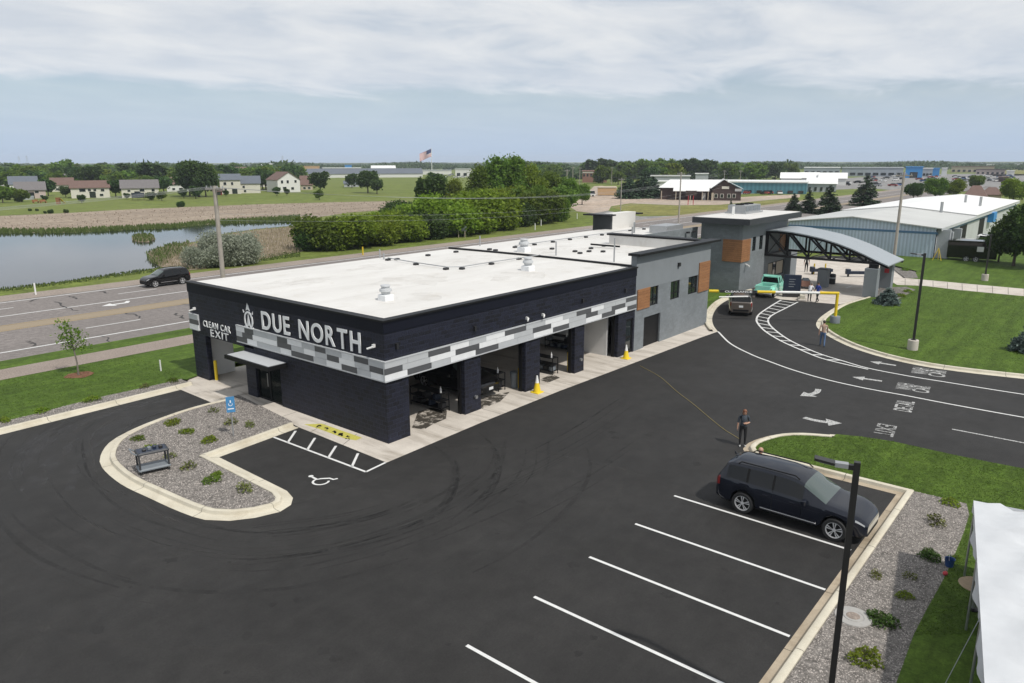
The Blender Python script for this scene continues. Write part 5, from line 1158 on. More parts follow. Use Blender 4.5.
def pickup(loc, rz):
    root = thing('mint_pickup', 'mint green vintage pickup truck beside the grey tower', 'truck', loc, rz)
    def p(name, mat, fn, smooth=35, parent=root): b = MB(); fn(b); return b.build(name, mat, parent, smooth)
    L = 4.95
    def loft(b, st):                                          # st: (x, half width, z0, z1, top half width)
        vs = []
        for x, w, z0, z1, tw_ in st: vs += [(x, -w * 0.92, z0), (x, -w, z0 + 0.12), (x, -w, (z0 + z1) / 2 + 0.1), (x, -tw_, z1), (x, tw_, z1), (x, w, (z0 + z1) / 2 + 0.1), (x, w, z0 + 0.12), (x, w * 0.92, z0)]
        n = 8; fs = [tuple(range(n)), tuple(range(len(vs) - 1, len(vs) - n - 1, -1))]
        for i in range(len(st) - 1):
            for k in range(n): fs.append((i * n + k, (i + 1) * n + k, (i + 1) * n + (k + 1) % n, i * n + (k + 1) % n))
        b.add(vs, [f[::-1] for f in fs])
    p('front_body', 'paint_mint', lambda b: loft(b, [(0.35, 0.86, 0.45, 1.12, 0.80), (0.9, 0.88, 0.45, 1.12, 0.80), (1.25, 0.86, 0.5, 1.12, 0.62), (2.1, 0.80, 0.55, 1.05, 0.52), (2.42, 0.66, 0.6, 0.95, 0.42)]))
    p('cab', 'paint_mint', lambda b: loft(b, [(-0.42, 0.84, 0.45, 1.15, 0.80), (0.40, 0.86, 0.45, 1.15, 0.82)]))
    p('cab_roof', 'paint_mint', lambda b: loft(b, [(-0.42, 0.66, 1.62, 1.72, 0.50), (-0.3, 0.72, 1.60, 1.78, 0.60), (0.35, 0.72, 1.60, 1.78, 0.60), (0.55, 0.66, 1.58, 1.70, 0.50)]))
    for x, y, x2, y2 in ((-0.40, 0.80, -0.36, 0.66), (-0.40, -0.80, -0.36, -0.66), (0.62, 0.80, 0.45, 0.66), (0.62, -0.80, 0.45, -0.66), (0.12, 0.82, 0.12, 0.69), (0.12, -0.82, 0.12, -0.69)):
        p('pillar', 'paint_mint', lambda b: b.tube([(x, y, 1.12), (x2, y2, 1.66)], 0.055, 6))
    p('rear_window', 'car_glass', lambda b: b.add([(-0.42, -0.74, 1.15), (-0.42, 0.74, 1.15), (-0.38, 0.62, 1.63), (-0.38, -0.62, 1.63)], [(0, 3, 2, 1)])); p('windshield', 'windshield_glass', lambda b: b.add([(0.64, -0.78, 1.12), (0.64, 0.78, 1.12), (0.46, 0.62, 1.64), (0.46, -0.62, 1.64)], [(0, 1, 2, 3)]))
    for s in (1, -1): p('window', 'car_glass', lambda b: b.add([(-0.38, s * 0.80, 1.15), (0.6, s * 0.80, 1.15), (0.44, s * 0.67, 1.62), (-0.34, s * 0.67, 1.62)], [(0, 1, 2, 3) if s > 0 else (3, 2, 1, 0)]))
    p('bed', 'paint_mint', lambda b: (b.box(-2.35, -0.68, 0.55, -0.46, 0.68, 0.62), b.bev(-2.35, -0.70, 0.55, -0.46, -0.63, 1.10, 0.02), b.bev(-2.35, 0.63, 0.55, -0.46, 0.70, 1.10, 0.02), b.bev(-0.52, -0.63, 0.55, -0.46, 0.63, 1.10, 0.02)))
    p('tailgate', 'paint_mint', lambda b: b.bev(-2.41, -0.66, 0.52, -2.352, 0.66, 1.08, 0.02)); p('bed_floor', 'trim_black', lambda b: b.box(-2.34, -0.62, 0.622, -0.53, 0.62, 0.64))
    for s in (1, -1):
        p('rear_fender', 'paint_mint', lambda b: b.add([(-1.5 + 0.55 * math.cos(t), s * y, 0.48 + 0.46 * math.sin(t)) for y in (0.69, 0.92) for t in np.linspace(0, math.pi, 9)], [(i, i + 1, 10 + i, 9 + i) for i in range(8)] + [tuple(range(9, 18))]))
        p('taillight', 'tail_lens', lambda b: b.cyl((-2.42, s * 0.76, 0.80), (-2.34, s * 0.76, 0.80), 0.06, n=10)); p('headlight', 'lamp_lens', lambda b: b.cyl((2.30, s * 0.58, 0.85), (2.46, s * 0.58, 0.85), 0.10, n=12))
        for x in (-1.5, 1.55): thing_part_wheel(root, x, s * 0.76, 0.36, s)
    p('rear_bumper', 'letter_white', lambda b: b.bev(-2.58, -0.86, 0.42, -2.46, 0.86, 0.58, 0.03)); p('front_bumper', 'chrome', lambda b: b.bev(2.5, -0.86, 0.42, 2.6, 0.86, 0.56, 0.03)); p('grille', 'chrome', lambda b: b.box(2.42, -0.42, 0.62, 2.47, 0.42, 0.90))
    p('running_board', 'paint_mint', lambda b: b.box(-0.5, -0.95, 0.36, 1.1, -0.84, 0.42).box(-0.5, 0.84, 0.36, 1.1, 0.95, 0.42)); p('underbody', 'trim_black', lambda b: b.box(-2.3, -0.55, 0.35, 2.3, 0.55, 0.6))
    return root
pickup((67.2, 24.5, 0.012), R(3))

# ================================================================== PEOPLE
def person(name, label, loc, rz, h, joints, cols, hair='hair_dark', long_hair=False, seat=None, bulk=1.0):
    """one continuous skinned body; joints override the neutral pose (body faces +x, y is its left), in units of a 1.75 m body"""
    J = {'pelvis': (0, 0, 0.95), 'waist': (0, 0, 1.10), 'chest': (0.01, 0, 1.32), 'collar': (0.0, 0, 1.45), 'neck': (0.01, 0, 1.52), 'chin': (0.03, 0, 1.58), 'head': (0.02, 0, 1.66), 'crown': (0.01, 0, 1.735),
         'ls': (0, 0.19, 1.43), 'le': (-0.02, 0.25, 1.14), 'lw': (0.05, 0.26, 0.89), 'lh': (0.07, 0.26, 0.81), 'rs': (0, -0.19, 1.43), 're': (-0.02, -0.25, 1.14), 'rw': (0.05, -0.26, 0.89), 'rh': (0.07, -0.26, 0.81),
         'lp': (0, 0.10, 0.90), 'lk': (0.02, 0.11, 0.50), 'la': (-0.01, 0.11, 0.09), 'lb': (0.06, 0.12, 0.045), 'lt': (0.17, 0.13, 0.035), 'rp': (0, -0.10, 0.90), 'rk': (0.02, -0.11, 0.50), 'ra': (-0.01, -0.11, 0.09), 'rb': (0.06, -0.12, 0.045), 'rt': (0.17, -0.13, 0.035)}
    J.update(joints); k = h / 1.75
    rad = {'pelvis': (0.155, 0.125), 'waist': (0.135, 0.11), 'chest': (0.155, 0.115), 'collar': (0.10, 0.085), 'neck': (0.058, 0.058), 'chin': (0.068, 0.072), 'head': (0.088, 0.098), 'crown': (0.062, 0.07), 'ls': (0.068,) * 2, 'le': (0.048,) * 2, 'lw': (0.033,) * 2, 'lh': (0.036, 0.02), 'rs': (0.068,) * 2, 're': (0.048,) * 2, 'rw': (0.033,) * 2, 'rh': (0.036, 0.02),
           'lp': (0.095,) * 2, 'lk': (0.065,) * 2, 'la': (0.045,) * 2, 'lb': (0.042, 0.04), 'lt': (0.036, 0.03), 'rp': (0.095,) * 2, 'rk': (0.065,) * 2, 'ra': (0.045,) * 2, 'rb': (0.042, 0.04), 'rt': (0.036, 0.03)}
    E_ = [('pelvis', 'waist'), ('waist', 'chest'), ('chest', 'collar'), ('collar', 'neck'), ('neck', 'chin'), ('chin', 'head'), ('head', 'crown'), ('collar', 'ls'), ('ls', 'le'), ('le', 'lw'), ('lw', 'lh'), ('collar', 'rs'), ('rs', 're'), ('re', 'rw'), ('rw', 'rh'),
          ('pelvis', 'lp'), ('lp', 'lk'), ('lk', 'la'), ('la', 'lb'), ('lb', 'lt'), ('pelvis', 'rp'), ('rp', 'rk'), ('rk', 'ra'), ('ra', 'rb'), ('rb', 'rt')]
    # fingers and thumb rooted in each palm
    for s, hd, wr_ in (('l', 'lh', 'lw'), ('r', 'rh', 'rw')):
        d = (Vector(J[hd]) - Vector(J[wr_])).normalized(); sd_ = d.cross(Vector((0, 1, 0))).normalized() if abs(d.y) < 0.9 else Vector((1, 0, 0)); cu = d.cross(sd_)
        for q in range(4):
            base = Vector(J[hd]) + sd_ * (0.024 * (1.5 - q)) + d * 0.02; ln = (0.035, 0.042, 0.038, 0.03)[q]
            J[s + 'f%d' % q] = tuple(base); J[s + 'g%d' % q] = tuple(base + d * ln); J[s + 'h%d' % q] = tuple(base + d * (ln * 1.7) + cu * 0.012 * (1 if s == 'l' else -1))
            for c in 'fgh': rad[s + '%s%d' % (c, q)] = (0.009, 0.009)
            E_.extend([(hd, s + 'f%d' % q), (s + 'f%d' % q, s + 'g%d' % q), (s + 'g%d' % q, s + 'h%d' % q)])
        J[s + 'u'] = tuple(Vector(J[hd]) + sd_ * 0.05 - d * 0.02); J[s + 'v'] = tuple(Vector(J[hd]) + sd_ * 0.07 + d * 0.02); rad[s + 'u'] = rad[s + 'v'] = (0.010, 0.010); E_.extend([(hd, s + 'u'), (s + 'u', s + 'v')])
    nm = list(J); idx = {n_: i for i, n_ in enumerate(nm)}
    me = bpy.data.meshes.new('tmp'); me.from_pydata([tuple(c * k for c in J[n_]) for n_ in nm], [(idx[a], idx[b_]) for a, b_ in E_], [])
    o = bpy.data.objects.new('tmp', me); COL.objects.link(o)
    sk = o.modifiers.new('skin', 'SKIN'); sk.use_smooth_shade = True
    for n_, i in idx.items():
        v = me.skin_vertices[0].data[i]; r = rad[n_]; bk = bulk if n_ in ('pelvis', 'waist', 'chest') else 1.0
        v.radius = (r[0] * k * bk, r[1] * k * bk); v.use_root = (n_ == 'pelvis')
    su = o.modifiers.new('sub', 'SUBSURF'); su.levels = 1; su.render_levels = 1
    dg = bpy.context.evaluated_depsgraph_get(); bm_ = bpy.data.meshes.new_from_object(o.evaluated_get(dg)); bpy.data.objects.remove(o)
    bm_.name = 'body'; bm_.materials.clear()
    for c in cols: bm_.materials.append(m_(c))                # shoes, trousers, shirt, skin
    neck = J['neck'][2] * k; sl = [Vector(J[q]) * k for q in ('le', 're')]
    arms = [(Vector(J[a]) * k, Vector(J[b_]) * k) for a, b_ in (('le', 'lw'), ('lw', 'lh'), ('re', 'rw'), ('rw', 'rh'))]
    def near(c, a, b_):
        ab = b_ - a; t = max(0, min(1, (c - a).dot(ab) / max(1e-6, ab.length_squared))); return (c - a - ab * t).length, t
    for p in bm_.polygons:
        c = Vector(p.center); p.use_smooth = True
        d_arm = min(near(c, *s_)[0] for s_ in arms); ups = min(near(c, Vector(J[a]) * k, Vector(J[b_]) * k)[0] for a, b_ in (('ls', 'le'), ('rs', 're'))); tor = min(near(c, Vector(J[a]) * k, Vector(J[b_]) * k)[0] - 0.10 * k for a, b_ in (('pelvis', 'waist'), ('waist', 'chest'), ('chest', 'collar')))
        if c.z < 0.075 * k: p.material_index = 0
        elif c.z > neck: p.material_index = 3
        elif d_arm < 0.065 * k and d_arm < ups and d_arm < tor + 0.08 * k: p.material_index = 3
        elif c.z < 0.985 * k and ups > 0.07 * k: p.material_index = 1
        else: p.material_index = 2
    root = thing(name, label, 'person', loc, rz)
    mesh_obj('body', bm_, root)
    hx, hy, hz = [c * k for c in J['head']]
    b = MB(); b.ball((hx - 0.02 * k, hy, hz + 0.035 * k), 0.105 * k, 12, (1.0, 0.92, 0.95))
    if long_hair: b.ball((hx - 0.055 * k, hy, hz - 0.07 * k), 0.10 * k, 10, (0.7, 1.0, 1.5))
    b.build('hair', hair, root, smooth=80)
    f = MB()
    f.ball((hx + 0.098 * k, hy, hz - 0.005), 0.016 * k, 6, (1, 0.8, 1.3)); f.build('nose', cols[3], root, smooth=60)
    for s in (1, -1): MB().ball((hx + 0.082 * k, hy + s * 0.034 * k, hz + 0.018 * k), 0.011 * k, 6).build('eye', 'trim_black', root); MB().ball((hx - 0.005, hy + s * 0.093 * k, hz), 0.022 * k, 6, (0.7, 0.4, 1)).build('ear', cols[3], root)
    MB().ball((hx + 0.080 * k, hy, hz - 0.052 * k), 0.02 * k, 6, (0.4, 1.2, 0.3)).build('mouth', 'hair_red', root)
    return root
def facing(xy, extra=0.0): return math.atan2(-xy[1], -xy[0]) + extra
wpos = G(742, 446)
fold = {'re': (0.02, -0.25, 1.14), 'rw': (0.04, -0.27, 0.90), 'rh': (0.06, -0.27, 0.82), 'le': (0.02, 0.25, 1.16), 'lw': (0.22, 0.06, 1.16), 'lh': (0.25, -0.02, 1.18), 'head': (0.05, 0.01, 1.65), 'chin': (0.06, 0.01, 1.57), 'crown': (0.035, 0.01, 1.73)}
person('person', 'woman with auburn hair in slate top and black trousers looking down', (wpos[0], wpos[1], 0), facing(wpos, R(12)), 1.66, fold, ['shoe_white', 'trouser_black', 'shirt_slate', 'skin'], 'hair_red', True, bulk=1.3)
walk = {'lk': (0.14, 0.11, 0.52), 'la': (0.22, 0.11, 0.10), 'lb': (0.29, 0.12, 0.05), 'lt': (0.40, 0.13, 0.045), 'rk': (-0.03, -0.11, 0.50), 'ra': (-0.24, -0.11, 0.12), 'rb': (-0.18, -0.12, 0.055), 'rt': (-0.08, -0.13, 0.04), 'le': (-0.10, 0.25, 1.15), 'lw': (-0.06, 0.27, 0.90), 'lh': (-0.04, 0.27, 0.82), 're': (0.06, -0.25, 1.15), 'rw': (0.20, -0.25, 0.95), 'rh': (0.25, -0.24, 0.89)}
mp_ = G(822, 346.5)
person('person', 'man in tan shirt and blue jeans walking up the drive lane', (mp_[0], mp_[1], 0), R(20), 1.74, walk, ['shoe', 'denim', 'shirt_tan', 'skin'], 'hair_dark', bulk=1.1)
q = G(809, 301.5); person('person', 'person in white top bending over beside the kiosk panel', (q[0], q[1], 0.012), R(0), 1.70, {'waist': (0.05, 0, 1.09), 'chest': (0.18, 0, 1.27), 'collar': (0.27, 0, 1.36), 'neck': (0.31, 0, 1.42), 'chin': (0.36, 0, 1.46), 'head': (0.38, 0, 1.53), 'crown': (0.39, 0, 1.61), 'ls': (0.25, 0.18, 1.34), 'rs': (0.25, -0.18, 1.34), 'le': (0.36, 0.24, 1.08), 're': (0.36, -0.24, 1.08), 'lw': (0.55, 0.18, 1.02), 'rw': (0.55, -0.18, 1.02), 'lh': (0.62, 0.16, 1.02), 'rh': (0.62, -0.16, 1.02)}, ['shoe', 'trouser_black', 'shirt_white', 'skin'], 'hair_grey')
q = G(817, 302.5); person('person', 'person in royal blue shirt and black trousers behind the white bar', (q[0], q[1], 0.012), R(150), 1.74, walk, ['shoe', 'trouser_black', 'shirt_blue', 'skin'], 'hair_dark')
q = G(761, 449.5, 1.62); person('person', 'person whose bald head shows above the parked SUV roof', (q[0], q[1], 0), facing(q, R(-20)), 1.66, {}, ['shoe', 'trouser_black', 'shirt_slate', 'skin'], 'skin')
q = G(795, 271); person('person', 'worker in black standing by the tower corner under the canopy', (q[0] , q[1] - 1.2, 0.012), R(200), 1.76, {}, ['shoe', 'trouser_black', 'trouser_black', 'skin'], 'hair_dark')

# ================================================================== SMALL THINGS ROUND THE BUILDING
def cone(label, u, v, k):
    x, y = G(u, v); t = thing('traffic_cone', label, 'cone', (x, y, 0.012), group='traffic cones by the piers')
    MB().bev(-0.21 * k, -0.21 * k, 0, 0.21 * k, 0.21 * k, 0.05, 0.02).build('base', 'cone_yellow', t)
    MB().lathe([(0.165 * k, 0.045), (0.10 * k, 0.36 * k), (0.085 * k, 0.42 * k)], n=14).build('cone_body', 'cone_yellow', t, 40); MB().lathe([(0.085 * k, 0.42 * k), (0.058 * k, 0.56 * k), (0.05 * k, 0.60 * k), (0.033 * k, 0.72 * k), (0.0, 0.73 * k)], n=14).build('white_tip', 'white_plastic', t, 40)
cone('yellow cone with white tip beside the third dark pier', 537, 392.5, 1.28); cone('yellow cone with white tip before the glass side door', 626, 358.6, 1.2)
def bollard(label, u, v, h, r=0.09, z=0.012):
    x, y = G(u, v); t = thing('bollard', label, 'bollard', (x, y, z), group='yellow bollards at the building')
    MB().cyl((0, 0, 0), (0, 0, h), r, n=12).build('pipe', 'safety_yellow', t, 40); MB().ball((0, 0, h), r, 10, (1, 1, 0.5)).build('dome', 'safety_yellow', t, 60); MB().lathe([(r + 0.004, 0), (r + 0.06, 0), (r + 0.06, 0.03), (r + 0.004, 0.05)], n=12).build('collar', 'concrete', t)
bollard('yellow bollard just inside the clean car exit', 217, 381, 1.15); bollard('yellow bollard behind the second dark pier in the first bay', 462, 411, 1.15); bollard('yellow bollard behind the third dark pier beside the grey bin', 519.5, 389, 1.15)
bollard('yellow bollard behind the fourth dark pier in the third bay', 568.5, 371.5, 1.15)
def rack(label, x, y, L, rz, seed):
    t = thing('equipment_rack', label, 'rack', (x, y, 0.012), rz, 'equipment racks in the wash bays'); rs = random.Random(seed)
    for sx_ in (-1, 1):
        for sy_ in (-1, 1): MB().box(sx_ * L / 2 - 0.02, sy_ * 0.26 - 0.02, 0, sx_ * L / 2 + 0.02, sy_ * 0.26 + 0.02, 0.98).build('post', 'black_metal', t)
    for z in (0.18, 0.55, 0.95): MB().box(-L / 2, -0.28, z, L / 2, 0.28, z + 0.035).build('shelf', 'black_metal', t)
    for k in range(6):
        px_ = -L / 2 + 0.2 + k * (L - 0.4) / 5; z = rs.choice((0.215, 0.585)); m = rs.choice(('black_plastic', 'grey_plastic', 'black_plastic', 'navy_panel')); w_ = rs.uniform(0.08, 0.16)
        MB().bev(px_ - w_, -0.2, z, px_ + w_, 0.2, z + rs.uniform(0.16, 0.30), 0.02).build('tray', m, t)
    MB().lathe([(0.05, 0), (0.05, 0.2), (0.02, 0.24), (0.02, 0.32), (0, 0.32)], (0.2 - L / 2, 0.1, 0.985), 8).build('spray_bottle', 'white_plastic', t)
rack('black equipment rack inside the first bay beside the pier', 24.45, 25.6, 2.2, R(90), 1); rack('black equipment rack inside the second bay by the grey bin', 28.85, 25.7, 2.2, R(90), 2); rack('black equipment rack inside the third bay', 33.2, 25.4, 2.3, R(90), 3); rack('black equipment rack standing against the white end wall', 38.0, 27.5, 1.8, R(90), 5)
x, y = G(514.5, 387.5); t = thing('waste_bin', 'grey plastic bin beside the yellow bollard in the second bay', 'bin', (x, y, 0.012)); MB().lathe([(0.0, 0.02), (0.20, 0.0), (0.24, 0.80), (0.26, 0.82), (0.24, 0.84), (0.21, 0.82), (0.0, 0.80)], n=16).build('tub', 'grey_plastic', t, 40); MB().lathe([(0.27, 0.84), (0.24, 0.90), (0.0, 0.93)], n=16).build('lid', 'grey_plastic', t, 40)
# accessible parking sign
x, y = G(233.5, 436, 0.1); t = thing('parking_sign', 'blue accessible parking sign on a thin post in the island gravel', 'sign', (x, y, 0.1)); za, zb_ = HT(412, (x, y)) - 0.1, HT(396.5, (x, y)) - 0.1; fz = facing((x, y))
MB().box(-0.02, -0.03, 0, 0.02, 0.03, zb_).build('post', 'galvanised', t); pn = MB().obox((math.cos(fz) * 0.04, math.sin(fz) * 0.04, (za + zb_) / 2), (0.015, 0.36, zb_ - za), fz).build('panel', 'blue_sign', t)
b = MB(); cz_ = (za + zb_) / 2
def sgp(a, c, d=0.052): return (math.cos(fz) * d - math.sin(fz) * a, math.sin(fz) * d + math.cos(fz) * a, cz_ + c)
for tt in range(10):
    t0, t1 = R(150 + 23 * tt), R(150 + 23 * (tt + 1)); b.add([sgp(0.09 * math.cos(t0), 0.02 + 0.09 * math.sin(t0)), sgp(0.09 * math.cos(t1), 0.02 + 0.09 * math.sin(t1)), sgp(0.065 * math.cos(t1), 0.02 + 0.065 * math.sin(t1)), sgp(0.065 * math.cos(t0), 0.02 + 0.065 * math.sin(t0))], [(0, 1, 2, 3)])
b.add([sgp(-0.02, 0.2), sgp(0.03, 0.2), sgp(0.03, 0.08), sgp(-0.02, 0.08)], [(0, 1, 2, 3)]); b.add([sgp(-0.13, -0.17), sgp(0.13, -0.17), sgp(0.13, -0.22), sgp(-0.13, -0.22)], [(0, 1, 2, 3)]); b.build('wheelchair_mark', 'letter_white', pn)
# utility cart in the gravel
x, y = G(154, 470, 0.11); t = thing('utility_cart', 'grey two-shelf plastic cart standing on the island gravel', 'cart', (x, y, 0.11), R(-14))
MB().bev(-0.58, -0.36, 0.82, 0.58, 0.36, 0.90, 0.04).build('top_shelf', 'charcoal', t); MB().bev(-0.52, -0.30, 0.901, 0.52, 0.30, 0.915, 0.03).build('top_tray', 'navy_panel', t); MB().bev(-0.58, -0.36, 0.16, 0.58, 0.36, 0.24, 0.04).build('lower_shelf', 'grey_plastic', t)
for sx_ in (-1, 1):
    for sy_ in (-1, 1): MB().box(sx_ * 0.52 - 0.032, sy_ * 0.30 - 0.032, 0.24, sx_ * 0.52 + 0.032, sy_ * 0.30 + 0.032, 0.82).build('corner_post', 'charcoal', t); MB().cyl((sx_ * 0.5, sy_ * 0.28 - 0.02, 0.06), (sx_ * 0.5, sy_ * 0.28 + 0.02, 0.06), 0.06, n=10).build('castor', 'rubber', t); MB().box(sx_ * 0.5 - 0.02, sy_ * 0.28 - 0.02, 0.06, sx_ * 0.5 + 0.02, sy_ * 0.28 + 0.02, 0.16).build('castor_stem', 'steel', t)
MB().tube([(-0.58, -0.28, 0.86), (-0.74, -0.28, 0.98), (-0.74, 0.28, 0.98), (-0.58, 0.28, 0.86)], 0.025, 6).build('push_handle', 'grey_plastic', t)
for k in range(4): MB().bev(-0.35 + 0.2 * k, -0.2 + 0.08 * (k % 3), 0.915, -0.22 + 0.2 * k, -0.02 + 0.08 * (k % 3), 1.0 + 0.03 * (k % 2), 0.02).build('supply_box', ('black_plastic', 'grey_plastic', 'navy_panel', 'black_plastic')[k], t)
# kiosk and drive equipment under the canopy
x, y = G(791, 297); t = thing('kiosk_panel', 'tall dark blue menu board standing beside the mint pickup', 'sign', (x, y, 0.012), facing((x, y), R(6)))
MB().bev(-0.2, -0.75, 0, 0.2, 0.75, 0.45, 0.03).build('plinth', 'black_plastic', t); bd_ = MB().bev(-0.12, -0.75, 0.45, 0.12, 0.75, 2.02, 0.03).build('board', 'navy_panel', t); MB().box(0.121, -0.62, 0.75, 0.13, 0.62, 1.85).build('screen', 'navy_panel', bd_)
for k in range(4): MB().box(0.131, -0.30, 0.95 + k * 0.22, 0.134, 0.15 + 0.1 * (k % 2), 0.98 + k * 0.22).build('print_line', 'siding_grey', bd_)
x, y = G(822.5, 287); t = thing('pay_pillar', 'square grey masonry pillar between the drive lanes', 'pillar', (x, y, 0.012)); MB().bev(-0.45, -0.45, 0, 0.45, 0.45, 1.75, 0.03).build('shaft', 'grey_stucco', t); MB().bev(-0.5, -0.5, 1.75, 0.5, 0.5, 1.83, 0.02).build('coping', 'dark_grey', t)
x, y = G(832, 284); t = thing('litter_bin', 'black cylindrical litter bin beside the grey pillar', 'bin', (x, y, 0.012)); MB().lathe([(0.0, 0.0), (0.30, 0.0), (0.30, 0.85), (0.0, 0.85)], n=14).build('drum', 'black_plastic', t, 40); MB().lathe([(0.31, 0.852), (0.26, 1.0), (0.0, 1.05)], n=14).build('hood', 'black_plastic', t, 40); MB().lathe([(0.305, 0.55), (0.308, 0.55), (0.308, 0.7), (0.305, 0.7)], n=14).build('band', 'galvanised', t)
for u, v, L, rz, lab in ((821, 274.5, 2.4, -52, 'dark vacuum boom with yellow posts behind the grey pillar'), (858, 277, 2.6, -55, 'dark blue boom box lying across the drive right of the pillar')):
    x, y = G(u, v); t = thing('boom_unit', lab, 'equipment', (x, y, 0.012), R(rz)); MB().bev(-L / 2, -0.16, 0.30, L / 2, 0.16, 0.62, 0.03).build('beam', 'navy_panel', t)
    for s in (-1, 1): MB().box(s * L * 0.4 - 0.08, -0.08, 0, s * L * 0.4 + 0.08, 0.08, 0.30).build('foot', 'black_metal', t)
    MB().bev(-L / 2 - 0.02, -0.22, 0.3, -L / 2 + 0.45, 0.22, 0.85, 0.05).build('motor_box', 'navy_panel', t)
    if u < 840:
        for s in (-0.7, 0.5): MB().cyl((s, 0.25, 0), (s, 0.25, 1.15), 0.08, n=8).build('guard_post', 'safety_yellow', t)
x, y = G(802, 300); t = thing('white_cabinet', 'low white concrete block at the tip of the hatched median', 'block', (x, y, 0.012), R(20)); MB().bev(-0.7, -0.35, 0, 0.7, 0.35, 0.16, 0.04).build('base', 'concrete', t); MB().bev(-0.55, -0.22, 0.16, 0.1, 0.22, 0.5, 0.04).build('top', 'kerb_concrete', t)
x, y = G(806, 291); t = thing('wash_cart', 'small brown and grey wash cart behind the bending person', 'cart', (x + 1.5, y + 0.6, 0.012), R(20)); MB().bev(-0.6, -0.4, 0.25, 0.6, 0.4, 0.8, 0.05).build('body', 'brick_red', t); MB().bev(-0.5, -0.3, 0.8, 0.5, 0.3, 0.95, 0.05).build('lid', 'grey_plastic', t)
for sx_ in (-1, 1):
    for sy_ in (-1, 1): MB().cyl((sx_ * 0.45, sy_ * 0.3 - 0.05, 0.13), (sx_ * 0.45, sy_ * 0.3 + 0.05, 0.13), 0.13, n=10).build('wheel', 'rubber', t)
# marker stake on the lawn
x, y = G(161, 371, 0.085); MB().box(x - 0.03, y - 0.03, 0.08, x + 0.03, y + 0.03, 0.75).build('marker_stake', 'white_plastic', label='short white stake on the lawn left of the exit pier', cat='stake')

# ================================================================== LAMP POSTS
def lamp(label, base, h, head_dir, r=0.075, footing=0.65, square=True, arm=0.55):
    t = thing('lamp_post', label, 'lamp', (base[0], base[1], base[2] if len(base) > 2 else 0.1), group='car park lamp posts'); hd = Vector((*head_dir, 0)).normalized(); a = math.atan2(hd.y, hd.x)
    z0 = 0
    if footing: MB().lathe([(0.0, footing), (0.30, footing), (0.32, footing - 0.03), (0.32, 0.0)], n=18).build('footing', 'concrete', t, 30); z0 = footing
    MB().obox((0, 0, z0 + 0.02), (0.3, 0.3, 0.04), a).build('base_plate', 'bronze_metal', t)
    MB().obox((0, 0, (z0 + h) / 2), (2 * r, 2 * r, h - z0), a).build('pole', 'bronze_metal', t)
    hdp = MB().obox(tuple(hd * (arm * 0.5) + Vector((0, 0, h - 0.12))), (arm, 0.10, 0.10), a).build('arm', 'bronze_metal', t)
    p = hd * (arm + 0.11) + Vector((0, 0, h - 0.10)); MB().obox(tuple(p), (0.24, 0.14, 0.09), a).build('driver_box', 'galvanised', t)
    p = hd * (arm + 0.42) + Vector((0, 0, h - 0.06)); fx = MB().obox(tuple(p), (0.38, 0.20, 0.05), a, 0, R(-8)).build('lamp_head', 'bronze_metal', t)
    p = hd * (arm + 0.42) + Vector((0, 0, h - 0.095)); MB().obox(tuple(p), (0.30, 0.15, 0.012), a, 0, R(-8)).build('lens', 'lamp_lens', fx)
    return t
b0 = G(829, 690, 0.1); hN = 6.35
hd0 = Vector(G(822, 455, hN)) - Vector(G(858, 460, hN))
lamp('near dark lamp post standing beside the parked SUV', (G(857.5, 462, hN)[0], G(857.5, 462, hN)[1], 0.1), hN - 0.1, (hd0.x, hd0.y), r=0.058, arm=0.16, footing=0.0)
q = G(912.3, 349.5, 0.1); lamp('dark lamp post on a white footing on the lawn by the lane kerb', (*q, 0.1), 6.25, (-0.25, 1.0), arm=0.2)
q = G(984.5, 280.5, 0.1); lamp('dark lamp post on a pale footing beyond the sidewalk', (*q, 0.1), 4.7, (-0.2, 1.0), arm=0.2)

# ================================================================== TENT
e0 = Vector(G3(973.5, 500.5, 2.45)); e1_ = Vector(G3(980, 607.8, 2.45)); ed = (e1_ - e0); ed.z = 0; ed.normalize(); en_ = Vector((-ed.y, ed.x, 0)); en_ = en_ if en_.y < 0 else -en_
TL, TW = 12.0, 9.0
TZ = 2.45
t = thing('party_tent', 'white frame tent on the lawn at the right edge', 'tent', tuple(e0 + ed * 3 - Vector((0, 0, 2.35))), world=True)
b = MB(); nx_, ny_ = 60, 28; vs = []
rs = random.Random(2)
for i in range(nx_ + 1):
    for j in range(ny_ + 1):
        a, c = i / nx_ * TL, j / ny_ * TW; edge = min(1, c / 4.5); hip = min(1, a / 3.4)
        z = TZ + 0.75 * min(c / 4.5 if c < 4.5 else (TW - c) / 4.5, a / 3.2 if a < 3.2 else 9)
        z += 0.06 * math.sin(a * 2.3 + c * 4.2) * min(1, c) + 0.05 * math.sin(a * 5 - c * 6.5) * min(1, c * 0.7) + 0.035 * math.sin(c * 11 + a * 3) * min(1, c * 2) + 0.02 * math.sin(a * 13 - c * 9) * min(1, c * 2)
        p_ = e0 + ed * a + en_ * c; vs.append((p_.x, p_.y, z))
b.add(vs, [(i * (ny_ + 1) + j, (i + 1) * (ny_ + 1) + j, (i + 1) * (ny_ + 1) + j + 1, i * (ny_ + 1) + j + 1) for i in range(nx_) for j in range(ny_)])
rfm = b.build('tent_roof', 'tent_fabric', t, 60)
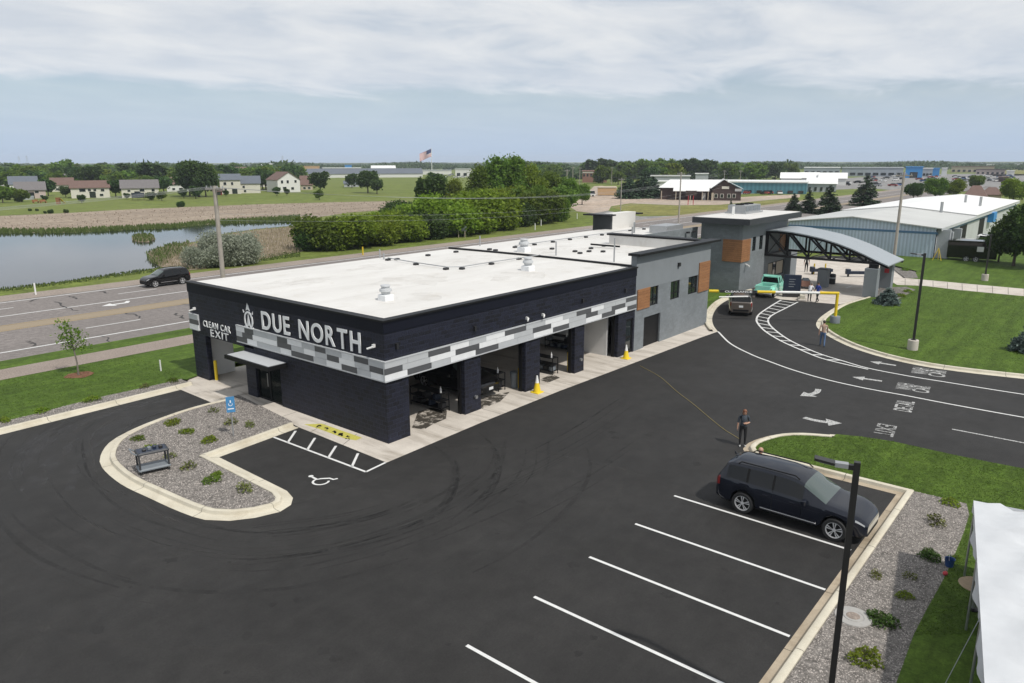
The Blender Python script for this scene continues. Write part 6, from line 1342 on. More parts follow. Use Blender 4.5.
def valance(p0, d, L, n_):
    b = MB(); vs = []
    for i in range(n_ + 1):
        a = L * i / n_; wv = 0.05 * math.sin(a * 2.3) + 0.03 * math.sin(a * 6.1); dr = 0.36 + 0.05 * abs(math.sin(a * math.pi / 3.0)); q = p0 + d * a; nn = Vector((-d.y, d.x, 0)) * wv
        vs += [(q.x, q.y, TZ + 0.005), (q.x + nn.x * 0.5, q.y + nn.y * 0.5, TZ - dr / 2), (q.x + nn.x, q.y + nn.y, TZ - dr)]
    b.add(vs, [(3 * i + k, 3 * i + 3 + k, 3 * i + 4 + k, 3 * i + 1 + k) for i in range(n_) for k in range(2)]); b.build('valance', 'tent_fabric', t, 60)
valance(e0, ed, TL, 60); valance(e0, en_, TW, 40)
for a in (0.12, 3.1, 6.1, 9.1):
    p_ = e0 + ed * a + en_ * 0.06; MB().cyl((p_.x, p_.y, 0.1), (p_.x, p_.y, TZ - 0.03), 0.03, n=8).build('leg', 'steel', t)
    if a != 6.1: continue
    q_ = p_ - en_ * 0.6 + ed * 0.3; MB().tube([(p_.x, p_.y, TZ - 0.1), (q_.x, q_.y, 0.12)], 0.01, 5).build('guy_strap', 'galvanised', t); MB().cyl((q_.x, q_.y, 0.1), (q_.x, q_.y, 0.4), 0.018, n=6).build('stake', 'steel', t)
q = G(968, 588, 0.75); t2 = thing('round_table', 'round tan table half hidden under the tent edge', 'table', (q[0] + 0.12, q[1] - 0.18, 0.105)); MB().lathe([(0.0, 0.76), (0.42, 0.76), (0.44, 0.745), (0.42, 0.72), (0.0, 0.72)], n=24).build('table_top', 'tan_wicker', t2, 30); MB().cyl((0, 0, 0.03), (0, 0, 0.72), 0.05, n=8).build('pedestal', 'steel', t2); MB().lathe([(0.0, 0.05), (0.14, 0.03), (0.14, 0.0)], n=16).build('foot_plate', 'black_metal', t2)
q = G(949, 566, 0.1); t2 = thing('blue_bucket', 'small blue bucket with a handle at the edge of the tent gravel', 'bucket', (q[0], q[1], 0.1)); MB().lathe([(0.0, 0.01), (0.11, 0.0), (0.14, 0.24), (0.15, 0.25), (0.13, 0.24), (0.10, 0.03), (0.0, 0.03)], n=14).build('pail', 'blue_plastic', t2, 40); MB().tube([(0.14, 0, 0.24), (0.10, 0.02, 0.36), (-0.10, 0.02, 0.36), (-0.14, 0, 0.24)], 0.008, 5).build('handle', 'steel', t2)
q = G(945, 575, 0.1); MB().ball((q[0], q[1], 0.16), 0.09, 10, (1.3, 0.8, 0.6)).build('red_cloth', 'flag_red', smooth=60, label='small red cloth lying beside the blue bucket', cat='cloth')
# ================================================================== VEGETATION
def unit(n): v = rng.normal(size=(n, 3)); return v / np.linalg.norm(v, axis=1)[:, None]
def leaf_quads(C, size, flat=0.35):
    """one small quad per centre, turned at random"""
    n = len(C); nv = unit(n) + np.array([0, -0.25, 0.75]); nv /= np.linalg.norm(nv, axis=1)[:, None]; a = np.cross(nv, unit(n)); a /= np.linalg.norm(a, axis=1)[:, None] + 1e-9; b = np.cross(nv, a)
    s = size * rng.uniform(0.6, 1.35, (n, 1)); a = a * s; b = b * s * rng.uniform(0.45, 0.8, (n, 1))
    return np.stack([C - a - b * 0.5, C + a * 0.1 - b, C + a + b * 0.3, C - a * 0.1 + b], axis=1)
def crown_points(lobes, per, clumps, spread):
    out = []
    for (cx_, cy_, cz_, rx, ry, rz) in lobes:
        m = max(3, int(clumps * (rx * ry * rz) ** 0.5))
        d = unit(m); rad = rng.uniform(0.25, 1.0, (m, 1)) ** 0.45; c = d * rad * np.array([rx, ry, rz]) + np.array([cx_, cy_, cz_])
        p = np.repeat(c, per, axis=0) + rng.normal(size=(m * per, 3)) * spread * np.array([1, 1, 0.75]); out.append(p)
    return np.concatenate(out)
def trunk_mesh(name, h, r, limbs, mat='bark', lean=0.0):
    b = MB(); b.tube([(0, 0, -0.15), (0.02, 0, h * 0.25), (lean * 0.5, 0.05, h * 0.6), (lean, 0.0, h)], [r * 1.25, r, r * 0.75, r * 0.4], 8)
    for (z0, az, ln, up) in limbs:
        x, y = math.cos(az), math.sin(az); b.tube([(0, 0, z0), (x * ln * 0.5, y * ln * 0.5, z0 + up * 0.6), (x * ln, y * ln, z0 + up)], [r * 0.55, r * 0.35, r * 0.12], 6)
    return b.mesh(name, mat, smooth=60)
PROTO = {}
def make_tree(key, H, lobes, leaf, size, per, clumps, spread, trunk_h, trunk_r, nlimb=6, bark='bark', zlim=0.15):
    P_ = crown_points(lobes, per, clumps, spread); P_ = P_[P_[:, 2] > zlim]
    me = quads_mesh('crown', leaf_quads(P_, size), leaf)
    limbs = [(trunk_h * random.uniform(0.5, 0.95), random.uniform(0, 6.28), random.uniform(0.18, 0.32) * H, random.uniform(0.10, 0.22) * H) for _ in range(nlimb)]
    PROTO[key] = (H, me, trunk_mesh('trunk', trunk_h, trunk_r, limbs, bark))
def blob(n, R_, zc, rz, seed, small=(0.42, 0.62)):
    rs = random.Random(seed); L = [(0, 0, zc, R_ * 0.62, R_ * 0.62, rz * 0.85)]
    for k in range(n):
        a = 2 * math.pi * k / n + rs.uniform(-0.4, 0.4); d = R_ * rs.uniform(0.42, 0.66); s = R_ * rs.uniform(*small); L.append((d * math.cos(a), d * math.sin(a), zc + rs.uniform(-0.55, 0.6) * rz, s, s, s * rs.uniform(0.7, 1.0)))
    return L
make_tree('broad_a', 9.0, blob(11, 3.8, 5.2, 3.2, 1, (0.25, 0.6)), 'leaf_mid', 0.26, 12, 42, 0.42, 5.0, 0.24)
make_tree('broad_b', 9.0, blob(10, 3.4, 5.1, 3.4, 2, (0.25, 0.6)), 'leaf_bright', 0.25, 12, 42, 0.40, 5.0, 0.22)
make_tree('dark_a', 9.0, blob(9, 3.9, 5.2, 3.3, 3), 'leaf_dark', 0.27, 13, 46, 0.42, 5.0, 0.26)
make_tree('tall_a', 12.0, [(0, 0, 8.0, 2.0, 2.0, 3.6), (0.9, 0.4, 6.0, 1.8, 1.8, 2.2), (-1.1, -0.3, 6.6, 1.7, 1.7, 2.2), (0.3, -0.9, 9.4, 1.4, 1.4, 2.0), (-0.4, 0.8, 4.4, 1.7, 1.7, 1.6)], 'leaf_mid', 0.25, 11, 40, 0.42, 8.0, 0.22)
make_tree('bush_a', 5.0, blob(11, 3.3, 2.1, 2.1, 5, (0.25, 0.6)), 'leaf_mid', 0.20, 12, 62, 0.34, 2.4, 0.14, 8)
make_tree('bush_b', 5.0, blob(11, 3.2, 2.1, 2.1, 6, (0.25, 0.62)), 'leaf_bright', 0.20, 12, 62, 0.34, 2.4, 0.14, 8)
make_tree('bush_c', 5.0, blob(12, 3.3, 2.1, 2.1, 8, (0.25, 0.6)), 'leaf_dark', 0.20, 12, 62, 0.34, 2.4, 0.14, 8)
make_tree('silver', 4.2, blob(11, 4.2, 1.7, 1.6, 11, (0.26, 0.5)), 'leaf_silver', 0.14, 13, 85, 0.32, 1.6, 0.13, 10, 'grey_bark')
make_tree('far_a', 8.0, blob(5, 3.6, 4.6, 2.8, 21), 'leaf_mid', 0.55, 7, 22, 0.45, 4.0, 0.25, 3)
make_tree('far_b', 8.0, blob(6, 3.4, 4.5, 3.0, 22), 'leaf_dark', 0.55, 7, 22, 0.45, 4.0, 0.25, 3)
make_tree('far_c', 8.0, blob(5, 3.2, 4.6, 2.9, 23), 'leaf_bright', 0.55, 7, 20, 0.45, 4.0, 0.25, 3)
make_tree('far_d', 8.0, blob(6, 4.4, 3.6, 2.6, 24), 'leaf_mid', 0.55, 7, 22, 0.45, 3.0, 0.25, 3)
def make_spruce(key, H, R_, leaf, seed, nl=26, q=0.20):
    rs = random.Random(seed); pts = []; dirs = []
    for k in range(nl):
        t = k / nl; z = 0.25 + (H - 0.3) * t; r = R_ * (1 - t) ** 0.85 + 0.08; nb = max(5, int(13 * (1 - t)) + 4)
        for j in range(nb):
            a = rs.uniform(0, 6.28); rr = r * rs.uniform(0.82, 1.1)
            for s in np.linspace(0.15, 1, max(4, int(rr / (q * 0.55)))):
                for _ in range(2): pts.append((rr * s * math.cos(a) + rs.gauss(0, 0.07), rr * s * math.sin(a) + rs.gauss(0, 0.07), z - rr * 0.28 * s + 0.10 * s * s * rr + rs.gauss(0, 0.06)))
    C = np.array(pts); me = quads_mesh('crown', leaf_quads(C, q), leaf); PROTO[key] = (H, me, trunk_mesh('trunk', H * 0.9, R_ * 0.07, []))
make_spruce('spruce', 9.0, 2.6, 'needle', 1, 22, 0.22); make_spruce('blue_spruce', 2.0, 1.15, 'needle_blue', 2, 14, 0.10); make_spruce('wide_spruce', 9.0, 4.0, 'needle', 4, 24, 0.32)
def plant_tree(key, label, xy, h, rz=None, group=None, name='tree', wide=1.0, z=-0.12, cat='tree'):
    H, cr_, tk = PROTO[key]; k = h / H; t = thing(name, label, cat, (xy[0], xy[1], z), random.uniform(0, 6.28) if rz is None else rz, group); t.scale = (k * wide, k * wide, k)
    mesh_obj('trunk', tk, t); mesh_obj('crown', cr_, t); return t
def pxtree(key, label, u, vb, vt, wide=1.0, group=None, name='tree', cat='tree', z=-0.12):
    xy = G(u, vb, z); return plant_tree(key, label, xy, max(0.5, HT(vt, xy) - z), None, group, name, wide, z, cat)

# belt of bushes and trees beyond the highway
GB = 'bushes and trees along the far side of the highway'
front = [(309, 250, 219, 'bush_c', 0.9), (326, 249.5, 217, 'bush_a', 1.0), (350, 248, 216, 'bush_b', 1.1), (378, 244.4, 213, 'bush_b', 1.1), (404, 241, 213, 'bush_b', 1.0), (426, 238.1, 206, 'bush_c', 0.9), (447, 235.4, 197, 'bush_b', 0.85), (470, 232.4, 191, 'bush_b', 0.85), (494, 229.3, 192, 'bush_b', 0.85), (517, 226.3, 198, 'bush_c', 0.8), (540, 223.3, 193, 'bush_a', 0.85), (557, 221.1, 196, 'bush_a', 0.85)]
flab = ['rounded dark bush at the pond end of the roadside thicket', 'second bush from the pond end of the roadside thicket', 'low bright bush left of the roadside thicket middle', 'broad bright green bush facing the car wash roof', 'bright bush just left of the dark gap in the thicket', 'dark bush filling the gap in the roadside thicket', 'bright bush directly behind the small roadside signboard', 'tall rounded bright bush right of the roadside signboard', 'bright bush below the two tall feathery trees', 'dark shady bush in the right half of the thicket', 'large green bush second from the thicket right end', 'green bush at the right end of the thicket beside wooden poles']
rs = random.Random(77)
for (u, vb, vt, k, w_), lab in zip(front, flab): pxtree(k, lab, u, vb, vt + rs.uniform(-4, 5), w_ * rs.uniform(0.85, 1.35), GB, 'bush', 'bush')
back = [(338, 243, 217, 'bush_a', 1.0, 'leafy crown behind the bushes at the pond end'), (365, 240, 212, 'bush_b', 1.0, 'bright crown behind the low bright bush'), (390, 236, 208, 'bush_a', 1.0, 'leafy crown behind the broad bright bush'), (415, 233, 203, 'bush_b', 1.0, 'bright crown left of the dark gap'), (438, 229, 196, 'bush_a', 1.0, 'leafy crown behind the dark gap'), (458, 228, 191, 'bush_b', 1.0, 'bright crown behind the signboard bush'), (483, 224, 188, 'bush_b', 1.1, 'bright crown behind the tall rounded bush'), (505, 222, 187, 'bush_a', 1.1, 'leafy crown between the rounded bushes'), (528, 219, 186, 'bush_b', 1.1, 'bright crown in the right half of the thicket'), (550, 217, 186, 'bush_a', 1.1, 'leafy crown near the right end of the thicket'), (404, 226, 196, 'bush_c', 1.0, 'dark bush rising behind the bright roadside bushes'), (432, 218, 176, 'far_b', 0.8, 'dark round tree left of the tall feathery trees'), (452, 211.5, 178, 'broad_b', 0.8, 'small round tree in front of the distant white building'), (478, 216.5, 163, 'tall_a', 1.0, 'left one of the tall feathery trees above the thicket'), (495, 215.5, 153.5, 'tall_a', 1.1, 'tallest feathery tree above the roadside thicket'), (511, 214.5, 153, 'tall_a', 1.15, 'right one of the tall feathery trees above the thicket'), (530, 212.5, 163, 'broad_b', 0.85, 'bright round tree right of the tall feathery trees'), (548, 210.5, 170, 'broad_a', 0.9, 'round green tree below the distant tan building'), (566, 211, 176, 'broad_a', 0.8, 'green tree at the upper right end of the thicket'), (582, 205, 183, 'broad_a', 0.8, 'small tree beside the dirt road mouth'), (515, 221.5, 186, 'broad_b', 0.9, 'bright tree crown in the middle of the thicket'), (540, 219.5, 184, 'broad_a', 0.9, 'mid green crown right of the thicket middle'), (470, 221.5, 190, 'bush_a', 0.9, 'green crown between bright bushes and tall trees')]
for u, vb, vt, k, w_, lab in back: pxtree(k, lab, u, vb, vt, w_, GB)
pxtree('silver', 'wide silvery grey willow shrub behind the wooden pole by the pond', 234, 264, 231, 0.85, None, 'silver_shrub', 'shrub'); pxtree('silver', 'small silvery shrub left of the wide willow shrub', 208, 267, 244, 0.9, None, 'silver_shrub', 'shrub')
# young tree on the roadside lawn with its mulch ring
x, y = G(78.5, 375, 0.085); yt = thing('young_tree', 'slender young tree in a red mulch ring on the lawn', 'tree', (x, y, 0.085)); Hy = HT(318.5, (x, y)) - 0.085
P_ = crown_points([(-0.25, 0.05, Hy * 0.80, 0.45, 0.5, 0.65), (0.2, -0.1, Hy * 0.66, 0.50, 0.5, 0.6), (0.1, 0.3, Hy * 0.55, 0.55, 0.5, 0.35), (-0.35, 0.3, Hy * 0.62, 0.4, 0.4, 0.4), (-0.4, 0.2, Hy * 0.90, 0.3, 0.3, 0.35), (0.35, -0.4, Hy * 0.5, 0.35, 0.35, 0.25)], 6, 62, 0.13)
mesh_obj('crown', quads_mesh('crown', leaf_quads(P_, 0.07), 'leaf_mid'), yt); mesh_obj('trunk', trunk_mesh('trunk', Hy * 0.9, 0.045, [(Hy * 0.45, a, 0.5, 0.5) for a in (0.4, 1.9, 3.3, 4.9)], 'grey_bark', -0.12), yt)
rs = random.Random(5); mu = MB().sheet([(0.72 * math.cos(a) * rs.uniform(0.8, 1.15), 0.72 * math.sin(a) * rs.uniform(0.8, 1.15)) for a in np.linspace(0, 2 * math.pi, 22)[:-1]], 0.012).build('mulch_ring', 'mulch', yt)
# spruces and right-hand trees
for u, vb, vt, w_, lab in ((793.5, 211, 192.5, 1.1, 'leftmost and smallest of the four spruces behind the canopy'), (808, 213.5, 189.5, 1.1, 'second spruce from the left behind the canopy'), (828, 215, 184.5, 1.15, 'third spruce from the left behind the canopy'), (864.5, 206, 174.5, 1.2, 'largest spruce left of the wooden utility pole')): pxtree('spruce', lab, u, vb, vt, w_ * 1.5, 'spruces behind the canopy', 'spruce_tree')
for u, vb, vt, lab in ((628, 198.5, 176, 'left one of the broad dark conifers beside the brown restaurant'), (642, 198, 173, 'middle broad dark conifer beside the brown restaurant'), (652, 197, 176, 'right broad dark conifer touching the brown restaurant')): pxtree('wide_spruce', lab, u, vb, vt, 1.7, 'dark conifers beside the restaurant', 'conifer_tree')
right = [(913, 201, 181, 'dark_a', 0.9, 'dark round tree right of the wooden utility pole'), (935, 200, 177, 'broad_a', 1.0, 'bright tree beyond the white metal roof'), (953, 200, 178, 'broad_b', 1.0, 'light green tree left of the brown hip roof'), (976, 190, 174.5, 'broad_a', 1.0, 'green tree behind the brown hip roof'), (1012, 206, 177, 'broad_b', 1.0, 'yellowish green tree at the right edge behind the metal building'), (1022, 200, 181, 'broad_a', 1.0, 'mid green tree cut by the right edge'),
         (998, 264, 222, 'dark_a', 0.7, 'dark green tree directly behind the far lamp post'), (1013, 268, 208, 'dark_a', 0.8, 'large dark tree right of the black trailer'), (1034, 270, 199, 'dark_a', 0.9, 'large dark tree at the right edge beyond the lawn'), (984, 256, 232, 'bush_c', 0.6, 'low dark bush behind the white truck')]
for u, vb, vt, k, w_, lab in right: pxtree(k, lab, u, vb, vt, w_, 'trees round the metal building')
pxtree('blue_spruce', 'small blue spruce at the foot of the canopy column', 887, 304, 287, 1.3, None, 'dwarf_spruce', 'shrub', 0.1)
pxtree('blue_spruce', 'rounded blue spruce on the lawn at the right edge', 1026, 351.5, 324, 1.0, None, 'dwarf_spruce', 'shrub', 0.1)
pxtree('spruce', 'dark bush behind the tower roof', 730, 217, 199, 0.8, None, 'dark_bush', 'shrub')

# low plants in the gravel beds
def plant_mesh(n, r, h, leaf, size, seed, up=0.0):
    g_ = np.random.default_rng(seed); d = g_.normal(size=(n, 3)); d /= np.linalg.norm(d, axis=1)[:, None]; rad = g_.uniform(0.2, 1, (n, 1)) ** 0.5
    C = d * rad * np.array([r, r, h * 0.55]); C[:, 2] = np.abs(C[:, 2]) + 0.03; C[:, 0] += 0.25 * r * np.sin(C[:, 1] * 7 + seed); return quads_mesh('foliage', leaf_quads(C, size), leaf)
PL = [plant_mesh(300, 0.45, 0.40, 'leaf_bright', 0.05, 1), plant_mesh(260, 0.42, 0.45, 'leaf_mid', 0.05, 2), plant_mesh(110, 0.36, 0.60, 'leaf_olive', 0.05, 3), plant_mesh(380, 0.42, 0.45, 'leaf_dark', 0.05, 4)]
stem = MB()
for k in range(6): a = k * 1.05; stem.tube([(0, 0, -0.03), (0.12 * math.cos(a), 0.12 * math.sin(a), 0.28)], 0.008, 4)
STEM = stem.mesh('stem', 'bark')
def low_plant(u, v, kind, k, lab, z=0.11):
    x, y = G(u, v, z); t = thing('bed_plant', lab, 'plant', (x, y, z), random.uniform(0, 6.28), 'low plants in the gravel beds'); k *= 0.78; t.scale = (k, k, k); mesh_obj('foliage', PL[kind], t); mesh_obj('stem', STEM, t)
for a in [(139, 439.5, 1, .95, 'dark green plant nearest the lane edge of the island'), (152, 449.5, 0, 1.1, 'flat green plant touching the grey cart'), (187, 432.5, 0, 1.0, 'small green plant in the upper middle of the island'), (172, 424, 0, 1.15, 'green plant second from the exit lane tip'), (210, 441, 0, 1.1, 'bright plant left of the blue sign post'), (214, 412, 2, 1.0, 'pale wispy plant near the exit lane end of the island'), (231, 424, 2, 1.2, 'pale wispy plant at the foot of the blue sign'), (250, 426.5, 2, 1.1, 'pale wispy plant nearest the concrete walk'), (170.5, 457.5, 2, 0.9, 'pale wispy plant right of the grey cart'), (188.5, 468.5, 2, 1.2, 'light green plant in the island centre'), (212, 481.5, 1, 1.15, 'bushy plant in the lower island'), (217.5, 475, 0, 0.7, 'small bright sprig above the bushy plant'), (245, 491, 2, 1.3, 'yellowish plant at the rounded island tip'),
          (3, 421.5, 0, 1.0, 'plant in the exit strip at the left edge'), (42, 411.5, 0, 1.1, 'second plant along the exit lane strip'), (91, 400.5, 0, 1.2, 'third plant along the exit lane strip'), (145, 387.5, 2, 1.0, 'fourth plant along the exit lane strip'), (173.5, 381.5, 1, 1.0, 'plant in the exit strip nearest the pier')]: low_plant(*a)
for a in [(950, 504, 0, 1.0, 'bright plant at the top of the tent gravel bed'), (936, 524, 2, 1.3, 'wispy plant in the upper tent gravel bed'), (929, 557, 3, 1.1, 'dark bush left of the blue bucket'), (876, 577, 2, 0.8, 'small yellowish plant beside the lamp post'), (909.5, 578, 2, 0.75, 'small pale plant in the middle of the bed'), (904, 596.5, 0, 0.7, 'small bright green plant above the dark bush'), (881.5, 622, 3, 1.2, 'dark bush right of the manhole collar'), (867, 660.5, 0, 1.25, 'bright green bush at the bottom of the bed'), (955, 559, 1, 0.6, 'small green tuft at the lawn edge by the tent')]: low_plant(*a, z=0.10)
for a in [(901, 296.5, 0, 1.4, 'yellow green plant right of the blue spruce'), (908, 292, 0, 1.3, 'plant at the far end of the column bed'), (905, 270.5, 1, 1.4, 'plant in the corner bed behind the canopy')]: low_plant(*a, z=0.108)

grass('grass', [p for p in LAWN_D if True] and (nose + [G(966, 506)] + BEDEDGE[:7] + PX([(1030, 640), (1060, 480), (1024, 471), (955.5, 457.5), (893, 443.6), (860, 438.6)])), 26000, 0.105, 0.015, 0.04, 'short mown grass blades on the grass nose and tent lawn')
grass('grass', kcback + PX([(1040, 385), (1040, 300), (925, 288), (897, 301)]), 26000, 0.10, 0.015, 0.045, 'short mown grass blades on the entrance lawn')
grass('grass', strip_edge + [(19.5, 41.2), (19.5, 47.4), (0, 47.4)], 24000, 0.085, 0.015, 0.045, 'short mown grass blades on the roadside lawn')
# reeds (nobody could count them)
def reeds(name, polys, n, h0, h1, w_, leaf, label, z=-0.1):
    pts = np.concatenate([np.array(scatter(p, max(10, int(n * f)))) for p, f in polys]); m = len(pts); a = rng.uniform(0, 6.28, m); h = rng.uniform(h0, h1, m); w2 = w_ * rng.uniform(0.5, 1.3, m)
    dx, dy = np.cos(a) * w2, np.sin(a) * w2; lx, ly = rng.normal(size=m) * 0.15 * h, rng.normal(size=m) * 0.15 * h; x, y = pts[:, 0], pts[:, 1]; zb_ = np.full(m, z)
    Q = np.stack([np.stack([x - dx, y - dy, zb_], 1), np.stack([x + dx, y + dy, zb_], 1), np.stack([x + dx * 0.5 + lx, y + dy * 0.5 + ly, zb_ + h], 1), np.stack([x - dx * 0.5 + lx, y - dy * 0.5 + ly, zb_ + h * 0.9], 1)], 1)
    return mesh_obj(name, quads_mesh(name, Q, leaf), kind='stuff', label=label, cat='reeds')
SH1 = PX([(-80, 231.5), (0, 230), (70, 229.5), (125, 227), (175, 224.5), (212, 221), (256, 218.5), (300, 216), (300, 221.5), (256, 222.8), (212, 224.2), (175, 227.8), (125, 230.4), (70, 232.9), (0, 233.4), (-80, 234.6)])
SH2 = PX([(150, 262), (147, 254), (158, 248.6), (175, 244.5), (190, 242.5), (188, 250), (172, 258), (163, 266)])
SH3 = PX([(134, 236), (140, 234.5), (152, 235.5), (156, 238.5), (148, 242), (138, 242), (132, 240)])
reeds('reeds', [(MARSH, 1.0)], 1500, 0.10, 0.30, 0.10, 'reed_tan', 'tan dry reeds across the marsh beyond the pond')
reeds('reeds', [(MARSH2, 1.0), (SH2, 0.15), (SH3, 0.06)], 6000, 0.2, 0.6, 0.06, 'reed_tan', 'tan dry reeds on the near bank of the pond')
sheet('reed_islet', SH3, -0.04, 'marsh')
reeds('green_reeds', [(SH1, 0.75), (SH2, 0.10), (SH3, 0.05)], 6500, 0.25, 0.75, 0.13, 'reed_green', 'green reeds along the pond shore and islet')
VERGE = PX([(-60, 296), (0, 291), (60, 284), (140, 273), (200, 268), (300, 256), (300, 250), (200, 264), (140, 269), (60, 281), (0, 287), (-60, 292)])
reeds('verge_grass', [(VERGE, 1.0)], 3000, 0.06, 0.2, 0.08, 'reed_green', 'long grass on the verge between highway and pond')

# ================================================================== HOUSES
def facing_frame(u, vb, z=-0.12):
    xy = G(u, vb, z); return xy, math.atan2(xy[1], xy[0]) - math.pi / 2          # local +y points away, +x to the right
def mpp(u, v, xy):                                           # metres across the line of sight for one pixel
    r_ = ray(u, v); c_ = r_.dot(_F) / r_.length; return math.hypot(dist(xy), 12) * c_ * c_ / FPX
def house(label, u0, u1, vb, veave, vtop, wall, roof, depth=8.0, gable_front=False, turn=0.0, wins=(), door=None, chimney=False, garage=False, cat='house', name='house', hip=False):
    um = (u0 + u1) / 2; xy, a = facing_frame(um, vb); d = dist(xy); Wd = (u1 - u0) * mpp(um, vb, xy); he = max(1.6, HT(veave, xy) + 0.12); ht_ = max(he + 0.6, HT(vtop, xy) + 0.12)
    t = thing(name, label, cat, (xy[0], xy[1], -0.12), a + R(turn)); w2 = Wd / 2; hs = min(1.0, he / 5.0)
    b = MB()
    if gable_front:
        b.add([(-w2, 0, 0), (w2, 0, 0), (w2, 0, he), (0, 0, ht_), (-w2, 0, he), (-w2, depth, 0), (w2, depth, 0), (w2, depth, he), (0, depth, ht_), (-w2, depth, he)], [(0, 1, 2, 3, 4), (9, 8, 7, 6, 5), (1, 6, 7, 2), (0, 4, 9, 5)])
        r = MB(); o_ = 0.35
        for s in (-1, 1): r.add([(0, -o_, ht_ + 0.12), (s * (w2 + o_), -o_, he - 0.15), (s * (w2 + o_), depth + o_, he - 0.15), (0, depth + o_, ht_ + 0.12), (0, -o_, ht_ - 0.06), (s * (w2 + o_), -o_, he - 0.30), (s * (w2 + o_), depth + o_, he - 0.30), (0, depth + o_, ht_ - 0.06)], [(0, 1, 2, 3), (7, 6, 5, 4), (0, 4, 5, 1), (1, 5, 6, 2), (2, 6, 7, 3)])
    else:
        hp = 0.38 * Wd if hip else 0.0
        b.add([(-w2, 0, 0), (w2, 0, 0), (w2, 0, he), (-w2, 0, he), (-w2, depth, 0), (w2, depth, 0), (w2, depth, he), (-w2, depth, he), (-w2 + hp, depth / 2, ht_), (w2 - hp, depth / 2, ht_)], [(0, 1, 2, 3), (5, 4, 7, 6), (4, 0, 3, 8, 7), (1, 5, 6, 9, 2)])
        r = MB(); o_ = 0.4
        for s, y0_ in ((-1, -o_), (1, depth + o_)): r.add([(-w2 - o_, y0_, he - 0.16), (w2 + o_, y0_, he - 0.16), (w2 + o_ - hp, depth / 2, ht_ + 0.12), (-w2 - o_ + hp, depth / 2, ht_ + 0.12), (-w2 - o_, y0_, he - 0.3), (w2 + o_, y0_, he - 0.3), (w2 + o_ - hp, depth / 2, ht_ - 0.05), (-w2 - o_ + hp, depth / 2, ht_ - 0.05)], [(0, 1, 2, 3), (7, 6, 5, 4), (0, 4, 5, 1), (1, 5, 6, 2), (3, 7, 4, 0)])
        if hip:
            for s in (-1, 1): r.add([(s * (w2 + o_), -o_, he - 0.16), (s * (w2 + o_), depth + o_, he - 0.16), (s * (w2 + o_ - hp), depth / 2, ht_ + 0.12)], [(0, 1, 2)])
    b.build('wall', wall, t); ro = r.build('roof', roof, t)
    for (fx_, z0, ww, wh) in wins:
        z0, wh = z0 * hs, wh * max(0.7, hs)
        x = (fx_ - 0.5) * Wd; f_ = MB().box(x - ww / 2 - 0.08, -0.07, z0 - 0.08, x + ww / 2 + 0.08, -0.002, z0 + wh + 0.08).build('window', 'siding_white', t); MB().box(x - ww / 2, -0.085, z0, x + ww / 2, -0.072, z0 + wh).build('pane', 'window_glass', f_)
    if door is not None: x = (door - 0.5) * Wd; MB().box(x - 0.95, -0.06, 0.1, x + 0.95, -0.002, 2.15).build('patio_door', 'window_glass', t)
    if chimney: MB().box(w2 * 0.4, depth * 0.5, ht_ - 0.8, w2 * 0.4 + 0.6, depth * 0.5 + 0.6, ht_ + 0.9).build('chimney', 'brick_red', ro)
    return t
std = lambda zs, fs: [(f_, z, 1.1, 1.2) for z in zs for f_ in fs]
house('pinkish house with grey shingle roof nearest the left edge', 16.5, 47, 198.6, 189.5, 182.2, 'siding_pink', 'shingle_grey', 9, wins=[(0.35, 3.0, 1.2, 1.1), (0.7, 3.0, 1.2, 1.1), (0.85, 0.6, 1.0, 1.1)], door=0.5)
house('white house with slate blue roof behind the pinkish house', 10, 39, 191, 184, 176.5, 'siding_white', 'shingle_slate', 9, wins=std((0.9,), (0.2, 0.8)))
house('cream house with reddish brown roof between the two nearer houses', 52, 75, 191.5, 184.5, 178, 'siding_cream', 'shingle_brown', 9, wins=std((0.9,), (0.25, 0.5, 0.75)))
house('cream two-storey house with brown roof and patio door', 71.5, 111, 198, 187.3, 181, 'siding_cream', 'shingle_brown', 9, wins=[(0.30, 3.0, 1.9, 1.4), (0.48, 3.2, 0.9, 1.1), (0.62, 3.2, 0.9, 1.1), (0.82, 3.0, 1.1, 1.2), (0.78, 0.8, 1.1, 1.1)], door=0.55)
house('beige house with wide grey gable roof and shaded deck', 122, 160, 197.5, 187.6, 180.2, 'siding_cream', 'shingle_grey', 10, wins=[(0.2, 3.0, 0.9, 0.9), (0.55, 3.0, 1.5, 1.2), (0.85, 3.0, 1.0, 1.2), (0.9, 0.8, 1.0, 1.2)], door=0.42)
house('white house with brown roof half hidden by garden trees', 167, 190, 191.5, 184, 177.5, 'siding_white', 'shingle_brown', 9, wins=std((1.0,), (0.3, 0.6, 0.85)))
house('pale yellow two-storey house with grey roof beside the red shed', 220.5, 241.5, 194, 179.4, 174.2, 'siding_cream', 'shingle_slate', 9, wins=[(0.25, 3.4, 1.0, 1.1), (0.6, 3.4, 0.8, 1.1), (0.25, 0.9, 1.0, 1.2)], door=0.7)
house('pale yellow house with lower grey roof right of its taller neighbour', 238.5, 261, 193.2, 183, 176.2, 'siding_cream', 'shingle_slate', 9, wins=[(0.25, 2.6, 0.9, 1.1), (0.3, 0.6, 0.9, 1.0)])
house('tall white gable house with brown roof standing alone', 277, 302, 192.2, 179.5, 172, 'siding_white', 'shingle_brown', 11, True, 24, wins=[(0.2, 3.6, 0.9, 1.2), (0.45, 3.6, 0.9, 1.2), (0.3, 1.0, 1.5, 1.2), (0.65, 1.0, 1.2, 1.0), (0.8, 3.8, 0.9, 1.0)])
house('low house with grey brown roof right of the tall white gable house', 301, 313, 190, 184.5, 176, 'siding_tan', 'shingle_brown', 9, wins=std((1.0,), (0.3, 0.7)))
